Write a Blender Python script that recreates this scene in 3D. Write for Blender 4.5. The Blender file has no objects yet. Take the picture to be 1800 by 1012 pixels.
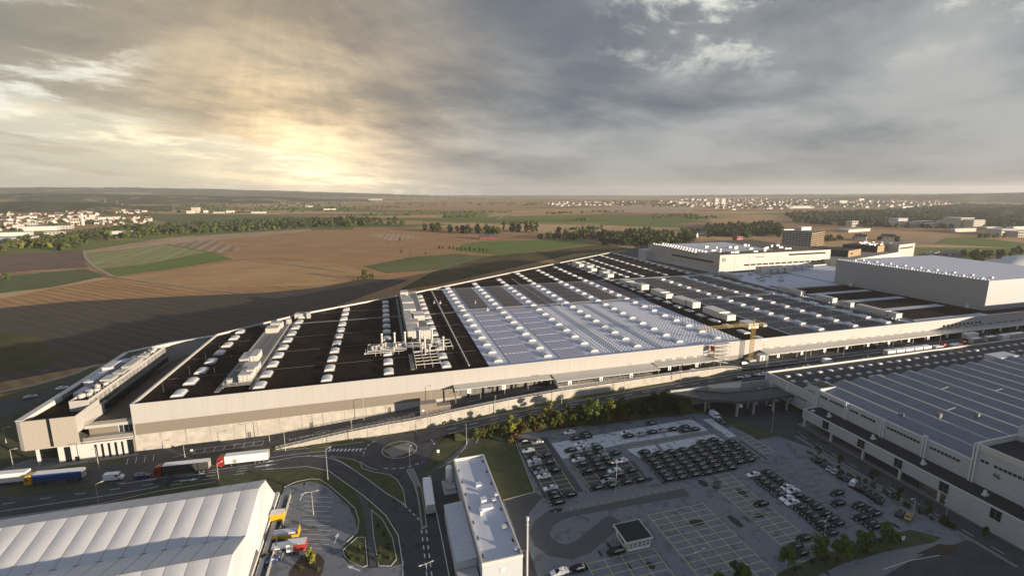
import bpy, bmesh, math, random
from mathutils import Vector, Matrix
from mathutils.geometry import tessellate_polygon
random.seed(7)
R=math.radians
SC=bpy.context.scene
COL=SC.collection
# ------------------------------------------------------------------ camera
CAM_H=92.0; FPX=880.0; PX0,PY0=900.0,506.0; HORIZON=335.0
PITCH=math.atan((PY0-HORIZON)/FPX); CP,SP=math.cos(PITCH),math.sin(PITCH)
cam=bpy.data.cameras.new('camera'); camo=bpy.data.objects.new('camera',cam); COL.objects.link(camo)
camo.location=(0,0,CAM_H); camo.rotation_euler=(math.pi/2-PITCH,0,0)
cam.sensor_width=36.0; cam.lens=FPX/1800*36; cam.clip_start=1.0; cam.clip_end=60000
SC.camera=camo
# ------------------------------------------------------------------ light
SUN_AZ,SUN_EL=R(117),R(7.2)
SV=Vector((math.sin(SUN_AZ)*math.cos(SUN_EL),math.cos(SUN_AZ)*math.cos(SUN_EL),math.sin(SUN_EL)))
sl=bpy.data.lights.new('sun','SUN'); sl.energy=4.9; sl.angle=R(0.5); sl.color=(1.0,0.83,0.63)
so=bpy.data.objects.new('sun',sl); COL.objects.link(so); so.rotation_euler=SV.to_track_quat('Z','Y').to_euler()
so.location=(400,-200,300)
SC.view_settings.view_transform='Standard'; SC.view_settings.look='None'
SC.view_settings.exposure=0.95; SC.view_settings.gamma=1.0; SC.view_settings.use_curve_mapping=False
SC.render.engine='CYCLES'
SC.cycles.use_denoising=True
SC.cycles.max_bounces=5; SC.cycles.diffuse_bounces=3; SC.cycles.glossy_bounces=3; SC.cycles.transmission_bounces=4
SC.cycles.volume_bounces=0; SC.cycles.transparent_max_bounces=8
SC.cycles.caustics_reflective=False; SC.cycles.caustics_refractive=False

class NT:
    """small helper around a node tree"""
    def __init__(s,tree): s.t=tree; s.n=tree.nodes; s.l=tree.links
    def new(s,kind,**kw):
        n=s.n.new(kind)
        for k,v in kw.items(): setattr(n,k,v)
        return n
    def put(s,sock,v):
        if v is None: return
        if hasattr(v,'is_output') or isinstance(v,bpy.types.NodeSocket): s.l.new(v,sock)
        else: sock.default_value=v
    def m(s,op,a,b=None,c=None,clamp=False):
        n=s.new('ShaderNodeMath',operation=op,use_clamp=clamp)
        s.put(n.inputs[0],a); s.put(n.inputs[1],b)
        if c is not None: s.put(n.inputs[2],c)
        return n.outputs[0]
    def comb(s,x,y,z):
        n=s.new('ShaderNodeCombineXYZ'); s.put(n.inputs[0],x); s.put(n.inputs[1],y); s.put(n.inputs[2],z); return n.outputs[0]
    def noise(s,vec,scale,detail=4,rough=.55,dist=0.0,out=0):
        n=s.new('ShaderNodeTexNoise'); s.put(n.inputs['Vector'],vec); n.inputs['Scale'].default_value=scale
        n.inputs['Detail'].default_value=detail; n.inputs['Roughness'].default_value=rough; n.inputs['Distortion'].default_value=dist
        return n.outputs[out]
    def ramp(s,fac,a,b,smooth=True):
        n=s.new('ShaderNodeMapRange',interpolation_type='SMOOTHSTEP' if smooth else 'LINEAR',clamp=True)
        s.put(n.inputs[0],fac); n.inputs[1].default_value=a; n.inputs[2].default_value=b
        n.inputs[3].default_value=0; n.inputs[4].default_value=1
        return n.outputs[0]
    def mix(s,fac,a,b,blend='MIX'):
        n=s.new('ShaderNodeMix',data_type='RGBA',blend_type=blend)
        s.put(n.inputs[0],fac); s.put(n.inputs[6],a if not isinstance(a,tuple) else (*a[:3],1)); s.put(n.inputs[7],b if not isinstance(b,tuple) else (*b[:3],1))
        return n.outputs[2]
    def scale(s,col,f):
        n=s.new('ShaderNodeVectorMath',operation='SCALE'); s.put(n.inputs[0],col); s.put(n.inputs[3],f); return n.outputs[0]
    def add(s,a,b):
        n=s.new('ShaderNodeVectorMath',operation='ADD'); s.put(n.inputs[0],a); s.put(n.inputs[1],b); return n.outputs[0]
    def dot(s,a,v):
        n=s.new('ShaderNodeVectorMath',operation='DOT_PRODUCT'); s.put(n.inputs[0],a); n.inputs[1].default_value=v; return n.outputs[1]

def pdir(px,py):
    u=(px-PX0)/FPX; v=(PY0-py)/FPX
    return Vector((u,CP+v*SP,-SP+v*CP)).normalized()

def build_world():
    w=bpy.data.worlds.new('World'); SC.world=w; w.use_nodes=True
    t=NT(w.node_tree)
    for n in list(t.n): t.n.remove(n)
    out=t.new('ShaderNodeOutputWorld')
    sky=t.new('ShaderNodeTexSky',sky_type='NISHITA',sun_disc=False,sun_elevation=SUN_EL,sun_rotation=SUN_AZ,altitude=400)
    sky.dust_density=2.0
    bg0=t.new('ShaderNodeBackground'); t.put(bg0.inputs[0],sky.outputs[0]); bg0.inputs[1].default_value=0.06
    d=t.new('ShaderNodeTexCoord').outputs['Generated']
    sp=t.new('ShaderNodeSeparateXYZ'); t.put(sp.inputs[0],d)
    x,y,z=sp.outputs
    el=t.m('ARCSINE',z); az=t.m('ARCTAN2',x,y)              # 0 straight ahead, + to the right
    zz=t.m('ADD',t.m('MAXIMUM',z,0.0),0.16)
    px=t.m('DIVIDE',x,zz); py=t.m('DIVIDE',y,zz)
    p=t.comb(t.m('ADD',px,t.m('MULTIPLY',py,-.25)),t.m('MULTIPLY',py,.9),0.0)
    n1=t.noise(t.add(p,(3.1,1.7,0)),.42,2,.5,.2)             # broad masses
    n2=t.noise(t.add(p,(7.3,2.2,1)),1.1,9,.58,.25)           # billows
    n3=t.noise(t.add(p,(1.4,9.1,2)),2.6,8,.62,.3)            # small puffs
    # edge of the deck: it ends in a slanting line over the low left horizon
    e0=t.m('ADD',t.m('MULTIPLY',t.m('ADD',az,.20),-.205),.004)
    edge=t.m('SUBTRACT',el,e0)
    rag=t.m('ADD',t.m('MULTIPLY',t.m('SUBTRACT',n2,.5),.15),t.m('MULTIPLY',t.m('SUBTRACT',n3,.5),.11))
    deck=t.m('ADD',edge,rag)
    deck=t.m('ADD',edge,t.m('MULTIPLY',rag,t.ramp(el,.0,.07))); cover=t.ramp(deck,-.012,.035)
    # broken openings in the deck, upper right and far upper left
    g0=t.dot(d,pdir(1400,40)); g1=t.dot(d,pdir(-10,70))
    puff=t.m('ADD',t.m('MULTIPLY',n2,.55),t.m('MULTIPLY',n3,.55))
    gap=t.m('MULTIPLY',t.m('MULTIPLY',t.ramp(g0,.94,.990),t.ramp(el,.165,.275)),t.ramp(puff,.555,.635))
    gapl=t.m('MULTIPLY',t.ramp(g1,.980,.999),t.ramp(puff,.55,.66))
    gap=t.m('MAXIMUM',gap,gapl)
    # cloud tones
    tone=t.m('ADD',t.m('ADD',t.m('MULTIPLY',n1,.55),t.m('MULTIPLY',n2,.45)),t.m('MULTIPLY',n3,.12))
    tone=t.ramp(tone,.42,.68)
    cool=t.mix(tone,(.080,.092,.112),(.245,.249,.246))
    warm=t.mix(tone,(.105,.099,.084),(.200,.182,.150))
    wfac=t.ramp(az,.10,-.55)
    cloud=t.mix(wfac,cool,warm)
    cloud=t.mix(t.m('MULTIPLY',t.ramp(el,.13,.0),.62),cloud,(.212,.206,.198))
    over=t.ramp(el,.36,.80); cloud=t.mix(t.m('MULTIPLY',over,.75),cloud,(.104,.136,.205))
    back=t.ramp(y,.25,-.5); cloud=t.mix(t.m('MULTIPLY',back,.6),cloud,(.120,.155,.225))
    # open sky under the deck with thin drawn-out streaks
    open_=t.mix(t.ramp(el,.0,.13),(.29,.282,.228),(.375,.355,.285))
    thin=t.ramp(t.noise(t.comb(t.m('MULTIPLY',az,2.4),t.m('ADD',t.m('MULTIPLY',el,24.0),t.m('MULTIPLY',az,4.2)),0.0),1.5,6,.6,.3),.56,.66)
    open_=t.mix(t.m('MULTIPLY',thin,.7),open_,(.265,.24,.19))
    open_=t.mix(t.ramp(y,.5,.0),open_,(.16,.17,.19))
    col=t.mix(cover,open_,cloud)
    col=t.mix(gap,col,(.44,.44,.40))
    # the glow of the hidden sun, spread by the cloud
    def lobe(px_,py_,wd,col_,amp,rg=None):
        nonlocal col
        g=t.m('ARCCOSINE',t.m('MINIMUM',t.dot(d,pdir(px_,py_)),.99999))
        f=t.m('MULTIPLY',t.m('EXPONENT',t.m('MULTIPLY',t.m('POWER',t.m('DIVIDE',g,wd),2.0),-1.0)),amp)
        if rg is not None: f=t.m('MULTIPLY',f,rg)
        col=t.add(col,t.scale(col_,f)); return g
    rough=t.m('ADD',t.m('MULTIPLY',t.ramp(puff,.38,.70),.9),.45)
    fan=t.m('ARCTAN2',t.m('ADD',az,.40),t.m('SUBTRACT',.40,el))
    rays=t.m('ADD',t.m('MULTIPLY',t.ramp(t.noise(t.comb(t.m('MULTIPLY',fan,3.6),0.0,0.0),1.0,3,.6),.35,.65),.27),.86)
    rr=t.m('MULTIPLY',rough,rays)
    lobe(560,262,.27,(1.0,.66,.29),.175,rr)
    lobe(510,235,.13,(1.0,.70,.34),.21,rr)
    ga=lobe(560,300,.085,(1.0,.74,.42),.24,rough)
    lobe(300,240,.20,(1.0,.78,.48),.04,rough)
    # bright ragged rims where the deck ends
    rim=t.m('MULTIPLY',t.m('MULTIPLY',t.ramp(t.m('ABSOLUTE',deck),.030,.0),t.ramp(ga,.75,.10)),t.ramp(n3,.40,.60))
    col=t.add(col,t.scale((1.0,.82,.50),t.m('MULTIPLY',rim,.20)))
    col=t.mix(t.ramp(z,-.03,.0),(.12,.11,.10),col)
    bg1=t.new('ShaderNodeBackground'); t.put(bg1.inputs[0],col); bg1.inputs[1].default_value=1.0
    mx=t.new('ShaderNodeMixShader'); mx.inputs[0].default_value=.93
    t.l.new(bg0.outputs[0],mx.inputs[1]); t.l.new(bg1.outputs[0],mx.inputs[2]); t.l.new(mx.outputs[0],out.inputs[0])
build_world()

# ------------------------------------------------------------------ places
def G(px,py,z=0.0):
    """the point at height z that the photograph shows at this pixel"""
    u=(px-PX0)/FPX; v=(PY0-py)/FPX
    dx,dy,dz=u,CP+v*SP,-SP+v*CP
    t=(z-CAM_H)/dz
    return Vector((dx*t,dy*t,z))
_O=G(228,711,18)
AX=Vector((math.cos(R(17)),math.sin(R(17)),0)); BX=Vector((math.cos(R(104.5)),math.sin(R(104.5)),0))
ROT_A=R(17); ROT_B=R(14.5)
_det=AX.x*BX.y-AX.y*BX.x
def W(a,b,z=0.0):
    """site grid: a along the long facade, b away from the camera across the hall"""
    return Vector((_O.x+a*AX.x+b*BX.x,_O.y+a*AX.y+b*BX.y,z))
def L(p):
    x,y=p.x-_O.x,p.y-_O.y
    return ((x*BX.y-y*BX.x)/_det,(AX.x*y-AX.y*x)/_det)
def LP(px,py,z=0.0): return L(G(px,py,z))
def interp(tab,x):
    if x<=tab[0][0]: return tab[0][1]
    for (x0,y0),(x1,y1) in zip(tab,tab[1:]):
        if x<=x1: return y0+(y1-y0)*(x-x0)/(x1-x0)
    return tab[-1][1]
ZR_T=[(97,0),(113,1.5),(136,3.6),(161,5.2),(210,6.8),(244,7.6),(300,8.0)]
ZY_T=[(46,0),(71,1.6),(91,3.3),(113,5.2),(136,7.0),(161,8.0),(210,8.3)]
def zr(a): return interp(ZR_T,a)
def zy(a): return interp(ZY_T,a)

# ------------------------------------------------------------------ mesh helpers
class MB:
    def __init__(s): s.v=[]; s.f=[]; s.mi=[]; s.cur=0
    def vert(s,p): s.v.append(Vector(p)); return len(s.v)-1
    def face(s,pts,mi=None):
        i=[s.vert(p) for p in pts]; s.f.append(i); s.mi.append(s.cur if mi is None else mi)
    def prism(s,pts,z0,z1,mi=None,top=None,bottom=True):
        """vertical prism over a ring of points; z0/z1 numbers or per-point lists"""
        n=len(pts)
        zz0=z0 if isinstance(z0,(list,tuple)) else [z0]*n; zz1=z1 if isinstance(z1,(list,tuple)) else [z1]*n
        b=[s.vert((p[0],p[1],zz0[i])) for i,p in enumerate(pts)]; t=[s.vert((p[0],p[1],zz1[i])) for i,p in enumerate(pts)]
        area=sum(pts[i][0]*pts[(i+1)%n][1]-pts[(i+1)%n][0]*pts[i][1] for i in range(n))
        m=s.cur if mi is None else mi; mt=m if top is None else top
        if area<0: b=b[::-1]; t=t[::-1]
        for i in range(n):
            j=(i+1)%n; s.f.append([b[i],b[j],t[j],t[i]]); s.mi.append(m)
        if n<=4: tr=[list(range(n))]
        else:
            co=[Vector((s.v[k].x,s.v[k].y,0)) for k in t]; tr=[list(q) for q in tessellate_polygon([co])]
        for q in tr:
            s.f.append([t[k] for k in q]); s.mi.append(mt)
            if bottom: s.f.append([b[k] for k in reversed(q)]); s.mi.append(m)
    def lbox(s,a0,a1,b0,b1,z0,z1,mi=None,top=None):
        s.prism([W(a0,b0),W(a1,b0),W(a1,b1),W(a0,b1)],z0,z1,mi,top)
    def box(s,c,d,rz=0.0,mi=None):
        """box centred in x,y on c, standing on c.z; d = size"""
        ca,sa=math.cos(rz),math.sin(rz); P=[]
        for sx,sy in ((-1,-1),(1,-1),(1,1),(-1,1)):
            x,y=sx*d[0]/2,sy*d[1]/2; P.append((c[0]+x*ca-y*sa,c[1]+x*sa+y*ca))
        s.prism(P,c[2],c[2]+d[2],mi)
    def tube(s,p0,p1,r0,r1=None,n=8,mi=None,caps=True):
        p0,p1=Vector(p0),Vector(p1); r1=r0 if r1 is None else r1
        d=(p1-p0); q=d.to_track_quat('Z','Y') if d.length>1e-6 else Vector((0,0,1)).to_track_quat('Z','Y')
        A=[];B=[]
        for i in range(n):
            o=q@Vector((math.cos(2*math.pi*i/n),math.sin(2*math.pi*i/n),0))
            A.append(s.vert(p0+o*r0)); B.append(s.vert(p1+o*r1))
        m=s.cur if mi is None else mi
        for i in range(n):
            j=(i+1)%n; s.f.append([A[i],A[j],B[j],B[i]]); s.mi.append(m)
        if caps: s.f.append(A[::-1]); s.mi.append(m); s.f.append(B[:]); s.mi.append(m)
    def bar(s,p0,p1,w,h,mi=None):
        """rectangular bar between two points, w wide and h high"""
        p0,p1=Vector(p0),Vector(p1); d=(p1-p0).normalized()
        sd=d.cross(Vector((0,0,1)))
        if sd.length<1e-4: sd=Vector((1,0,0))
        sd.normalize(); up=sd.cross(d)
        q=[(-1,-1),(1,-1),(1,1),(-1,1)]
        A=[s.vert(p0+sd*w/2*i+up*h/2*j) for i,j in q]; B=[s.vert(p1+sd*w/2*i+up*h/2*j) for i,j in q]
        m=s.cur if mi is None else mi
        for i in range(4):
            j=(i+1)%4; s.f.append([A[j],A[i],B[i],B[j]]); s.mi.append(m)
        s.f.append(A); s.mi.append(m); s.f.append(B[::-1]); s.mi.append(m)
    def sheet(s,pts,mi=None):
        """flat or draped polygon facing up"""
        P=[Vector(p) for p in pts]; n=len(P)
        area=sum(P[i].x*P[(i+1)%n].y-P[(i+1)%n].x*P[i].y for i in range(n))
        if area<0: P=P[::-1]
        idx=[s.vert(p) for p in P]; co=[Vector((p.x,p.y,0)) for p in P]
        for q in tessellate_polygon([co]):
            q=list(q); a=(co[q[1]]-co[q[0]]).cross(co[q[2]]-co[q[0]]).z
            if a<0: q=q[::-1]
            s.f.append([idx[k] for k in q]); s.mi.append(s.cur if mi is None else mi)
    def strip(s,pts,w,dz=0.0,mi=None):
        """ribbon of width w along a line of 3-D points"""
        P=[Vector(p) for p in pts]; Lf=[];Rt=[]
        for i,p in enumerate(P):
            a=P[max(i-1,0)]; b=P[min(i+1,len(P)-1)]; d=b-a; d.z=0; d.normalize(); n=Vector((-d.y,d.x,0))
            Lf.append(s.vert(p+n*w/2+Vector((0,0,dz)))); Rt.append(s.vert(p-n*w/2+Vector((0,0,dz))))
        for i in range(len(P)-1):
            s.f.append([Rt[i],Rt[i+1],Lf[i+1],Lf[i]]); s.mi.append(s.cur if mi is None else mi)
    def data(s,name,mats,org=Vector((0,0,0)),smooth=False):
        me=bpy.data.meshes.new(name)
        me.from_pydata([tuple(v-org) for v in s.v],[],s.f)
        for m in (mats if isinstance(mats,(list,tuple)) else [mats]): me.materials.append(m)
        me.polygons.foreach_set('material_index',s.mi)
        if smooth: me.polygons.foreach_set('use_smooth',[True]*len(s.f))
        me.update(); return me
    def base(s):
        n=max(len(s.v),1); c=sum(s.v,Vector((0,0,0)))/n; c.z=min(v.z for v in s.v); return c
    def build(s,name,mats,parent=None,smooth=False,org=None):
        if parent is not None: o_=world_loc(parent)
        else: o_=org if org is not None else s.base()
        ob=bpy.data.objects.new(name,s.data(name,mats,o_,smooth)); COL.objects.link(ob)
        if parent is not None: ob.parent=parent
        else: ob.location=o_
        return ob
def world_loc(o):
    l=o.location.copy()
    while o.parent: o=o.parent; l+=o.location
    return l
def tag(o,label=None,cat=None,group=None,kind=None):
    if label: o['label']=label
    if cat: o['category']=cat
    if group: o['group']=group
    if kind: o['kind']=kind
    return o
def thing(name,loc,label,cat,group=None):
    o=bpy.data.objects.new(name,None); COL.objects.link(o); o.location=loc; o.empty_display_size=.5
    return tag(o,label,cat,group)
def copy_tree(o,loc=None,rz=None,sc=None,label=None,group=None,parent=None):
    c=o.copy(); COL.objects.link(c)
    if parent is not None: c.parent=parent
    if loc is not None: c.location=loc
    if rz is not None: c.rotation_euler=(0,0,rz)
    if sc is not None: c.scale=sc
    if label: c['label']=label
    if group: c['group']=group
    for ch in o.children: copy_tree(ch,parent=c)
    return c
def part(name,me,parent,loc=(0,0,0),rz=0.0,kind=None):
    """place shared mesh data as a part; loc relative to the parent"""
    o=bpy.data.objects.new(name,me); COL.objects.link(o); o.parent=parent; o.location=loc; o.rotation_euler=(0,0,rz)
    if kind: o['kind']=kind
    return o
def to_mesh(o):
    bpy.context.view_layer.update()
    me=bpy.data.meshes.new_from_object(o.evaluated_get(bpy.context.evaluated_depsgraph_get()))
    n=bpy.data.objects.new(o.name,me); COL.objects.link(n); n.parent=o.parent; n.location=o.location; n.rotation_euler=o.rotation_euler
    nm=o.name; bpy.data.objects.remove(o); n.name=nm; return n
def ordw(n):
    if n<20: return ORD[n]
    t_={2:'twenty',3:'thirty',4:'forty',5:'fifty',6:'sixty',7:'seventy',8:'eighty',9:'ninety'}[(n+1)//10]; r_=(n+1)%10
    return t_+(' '+ORD[r_-1] if r_ else 'th')
ORD=['first','second','third','fourth','fifth','sixth','seventh','eighth','ninth','tenth','eleventh','twelfth','thirteenth','fourteenth','fifteenth','sixteenth','seventeenth','eighteenth','nineteenth','twentieth']

# ------------------------------------------------------------------ materials
M={}
def mat(name,col,rough=.7,metal=0.0,var=0.0,scale=.5,col2=None,bump=0.0,bscale=8.0,stretch=None,rnd=0.0,spec=None,detail=5,thr=(.35,.65)):
    m=bpy.data.materials.new(name); m.use_nodes=True; t=NT(m.node_tree)
    b=t.n['Principled BSDF']; b.inputs['Roughness'].default_value=rough; b.inputs['Metallic'].default_value=metal
    if spec is not None: b.inputs['Specular IOR Level'].default_value=spec
    c=(*col,1)
    if var or col2 or bump:
        geo=t.new('ShaderNodeNewGeometry').outputs['Position']
        if stretch:
            mp=t.new('ShaderNodeMapping'); mp.inputs['Rotation'].default_value=(0,0,stretch[2]); t.put(mp.inputs[0],geo)
            mp2=t.new('ShaderNodeMapping'); mp2.inputs['Scale'].default_value=(stretch[0],stretch[1],stretch[3] if len(stretch)>3 else 1); t.put(mp2.inputs[0],mp.outputs[0]); geo=mp2.outputs[0]
    src=c
    if col2:
        f=t.ramp(t.noise(geo,scale,detail,.6,.2),*thr); src=t.mix(f,c,(*col2,1))
    if var:
        f=t.noise(geo,scale*1.7+.01,6,.65); k=t.m('ADD',t.m('MULTIPLY',f,var*2),1-var)
        src=t.scale(src if not isinstance(src,tuple) else src[:3],k)
    if rnd:
        oi=t.new('ShaderNodeObjectInfo').outputs['Random']; k=t.m('ADD',t.m('MULTIPLY',oi,rnd*2),1-rnd)
        src=t.scale(src if not isinstance(src,tuple) else src[:3],k)
    t.put(b.inputs['Base Color'],src)
    if bump:
        bn=t.new('ShaderNodeBump'); bn.inputs['Strength'].default_value=bump; bn.inputs['Distance'].default_value=.05 if bump<1 else .45
        t.put(bn.inputs['Height'],t.noise(geo,bscale,4,.6)); t.l.new(bn.outputs[0],b.inputs['Normal'])
    M[name]=m; return m
def soil_relief(t,b,geo,amount):
    # clods, stubble and furrow sides stand up and catch a low sun
    bn=t.new('ShaderNodeBump'); bn.inputs['Strength'].default_value=1.0; bn.inputs['Distance'].default_value=amount
    t.put(bn.inputs['Height'],t.noise(geo,.8,3,.6)); t.l.new(bn.outputs[0],b.inputs['Normal'])
def stripes(name,c1,c2,period,ang,duty=.5,rough=.8,jit=.3,axis='xy',var=.25,vscale=.05,soft=.1,spec=None,relief=0.0):
    """lines a given number of metres apart, in the ground plane or (axis z) up a wall"""
    m=bpy.data.materials.new(name); m.use_nodes=True; t=NT(m.node_tree); b=t.n['Principled BSDF']; b.inputs['Roughness'].default_value=rough
    if spec is not None: b.inputs['Specular IOR Level'].default_value=spec
    geo=t.new('ShaderNodeNewGeometry').outputs['Position']
    if axis=='z': u=t.dot(geo,(0,0,1))
    else: u=t.dot(geo,(math.cos(ang),math.sin(ang),0))
    if jit: u=t.m('ADD',u,t.m('MULTIPLY',t.noise(geo,.03,3,.5),jit*period*6))
    vv=t.dot(geo,(-math.sin(ang),math.cos(ang),0)); stk=t.noise(t.comb(t.m('MULTIPLY',u,1.1/period),t.m('MULTIPLY',vv,.05/period),0.0),1.0,7,.7) if axis=='xy' else None
    fr=t.m('FRACT',t.m('DIVIDE',u,period)); tri=t.m('ABSOLUTE',t.m('SUBTRACT',fr,.5))
    f=t.ramp(tri,duty*.5-soft,duty*.5+soft)
    src=t.mix(f,(*c1,1),(*c2,1))
    k=t.m('ADD',t.m('MULTIPLY',t.noise(geo,vscale,6,.6),var*2),1-var)
    if stk is not None: k=t.m('MULTIPLY',k,t.m('ADD',t.m('MULTIPLY',stk,1.1),.45))
    t.put(b.inputs['Base Color'],t.scale(src,k))
    if relief: soil_relief(t,b,geo,relief)
    M[name]=m; return m
mat('asphalt',(.045,.046,.050),.85,var=.25,scale=.3,col2=(.064,.064,.068),bump=.1,bscale=6)
mat('asphalt_old',(.180,.190,.205),.85,var=.16,scale=.3,col2=(.125,.132,.145),thr=(.54,.60))
mat('asphalt_wet',(.055,.056,.061),.6,var=.3,scale=.4)
mat('road_grey',(.075,.077,.082),.85,var=.2,scale=.25)
mat('paving',(.20,.195,.19),.85,var=.2,scale=.5)
mat('paving_dark',(.095,.094,.098),.85,var=.3,scale=.8)
mat('concrete_slab',(.55,.565,.58),.8,var=.25,scale=.35,col2=(.26,.27,.28),thr=(.56,.62))
mat('paint_white',(.72,.72,.70),.7,var=.15,scale=1.5)
mat('paint_yellow',(.66,.60,.26),.7,var=.25,scale=1.2)
mat('tar_patch',(.024,.024,.026),.75,var=.2)
mat('kerb',(.40,.39,.37),.8,var=.2,scale=1)
mat('grass',(.045,.060,.018),.95,var=.35,scale=.25,col2=(.075,.075,.030),bump=.3,bscale=3)
mat('grass_dry',(.10,.098,.040),.95,var=.3,scale=.3,col2=(.06,.072,.025))
mat('soil',(.06,.042,.03),.95,var=.3,scale=.4)
mat('beige_panel',(.37,.34,.285),.5,var=.07,scale=.4,stretch=(1,1,0,.1))
mat('cream_panel',(.425,.408,.382),.5,var=.09,scale=.5,stretch=(1,1,0,.08))
mat('white_panel',(.56,.55,.52),.5,var=.05,scale=.2)
mat('taupe_panel',(.215,.185,.15),.55,var=.05,scale=.3)
mat('concrete',(.47,.44,.38),.8,var=.16,scale=.35,col2=(.38,.355,.31))
mat('concrete_grey',(.40,.40,.39),.8,var=.15,scale=.4)
mat('joint',(.05,.05,.05),.9)
mat('parapet_cap',(.60,.58,.55),.45,var=.05)
mat('roof_dark',(.028,.015,.011),.9,var=.35,scale=.12,col2=(.014,.010,.009),spec=.1)
mat('roof_brown',(.085,.066,.045),.95,var=.3,scale=.3)
mat('roof_seam',(.14,.125,.115),.8)
mat('roof_pale',(.50,.51,.55),.55,var=.12,scale=.3)
mat('roof_white',(.54,.56,.63),.5,var=.10,scale=.3)
mat('roof_grey',(.17,.165,.155),.8,var=.15,scale=.5)
mat('solar',(.022,.022,.030),.35,var=.3,scale=.4,spec=.25)
mat('solar_warm',(.105,.080,.075),.4,var=.28,scale=.35,spec=.3)
mat('solar_pale',(.50,.485,.56),.35,var=.12,scale=.4)
mat('dome',(.60,.61,.64),.35,var=.08,scale=.6,rnd=.07)
mat('galv',(.50,.49,.46),.45,metal=.3,var=.12,scale=.6,rnd=.06)
mat('galv_dark',(.20,.195,.185),.5,metal=.3,var=.15)
mat('steel_pale',(.62,.60,.55),.45,metal=.2,var=.08)
mat('glass_dark',(.012,.014,.017),.08,spec=.8)
mat('glass_blue',(.03,.04,.05),.1,spec=.7)
mat('wall_grey',(.46,.49,.52),.6,var=.06,scale=.3)
mat('panel_grey',(.35,.355,.36),.55,var=.05,scale=.3)
mat('white_trim',(.66,.67,.69),.5)
mat('b46_roof',(.030,.032,.038),.8,var=.3,scale=.2)
mat('black_roof',(.013,.014,.016),.8,var=.3,scale=.4)
mat('tent_white',(.56,.56,.565),.45,var=.09,scale=.5)
mat('rubber',(.015,.015,.016),.8)
mat('car_black',(.007,.008,.010),.22,spec=.28)
mat('car_white',(.80,.81,.82),.2,spec=.5)
mat('car_silver',(.36,.37,.39),.25,metal=.5)
mat('car_grey',(.04,.043,.05),.25,metal=.2)
mat('car_red',(.07,.012,.010),.2)
mat('car_blue',(.02,.05,.16),.2)
mat('car_yellow',(.42,.30,.05),.4)
mat('windscreen',(.012,.014,.017),.12,spec=.4)
mat('side_glass_sheen',(.42,.44,.47),.2,spec=.6)  # pale base colour stands for sky reflected in the side windows
mat('lamp_lens',(.7,.7,.68),.2)
mat('rim',(.45,.45,.46),.3,metal=.7)
mat('trailer_white',(.78,.77,.74),.45,var=.06,scale=.6)
mat('trailer_blue',(.025,.06,.20),.4)
mat('cab_red',(.30,.025,.02),.3)
mat('cab_yellow',(.55,.33,.03),.4)
mat('truck_yellow',(.55,.36,.02),.4,var=.1)
mat('crane_yellow',(.42,.29,.06),.5)
mat('red_paint',(.32,.035,.03),.5)
mat('timber_red',(.20,.055,.04),.8,var=.15)
mat('roof_tile',(.16,.062,.040),.85,var=.2,rnd=.35)
mat('roof_slate',(.07,.07,.08),.6,var=.2)
mat('house_wall',(.50,.45,.37),.8,rnd=.18)
mat('house_white',(.54,.51,.46),.7,rnd=.1)
mat('bark',(.09,.07,.05),.95)
mat('leaf',(.085,.108,.026),.85,var=.55,scale=.25,rnd=.25,spec=.2)
mat('leaf_lot',(.10,.145,.030),.85,var=.45,scale=.3,rnd=.15,spec=.2)
mat('leaf_dark',(.048,.062,.020),.85,var=.5,scale=.12,rnd=.3,spec=.2)
mat('leaf_bright',(.19,.19,.03),.85,var=.45,scale=.3,rnd=.2,spec=.2)
mat('leaf_olive',(.085,.080,.022),.85,var=.5,scale=.25,rnd=.25,spec=.2)
mat('leaf_rust',(.12,.075,.022),.85,var=.4,scale=.3,rnd=.2,spec=.2)
mat('sign_dark',(.05,.05,.05),.6)
mat('sign_white',(.8,.8,.78),.6)
mat('bronze_panel',(.33,.22,.11),.5,var=.06)
mat('skin',(.55,.36,.27),.6)
mat('cloth_dark',(.03,.035,.05),.9)
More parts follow.
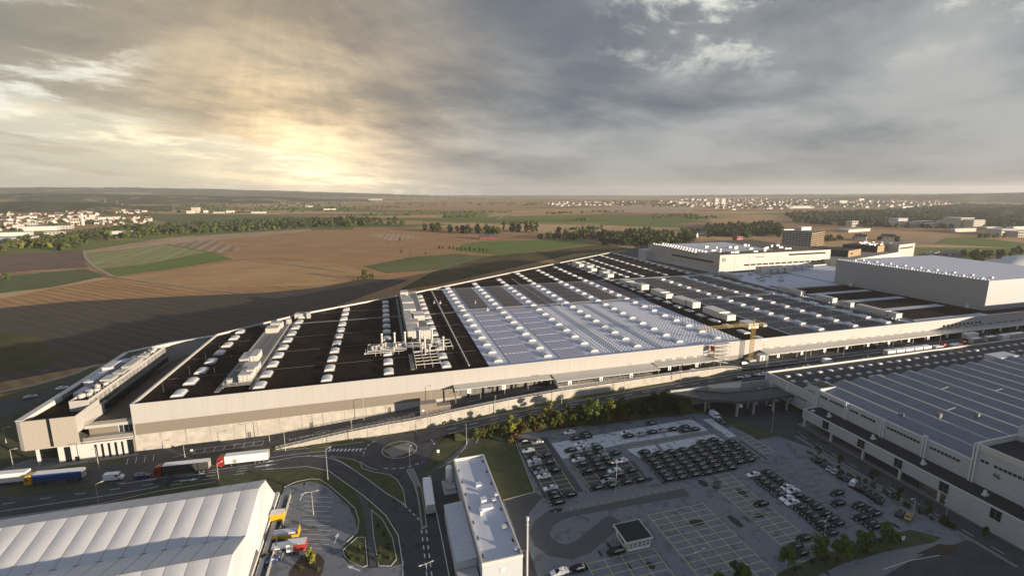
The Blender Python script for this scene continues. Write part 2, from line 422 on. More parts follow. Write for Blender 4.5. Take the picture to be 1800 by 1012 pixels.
# ================================================================== LAND
def struct(name,mb,m): return tag(mb.build(name,m),kind='structure')
def field_mosaic():
    m=bpy.data.materials.new('field_mosaic'); m.use_nodes=True; t=NT(m.node_tree); b=t.n['Principled BSDF']
    b.inputs['Roughness'].default_value=.95; b.inputs['Specular IOR Level'].default_value=.1
    geo=t.new('ShaderNodeNewGeometry').outputs['Position']
    mp=t.new('ShaderNodeMapping'); mp.inputs['Rotation'].default_value=(0,0,.35); mp.inputs['Scale'].default_value=(1/520,1/190,1); t.put(mp.inputs[0],geo)
    wob=t.noise(geo,.0016,3,.5,out=1)
    v=t.new('ShaderNodeTexVoronoi',feature='F1',distance='CHEBYCHEV'); v.inputs['Scale'].default_value=1.0
    t.put(v.inputs['Vector'],t.add(mp.outputs[0],t.scale(wob,.5)))
    sx=t.new('ShaderNodeSeparateXYZ'); t.put(sx.inputs[0],v.outputs['Color'])
    cr=t.new('ShaderNodeValToRGB'); cr.color_ramp.interpolation='CONSTANT'
    els=[(0,(0.338,0.208,0.106)),(.18,(0.481,0.319,0.163)),(.34,(0.177,0.199,0.060)),(.46,(0.279,0.159,0.088)),(.6,(0.405,0.263,0.142)),(.72,(0.254,0.240,0.092)),(.82,(0.506,0.359,0.191)),(.92,(0.144,0.168,0.045))]
    cr.color_ramp.elements[0].position=0; cr.color_ramp.elements[0].color=(*els[0][1],1); cr.color_ramp.elements[1].position=els[1][0]; cr.color_ramp.elements[1].color=(*els[1][1],1)
    for p,c in els[2:]:
        e=cr.color_ramp.elements.new(p); e.color=(*c,1)
    t.put(cr.inputs[0],sx.outputs[0])
    k=t.m('ADD',t.m('MULTIPLY',t.noise(geo,.02,6,.6),.5),.72)
    soil_relief(t,b,geo,.5)
    t.put(b.inputs['Base Color'],t.scale(cr.outputs[0],t.m('MULTIPLY',k,t.m('ADD',t.m('MULTIPLY',t.noise(geo,.12,5,.7),.5),.75)))); M['field_mosaic']=m
field_mosaic()
# ground sheet
mb=MB(); ring=[Vector((9800*math.sin(2*math.pi*i/72),9800*math.cos(2*math.pi*i/72),-.35)) for i in range(72)]
mb.sheet(ring); struct('ground',mb,M['field_mosaic'])

stripes('furrow_brown',(.395,.215,.082),(.29,.156,.060),8,R(62),.5,jit=.12,var=.35,vscale=.02,relief=.55)
stripes('furrow_tan',(.46,.27,.108),(.365,.21,.085),9,R(108),.5,jit=.15,var=.35,vscale=.015,relief=.55)
stripes('plough_dark',(.16,.09,.058),(.125,.07,.046),6,R(60),.5,jit=.12,var=.3,vscale=.02,relief=.55)
stripes('stubble',(.42,.29,.17),(.34,.225,.13),11,R(10),.5,jit=.1,var=.3,vscale=.02,relief=.55)
stripes('green_rows',(.225,.275,.080),(.26,.20,.095),17,R(20),.55,jit=.08,var=.3,vscale=.03,soft=.2,relief=.55)
stripes('brown_rows',(.38,.26,.15),(.23,.145,.085),19,R(22),.5,jit=.08,var=.3,vscale=.03,soft=.2,relief=.55)
stripes('crop_rows',(.10,.125,.028),(.055,.075,.020),3.2,R(70),.5,jit=.1,var=.4,vscale=.08,relief=.55)
mat('meadow',(.135,.20,.045),.95,var=.35,scale=.02,col2=(.17,.18,.065),spec=.1,bump=1.0,bscale=.9)
mat('meadow_deep',(.060,.095,.020),.95,var=.35,scale=.02,col2=(.085,.105,.032),spec=.1,bump=1.0,bscale=.9)
stripes('furrow_shaded',(.062,.043,.028),(.045,.031,.021),8,R(62),.5,jit=.12,var=.35,vscale=.02,relief=.5)  # brown furrows darkened: the shadow behind the hall is put into the colour
mat('meadow_pale',(.16,.165,.075),.95,var=.25,scale=.012,col2=(.12,.14,.05),spec=.1,bump=1.0,bscale=.9)
mat('olive_land',(.075,.075,.032),.95,var=.4,scale=.02,col2=(.13,.095,.048),spec=.1,bump=1.0,bscale=.9)
mat('dirt_track',(.34,.27,.19),.95,var=.2,scale=.1)
FIELDS=[
 ('furrow_brown',[(0,525),(100,505),(220,485),(410,456),(520,455),(640,440),(620,400),(860,398),(1060,425),(1060,440),(800,500),(560,560),(380,610),(120,700),(-60,730),(-260,730),(-260,560)]),
 ('furrow_tan',[(210,487),(300,476),(430,457),(600,462),(640,478),(600,500),(380,505),(330,512)]),
 ('furrow_brown',[(292,428),(545,404),(720,404),(700,430),(640,452),(430,455),(395,446),(350,436)]),
 ('furrow_shaded',[(-40,545),(120,530),(330,520),(470,514),(560,505),(640,490),(720,492),(500,570),(330,620),(170,640),(-150,700),(-150,540)]),  # shadowed stretch of field, drawn as a darker patch
 ('olive_land',[(0,585),(60,590),(118,625),(60,650),(0,660),(-60,640)]),
 ('plough_dark',[(-120,452),(0,447),(140,440),(147,448),(149,461),(157,470),(60,475),(0,480),(-120,485)]),
 ('stubble',[(146,441),(300,417),(545,402),(546,406),(300,429),(148,446)]),
 ('green_rows',[(147,447),(292,430),(330,437),(365,443),(250,464),(175,470),(152,462)]),
 ('brown_rows',[(294,429),(372,421),(430,438),(385,445),(350,439)]),
 ('meadow',[(172,472),(250,465),(365,443),(410,455),(300,473),(195,485)]),
 ('crop_rows',[(-120,515),(0,486),(150,472),(186,485),(90,505),(0,515)]),
 ('meadow',[(845,424),(1010,420),(1055,428),(960,440),(880,449),(800,440),(812,430)]),
 ('meadow_pale',[(640,468),(720,452),(800,446),(860,450),(800,472),(680,480)]),
 ('olive_land',[(860,450),(960,441),(1060,429),(1120,438),(1010,446),(770,500),(700,510),(760,478)]),
 ('meadow_pale',[(255,375),(420,377),(600,383),(590,396),(420,396),(300,392),(262,386)]),
 ('meadow',[(770,372),(840,370),(862,377),(850,384),(790,383)]),
 ('meadow',[(1050,394),(1120,387),(1195,391),(1200,400),(1110,398)]),
 ('stubble',[(640,412),(700,411),(740,417),(690,424)]),
 ('furrow_tan',[(870,370),(1050,366),(1060,376),(900,380)]),
 ('furrow_brown',[(620,356),(900,352),(1000,360),(860,368),(640,366)]),
 ('stubble',[(1000,366),(1200,363),(1230,372),(1060,374)]),
 ('stubble',[(470,354),(640,353),(600,360),(480,360)]),
 ('furrow_tan',[(1240,385),(1390,379),(1400,388),(1260,394)]),
 ('plough_dark',[(1195,396),(1310,392),(1330,404),(1260,414),(1200,408)]),
 ('furrow_tan',[(1420,402),(1560,404),(1680,410),(1900,424),(1900,436),(1660,420),(1540,428),(1440,414)]),
 ('meadow',[(1640,428),(1662,418),(1720,417),(1820,430),(1820,438),(1700,431)]),
 ('brown_rows',[(1570,415),(1660,418),(1640,428),(1560,424)]),
 ('meadow_pale',[(1380,373),(1600,370),(1640,378),(1400,380)]),
]
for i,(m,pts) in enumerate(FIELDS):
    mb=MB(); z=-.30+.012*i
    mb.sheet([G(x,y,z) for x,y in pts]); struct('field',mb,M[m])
# farm tracks
for w,pts in ((4,[(148,440),(150,452),(165,468),(200,487)]),(3,[(196,487),(300,475),(420,456),(640,434)]),(3,[(200,487),(330,505),(430,515)]),(3,[(420,456),(520,466),(610,478)]),
              (4,[(0,689),(60,676),(133,655),(150,647),(175,640)]),(4,[(600,384),(700,386),(760,388),(830,392)]),(7,[(860,374),(884,380),(874,386),(810,388),(740,390)])):
    mb=MB(); mb.strip([G(x,y,.06) for x,y in pts],w); struct('farm_track',mb,M['dirt_track'])
# distant wooded hills, each a rounded ridge
mat('hill_wood',(.050,.056,.026),.95,var=.5,scale=.012,col2=(.075,.072,.036),spec=.1)
mat('hill_field',(.062,.066,.032),.95,var=.4,scale=.0035,col2=(.22,.18,.10),thr=(.56,.60),spec=.1)
def ridge(m,pts,D,width):
    """pts: (px,py of the crest); the crest stands D metres away"""
    mb=MB(); prof=[(-1,0),(-.75,.35),(-.45,.75),(-.2,.94),(0,1),(.3,.9),(.7,.45),(1,0)]
    rows=[]
    xs=[p[0] for p in pts]; n=90
    for i in range(n+1):
        x=xs[0]+(xs[-1]-xs[0])*i/n; y=interp(pts,x)+random.uniform(-.35,.35)
        u=(x-PX0)/FPX; az=math.atan2(u,CP); h=max(CAM_H+(HORIZON-y)/FPX*D*1.02,2)
        rr=[]
        for k,(o,f) in enumerate(prof):
            dd=D+o*width*(.9+.2*math.sin(i*.37)); rr.append(mb.vert((dd*math.sin(az),dd*math.cos(az),-1+h*f*random.uniform(.96,1.0))))
        rows.append(rr)
    for a,b in zip(rows,rows[1:]):
        for k in range(len(prof)-1): mb.f.append([a[k],b[k],b[k+1],a[k+1]]); mb.mi.append(0)
    return struct('hill',mb,M[m])
ridge('hill_field',[(-300,331),(0,331),(250,330.5),(430,333),(620,338),(760,343)],9200,1500)
ridge('hill_field',[(-300,341),(0,338.5),(120,337.5),(300,341),(480,343),(660,352)],5200,900)
ridge('hill_wood',[(470,348),(600,340),(700,343),(800,344.5),(1000,344),(1200,345)],8600,700)
ridge('hill_field',[(-300,354),(0,348.5),(100,347.5),(200,350.5),(320,360)],3300,600)
ridge('hill_wood',[(1150,344),(1240,341.5),(1400,340),(1600,339),(1800,337),(2200,335)],8800,1200)
ridge('hill_wood',[(1330,348),(1480,342.5),(1560,341),(1680,338.5),(1800,336.5),(2100,334)],6200,800)
ridge('hill_wood',[(1620,372),(1700,357),(1760,353),(1900,350),(2100,352)],2700,350)

# ================================================================== SITE GROUND
def lsheet(name,m,pts,z=0.0): # site coordinates
    mb=MB(); mb.sheet([W(a,b,z) for a,b in pts]); return struct(name,mb,M[m])
def psheet(name,m,pts,z=0.0): # seen points
    mb=MB(); mb.sheet([G(x,y,z) for x,y in pts]); return struct(name,mb,M[m])
psheet('lawn','grass',[(-260,705),(0,705),(60,690),(150,655),(240,640),(700,700),(1190,760),(1400,760),(1990,1000),(2000,1500),(-600,1500),(-500,900)],-.06)
# main road in front of the hall and the roundabout
def zz(pts,z): return [G(x,y,z) for x,y in pts]
psheet('road','asphalt',[(-260,850),(0,831),(60,829),(250,811),(400,799.5),(520,791),(600,784),(640,777),(648,768),(690,757),(730,755),(760,762),(775,785),(768,812),(740,825),(748,836),(756,850),(765,890),(778,950),(792,1020),(800,1070),(705,1070),(708,1012),(706,960),(698,930),(675,900),(640,870),(600,838),(575,827),(540,819),(480,822),(400,832),(280,852),(170,889),(0,913),(-260,955)],0.0)
# road up along the retaining wall
mb=MB()
prev=None
AA=[98,104,110,116,122,130,140,150,161,175,190,210,225,244,262,285,320,380,450,560]
def road_n(a): return interp([(98,-13.5),(116,-14.6),(140,-15.8),(161,-16.6),(212,-15),(260,-14.5),(600,-14.5)],a)
def road_s(a): return interp([(98,-24),(106,-22.5),(118,-21.5),(133,-21.3),(160,-22),(181,-22),(210,-22.5),(260,-23),(600,-23)],a)
for a in AA:
    cur=(mb.vert(W(a,road_s(a),zr(a)+.01)),mb.vert(W(a,road_n(a),zr(a)+.01)))
    if prev: mb.f.append([prev[0],cur[0],cur[1],prev[1]]); mb.mi.append(0)
    prev=cur
struct('road',mb,M['asphalt'])
# verge between that road and the wall; bank down to the car park
mb=MB(); prev=None
for a in [60,70,80,91]+AA[1:15]:
    n=road_n(a) if a>98 else interp([(60,-19),(80,-14.2),(98,-13.5)],a)
    cur=(mb.vert(W(a,n,zr(a)+.005)),mb.vert(W(a,-12.6,zr(a)+.1)))
    if prev: mb.f.append([prev[0],cur[0],cur[1],prev[1]]); mb.mi.append(0)
    prev=cur
struct('verge',mb,M['grass_dry'])
mb=MB(); prev=None
for a in [112,118,126,133,140,150,161,175,190,205,214]:
    cur=[mb.vert(W(a,road_s(a),zr(a))),mb.vert(W(a,road_s(a)-1.5,zr(a)-.1)),mb.vert(W(a,interp([(112,-26),(133,-27),(160,-28.5),(211,-31),(216,-31)],a),0.02))]
    if prev:
        for k in (0,1): mb.f.append([prev[k+1],cur[k+1],cur[k],prev[k]]); mb.mi.append(0)
    prev=cur
struct('embankment',mb,M['grass'])
# raised yard in front of the hall
mb=MB(); prev=None
for a in [-45,-20,0,20,46,58,71,81,91,102,113,124,136,148,161,185,210,244,300,400,560]:
    s=-12.9 if a>60 else interp([(-45,-9),(46,-9.5),(60,-12.9)],a)
    cur=(mb.vert(W(a,s if a<255 else -14.4,zy(a)+.02)),mb.vert(W(a,1.0,zy(a)+.02)))
    if prev: mb.f.append([prev[0],cur[0],cur[1],prev[1]]); mb.mi.append(0)
    prev=cur
struct('yard',mb,M['asphalt'])
# pavements, islands and plots at the low level
psheet('traffic_island','grass',[(580,801),(620,807),(632,812),(637,823),(655,829),(685,834),(698,843),(709,861),(713,887),(680,867),(642,839),(607,815)],.10)
psheet('traffic_island','grass',[(760,796),(768,783),(780,772),(812,754),(819,757),(813,778),(785,802),(757,818),(752,812)],.06)
psheet('median','grass',[(-60,868),(0,860),(50,852),(110,852),(215,849),(208,853),(120,861),(60,868),(0,873),(-60,882)],.08)
psheet('traffic_island','paving',[(714.5,826),(726,823),(741,858),(750,925),(742,929),(735,875),(727,848)],.10)
psheet('traffic_island','grass',[(733,855),(739,853),(746,900),(748,922),(743,924),(738,880)],.115)
psheet('footpath','road_grey',[(752,828),(765,820),(793,802),(817,780),(830,755),(852,743),(875,739),(893,737),(866,744),(848,752),(840,762),(836,778),(800,805),(775,820),(757,834)],.03)
psheet('lawn','grass',[(803,799),(836,779),(846,760),(862,750),(890,737),(900,741),(903,768),(921,815),(940,864),(884,879),(851,797)],.05)
psheet('service_road','asphalt',[(757,834),(772,826),(790,830),(797,870),(783,885),(793,985),(797,1030),(795,1070),(786,1020),(770,940)],.012)
psheet('footpath','paving',[(-20,838),(25,815),(55,806),(240,795),(244,799),(120,817),(62,830)],.03)
psheet('lawn','grass',[(62,829),(120,818),(225,803),(215,813),(120,824),(66,831)],.04)
psheet('road','asphalt',[(-260,760),(-260,722),(0,707),(104,677),(130,668),(150,668),(104,690),(0,737),(-40,780),(-40,830),(-120,850)],.02)
psheet('verge','grass_dry',[(-260,722),(0,697),(133,657),(150,648),(180,645),(150,662),(100,677),(0,707),(-260,742)],.01)
# small car park at lower left
psheet('car_park','asphalt_old',[(500,855),(522,846),(546,841),(562,842),(576,851),(605,875),(624,893),(631,914),(628,935),(604,957),(602,977),(612,989),(650,997),(685,995),(706,990),(706,1020),(560,1075),(430,1075)],.015)
psheet('hedge_bed','grass',[(603,966),(628,944),(642,944),(646,993),(637,996),(615,986),(605,976)],.06)
psheet('hedge_bed','grass',[(653,896),(672,912),(690,945),(697,982),(687,994),(666,994),(657,945)],.06)
psheet('footpath','road_grey',[(634,868),(642,873),(652,900),(660,960),(667,994),(650,996),(646,950),(640,900),(628,870)],.045)
psheet('hedge_bed','soil',[(509,1003),(530,975),(560,972),(571,985),(566,1003),(548,1075),(500,1075)],.05)
psheet('verge','grass',[(497,850),(520,843),(562,838),(600,866),(628,889),(634,915),(628,936),(624,912),(612,888),(575,854),(546,845),(510,853)],.05)
# big car park
lsheet('car_park','asphalt_old',[(130,-27),(136,-27.5),(163,-29),(212,-31.5),(222,-34),(222,-58),(246.5,-58),(246.5,-131),(100,-160),(119,-120),(119,-68),(128,-62)],.02)
psheet('car_park','asphalt_wet',[(886,880),(940,865),(955,872),(930,900),(925,950),(945,1012),(955,1075),(925,1075),(905,930)],.028)
for pts in ([(146.3,-37.9),(163.4,-37.0),(208.5,-35.8),(209,-46.2),(173.1,-45.9),(164.0,-46.7),(161.9,-53.7),(146.4,-49.0)],[(171,-49.9),(183,-49.9),(182.4,-55),(173.2,-57.1)],[(184.2,-49.9),(209.2,-49.5),(209.9,-55.9),(184,-55.4)],[(213.0,-37.3),(216.5,-38.0),(216.7,-53.6),(212.8,-53.4)]):
    lsheet('concrete_apron','concrete_slab',pts,.032)
for pts in ([(133.4,-33),(146,-33),(146,-48),(146.2,-69),(133,-69)],[(148.5,-49.9),(161,-54.5),(170,-57.5),(169,-70.5),(148.3,-69.5)],[(173,-57),(216,-57),(216,-70.5),(177,-70.5)]):
    lsheet('parking_field','asphalt_wet',pts,.030)
# dark winding track of worn paving
mb=MB(); pts=[(1205,862),(1130,874),(1060,886),(1000,897),(975,905),(955,920),(948,935),(955,952),(975,965),(1000,969),(1025,960),(1045,943),(1068,924),(1085,912)]
mb.strip([G(x,y,.034) for x,y in pts],5.5); struct('worn_track',mb,M['paving_dark'])
mb=MB(); pts=[(976,896),(1060,880),(1130,866),(1207,851)]
mb.strip([G(x,y,.036) for x,y in pts],3.0); struct('pavement',mb,M['paving'])
lsheet('service_road','asphalt',[(214,-24.5),(256,-25.5),(256,-60),(236,-60),(228,-45)],.018)
lsheet('pavement','paving',[(246.8,-52),(256.2,-52),(256.2,-190),(246.9,-190)],.032)
# lane beside the right hand building and the underpass
lsheet('road','asphalt',[(222,-30),(246.5,-28),(246.9,-131),(246.9,-190),(238,-190),(238,-131),(237.5,-70),(222,-36)],.026)
lsheet('pavement','paving',[(238.0,-60),(239.2,-60),(239.2,-130),(238,-130)],.05)
psheet('lawn','grass',[(1262,727),(1300,742),(1357,759),(1340,765),(1322,766),(1290,750)],.06)
psheet('hedge_bed','grass',[(1300,1060),(1372,1004),(1440,975),(1520,950),(1600,930),(1655,944),(1640,953),(1560,968),(1480,990),(1400,1030),(1330,1070)],.05)
psheet('footpath','paving',[(1420,1040),(1500,1000),(1580,970),(1655,948),(1668,952),(1600,985),(1500,1040),(1460,1070)],.045)
psheet('road','asphalt',[(1470,1080),(1590,985),(1680,955),(1700,948),(1760,975),(1830,1000),(1830,1100)],.04)
psheet('traffic_island','soil',[(1610,973),(1650,955),(1682,958),(1686,967),(1670,974)],.07)
# ================================================================== ROAD MARKINGS AND KERBS
def line_mark(pts,w=.18,z=.05,m='paint_white',name='road_marking'):
    mb=MB(); mb.strip([G(x,y,z) for x,y in pts],w); return struct(name,mb,M[m])
def dashes(pts,dash,gap,w=.18,z=.05,m='paint_white',pos=None):
    P=[p if isinstance(p,Vector) else G(p[0],p[1],z) for p in pts]; mb=MB(); acc=0; on=True; left=dash; cur=[P[0]]
    for a,b in zip(P,P[1:]):
        d=(b-a).length; s=0
        while s<d:
            st=min(left,d-s); s+=st; left-=st; q=a+(b-a)*(s/d)
            if on: cur.append(q)
            if left<=1e-6:
                if on and len(cur)>1: mb.strip(cur,w)
                on=not on; left=dash if on else gap; cur=[q]
    if on and len(cur)>1: mb.strip(cur,w)
    return struct('road_marking',mb,M[m])
for pts in ([(0,898),(170,873),(267,857),(280,853)],[(0,872),(60,867),(130,858),(208,851),(300,836),(400,822),(470,812),(520,802),(572,799.5)],[(0,910),(170,886),(280,862),(380,846)],[(360,820),(420,812),(500,800),(560,793),(640,788)],[(540,800),(575,803),(600,812),(640,836),(690,869),(712,888)],
            [(460,825),(540,819),(578,827),(640,871),(678,905),(700,940),(707,985),(708,1040)],[(752,834),(757,836),(765,890),(778,952),(793,1030)],[(773,822),(800,806),(818,785),(831,755)],[(580,801),(622,807),(633,814)],[(480,792),(560,786),(640,776)]):
    line_mark(pts)
dashes([(5,885),(170,863),(300,846),(420,828),(470,820)],3,6)
dashes([(300,852),(400,836),(480,822)],3,6)
dashes([(200,850),(330,835),(460,818),(520,810)],3,6)
dashes([(741,930),(747,980),(755,1060)],1.6,1.6,.28); dashes([(749,930),(755,980),(766,1060)],1.6,1.6,.28)
dashes([(712,888),(738,914)],1.2,1.2,.3); dashes([(708,985),(709,1050)],1.8,1.4,.28)
dashes([W(a,(road_n(a)+road_s(a))/2,zr(a)+.06) for a in AA[2:]],3.5,5,.22)
line_mark_=MB(); line_mark_.strip([W(a,road_n(a)-.4,zr(a)+.06) for a in AA[1:]],.18); line_mark_.strip([W(a,road_s(a)+.4,zr(a)+.06) for a in AA[2:]],.15); struct('road_marking',line_mark_,M['paint_white'])
# roundabout
RC=W(91.5,-26.2,0)
def circ(r,z,n=48,a0=0,a1=2*math.pi): return [RC+Vector((r*math.cos(a0+(a1-a0)*i/n),r*math.sin(a0+(a1-a0)*i/n),z)) for i in range(n+1)]
for a0,a1 in ((.3,.75),(2.6,3.5),(4.5,5.6)):
    dashes(circ(12.6,.05,24,a0,a1),1.5,1.2,.3)
mb=MB(); mb.sheet(circ(6.1,.14,40)[:-1]); struct('traffic_island',mb,M['grass'])
mb=MB(); mb.strip(circ(6.1,.16,40),.35); struct('kerb',mb,M['kerb'])
mb=MB()
for a0,a1 in ((.85,2.45),(3.75,4.4)): mb.strip(circ(14.2,.16,24,a0,a1),.3)
struct('kerb',mb,M['kerb'])
mb=MB(); ca=math.radians(35)
P=[]
for ang in (ca-.75,ca+.55,ca+math.pi-.55,ca+math.pi+.75): P.append(RC+Vector((5.9*math.cos(ang),5.9*math.sin(ang),.15)))
mb.sheet(P); struct('paved_island',mb,M['paving'])
# zebra bars at the roundabout mouths
for p0,p1,n in (((580,790.5),(634,790),9),((762,763),(784,753),6)):
    mb=MB()
    for i in range(n):
        f=i/(n-1); x=p0[0]+(p1[0]-p0[0])*f; y=p0[1]+(p1[1]-p0[1])*f
        c=G(x,y,.055); mb.strip([c+Vector((0,-1.0 if n==9 else -.6,0)),c+Vector((0,1.0 if n==9 else .6,0))],.55)
    struct('road_marking',mb,M['paint_white'])
# kerbs round islands and plots (real steps)
def kerb(pts,closed=True,h=.13,w=.22):
    P=[G(x,y,0) for x,y in pts]
    if closed: P=P+[P[0]]
    mb=MB()
    for a,b in zip(P,P[1:]):
        mb.bar(a+Vector((0,0,h/2)),b+Vector((0,0,h/2)),w,h)
    return struct('kerb',mb,M['kerb'])
kerb([(580,801),(620,807),(632,812),(637,823),(655,829),(685,834),(698,843),(709,861),(713,887),(680,867),(642,839),(607,815)])
kerb([(714.5,826),(726,823),(741,858),(750,925),(742,929),(735,875),(727,848)])
kerb([(603,966),(628,944),(642,944),(646,993),(637,996),(615,986),(605,976)])
kerb([(653,896),(672,912),(690,945),(697,982),(687,994),(666,994),(657,945)])
kerb([(836,779),(846,760),(862,750),(890,737)],False); kerb([(500,855),(522,846),(546,841),(562,842),(576,851),(605,875),(624,893),(631,914),(628,935),(604,957)],False)
kerb([(903,768),(921,815),(940,864),(884,879)],False)
# bay lines
def grid(a0,a1,na,b0,b1,nb,m='paint_yellow',w=.14,z=.045,cols=None,skip=()):
    mb=MB()
    for i in range(na+1):
        a=a0+(a1-a0)*i/na; mb.strip([W(a,b0,z),W(a,b1,z)],w)
    for j in range(nb+1):
        if j in skip: continue
        b=b0+(b1-b0)*j/nb; mb.strip([W(a0,b,z+.003),W(a1,b,z+.003)],w)
    return struct('bay_marking',mb,M[m])
grid(159.7,178.5,4,-85.2,-124.4,16); grid(187.5,196.7,2,-73.8,-115.2,18); grid(135,154.1,4,-97.6,-125,11)
grid(134.4,143.6,2,-34,-68.5,14); grid(148.8,168,4,-52,-69.8,7); grid(149,168,3,-28.8,-33.8,2); grid(205,214.5,2,-57,-70,5,'paint_white'); grid(172,208,4,-46.8,-49,1)
grid(210,220,2,-72,-106,13,'asphalt_wet',.16)
grid(217.5,221.8,1,-55,-67,5,'paint_white',.12)
# left car park bays and arrows
mb=MB()
for i in range(12):
    y=872+i*8.2; mb.strip([G(536-i*.9,y,.05),G(585-i*.6,y+2,.05)],.12)
for i in range(6): mb.strip([G(497-i*3,868+i*10,.05),G(518-i*2,860+i*10.5,.05)],.12)
struct('bay_marking',mb,M['paint_white'])
def arrow(px,py,ang,s=1.0):
    c=G(px,py,.052); d=Vector((math.cos(ang),math.sin(ang),0)); n=Vector((-d.y,d.x,0)); mb=MB()
    mb.strip([c-d*2*s,c+d*.6*s],.3*s); mb.sheet([c+d*.6*s+n*.6*s,c+d*.6*s-n*.6*s,c+d*2.2*s]); struct('road_arrow',mb,M['paint_white'])
arrow(530,872,R(100)); arrow(591,945,R(95)); arrow(622,998,R(155)); arrow(497,975,R(100),.8)
for x,y in ((467,811),(463,818),(345,833),(332,843)): arrow(x,y,R(15),1.3)
mb=MB()
for i in range(8): mb.strip([W(20+i*3.2,-7.6,.05),W(20+i*3.2,-4.4,.05)],.14)
mb.strip([W(20,-4.4,.053),W(42.4,-4.4,.053)],.14); mb.strip([W(20,-7.6,.053),W(42.4,-7.6,.053)],.14); mb.strip([W(20,-6,.053),W(14,-8.4,.053)],.14)
for i in range(4): mb.strip([W(.5+i*2.6,-9.0,.05),W(-1+i*2.6,-4.2,.05)],.13)
struct('bay_marking',mb,M['paint_white'])
for dz,(b0,b1) in enumerate(((-9.2,-9.2),(-5.2,-5.2),(-11.5,-11.5))):
    dashes([W(a,b0,zy(a)+.06) for a in range(60,560,10)],6 if dz else 4,0.01 if dz==0 else 6,.16)
mb=MB(); mb.strip([W(a,-8,zy(a)+.065) for a in range(260,560,20)],.2); mb.strip([W(a,-12.5,zy(a)+.065) for a in range(260,560,20)],.2); struct('road_marking',mb,M['paint_white'])
dashes([W(240.8,b,.05) for b in range(-60,-190,-10)],3,4,.16)
for pts in ([(1552,1000),(1600,984),(1652,975)],[(1700,900),(1760,930),(1800,952)]): line_mark(pts,.16,.06)
# tarred repairs, drains and tyre stains
for i in range(46):
    if i<22: c=W(random.uniform(122,236),random.uniform(-120,-60),.0395+.0002*i)
    elif i<34: c=G(random.uniform(60,560),random.uniform(838,850)-0,.02+.0003*i)
    else: c=G(random.uniform(660,760),random.uniform(830,990),.03+.0003*i)
    w,l=random.uniform(.6,2.6),random.uniform(.8,6.0); an=ROT_A+random.choice((0,math.pi/2))+random.uniform(-.1,.1); u=Vector((math.cos(an),math.sin(an),0)); v=Vector((-u.y,u.x,0))
    mb=MB(); mb.sheet([c+u*l*math.cos(k*.785)*random.uniform(.42,.6)+v*w*math.sin(k*.785)*random.uniform(.42,.6) for k in range(8)]); struct('tar_patch',mb,M['tar_patch'])
# bollards along the pavement
bol=MB(); bol.tube((0,0,0),(0,0,.75),.09,.08,6); bol.tube((0,0,.75),(0,0,.9),.10,.06,6)
bm_=bol.data('bollard',M['steel_pale'])
for i in range(18):
    f=i/17; p=G(976+231*f,901-45*f,.04); o=bpy.data.objects.new('bollard',bm_); COL.objects.link(o); o.location=p
    tag(o,'%s low pale bollard from the left in the row along the paved strip'%ORD[i],'bollard','bollards along the paved strip')
# ================================================================== MAIN HALL
ZROOF=17.0; ZTOP=18.0
hall=thing('factory_hall',W(0,0,0),'huge flat factory hall with cream facade, dark roof and rows of domed skylights','factory')
HO=[(0,0),(530,0),(530,196),(366,182),(360,352),(204,241),(98,164),(39,127),(2,91)]
# roof deck
mb=MB(); mb.sheet([W(a,b,ZROOF) for a,b in HO]); mb.build('roof',M['roof_dark'],hall)
# walls: three bands along the front
def wall_run(name,m,p,q,z0,z1,t=.35,par=None):
    mb=MB(); d=(W(*q)-W(*p)); d.normalize(); n=Vector((-d.y,d.x,0))
    mb.prism([W(*p),W(*q),W(*q)+n*t,W(*p)+n*t],z0,z1); return mb.build(name,m,par or hall)
# upper cream facade in wide panels
x=0; edges=[0]
while edges[-1]<524: edges.append(edges[-1]+24)
for a0,a1 in zip(edges,edges[1:]):
    for q in range(4):
        mb=MB(); mb.lbox(a0+q*6+.015,a0+q*6+5.985,(q%2)*.012,.4,10.6,ZTOP-.12); mb.build('facade_panel',M['cream_panel'],hall)
    mb=MB(); mb.lbox(a0+.02,a1-.02,.05,.4,6.5,10.57)
    mb.build('facade_panel',M['taupe_panel'] if a0<110 else M['galv_dark'],hall)
mb=MB(); mb.lbox(0,528,.12,.42,-1,ZTOP-.2); mb.build('wall_core',M['joint'],hall)
a=0
while a<118:
    mb=MB(); mb.lbox(a+.04,a+7.86,-.06,.3,-1.5,6.46); o=mb.build('concrete_panel',M['concrete'],hall); a+=7.9
mb=MB(); mb.lbox(0,528,-.05,.55,ZTOP-.12,ZTOP); mb.build('parapet_cap',M['parapet_cap'],hall)
for p,q in zip(HO[2:],HO[3:]+HO[:1]):
    P,Q=W(*p),W(*q); d=(Q-P).normalized(); n=Vector((-d.y,d.x,0))
    mb=MB(); mb.prism([P,Q,Q+n*.45,P+n*.45],-1,ZTOP-.1); mb.build('wall',M['cream_panel'],hall)
    mb=MB(); mb.prism([P-n*.08,Q-n*.08,Q+n*.75,P+n*.75],ZTOP-.1,ZTOP+.05); mb.build('parapet_cap',M['white_panel'],hall)
def bspan(a):
    """b of the back edge of the roof at a"""
    back=[(2,91),(39,127),(98,164),(204,241),(360,352)]
    if a>364: return 182
    return interp(back,a)
for a in (16,63,79.5,95):
    mb=MB(); mb.lbox(a,a+.12,-.16,-.06,0 if a<50 else zy(a),6.4); mb.build('downpipe',M['galv'],hall)
for a in (36,58,88):
    mb=MB(); mb.lbox(a,a+1.2,-.12,-.06,zy(a),zy(a)+2.2); mb.build('door',M['galv_dark'],hall)
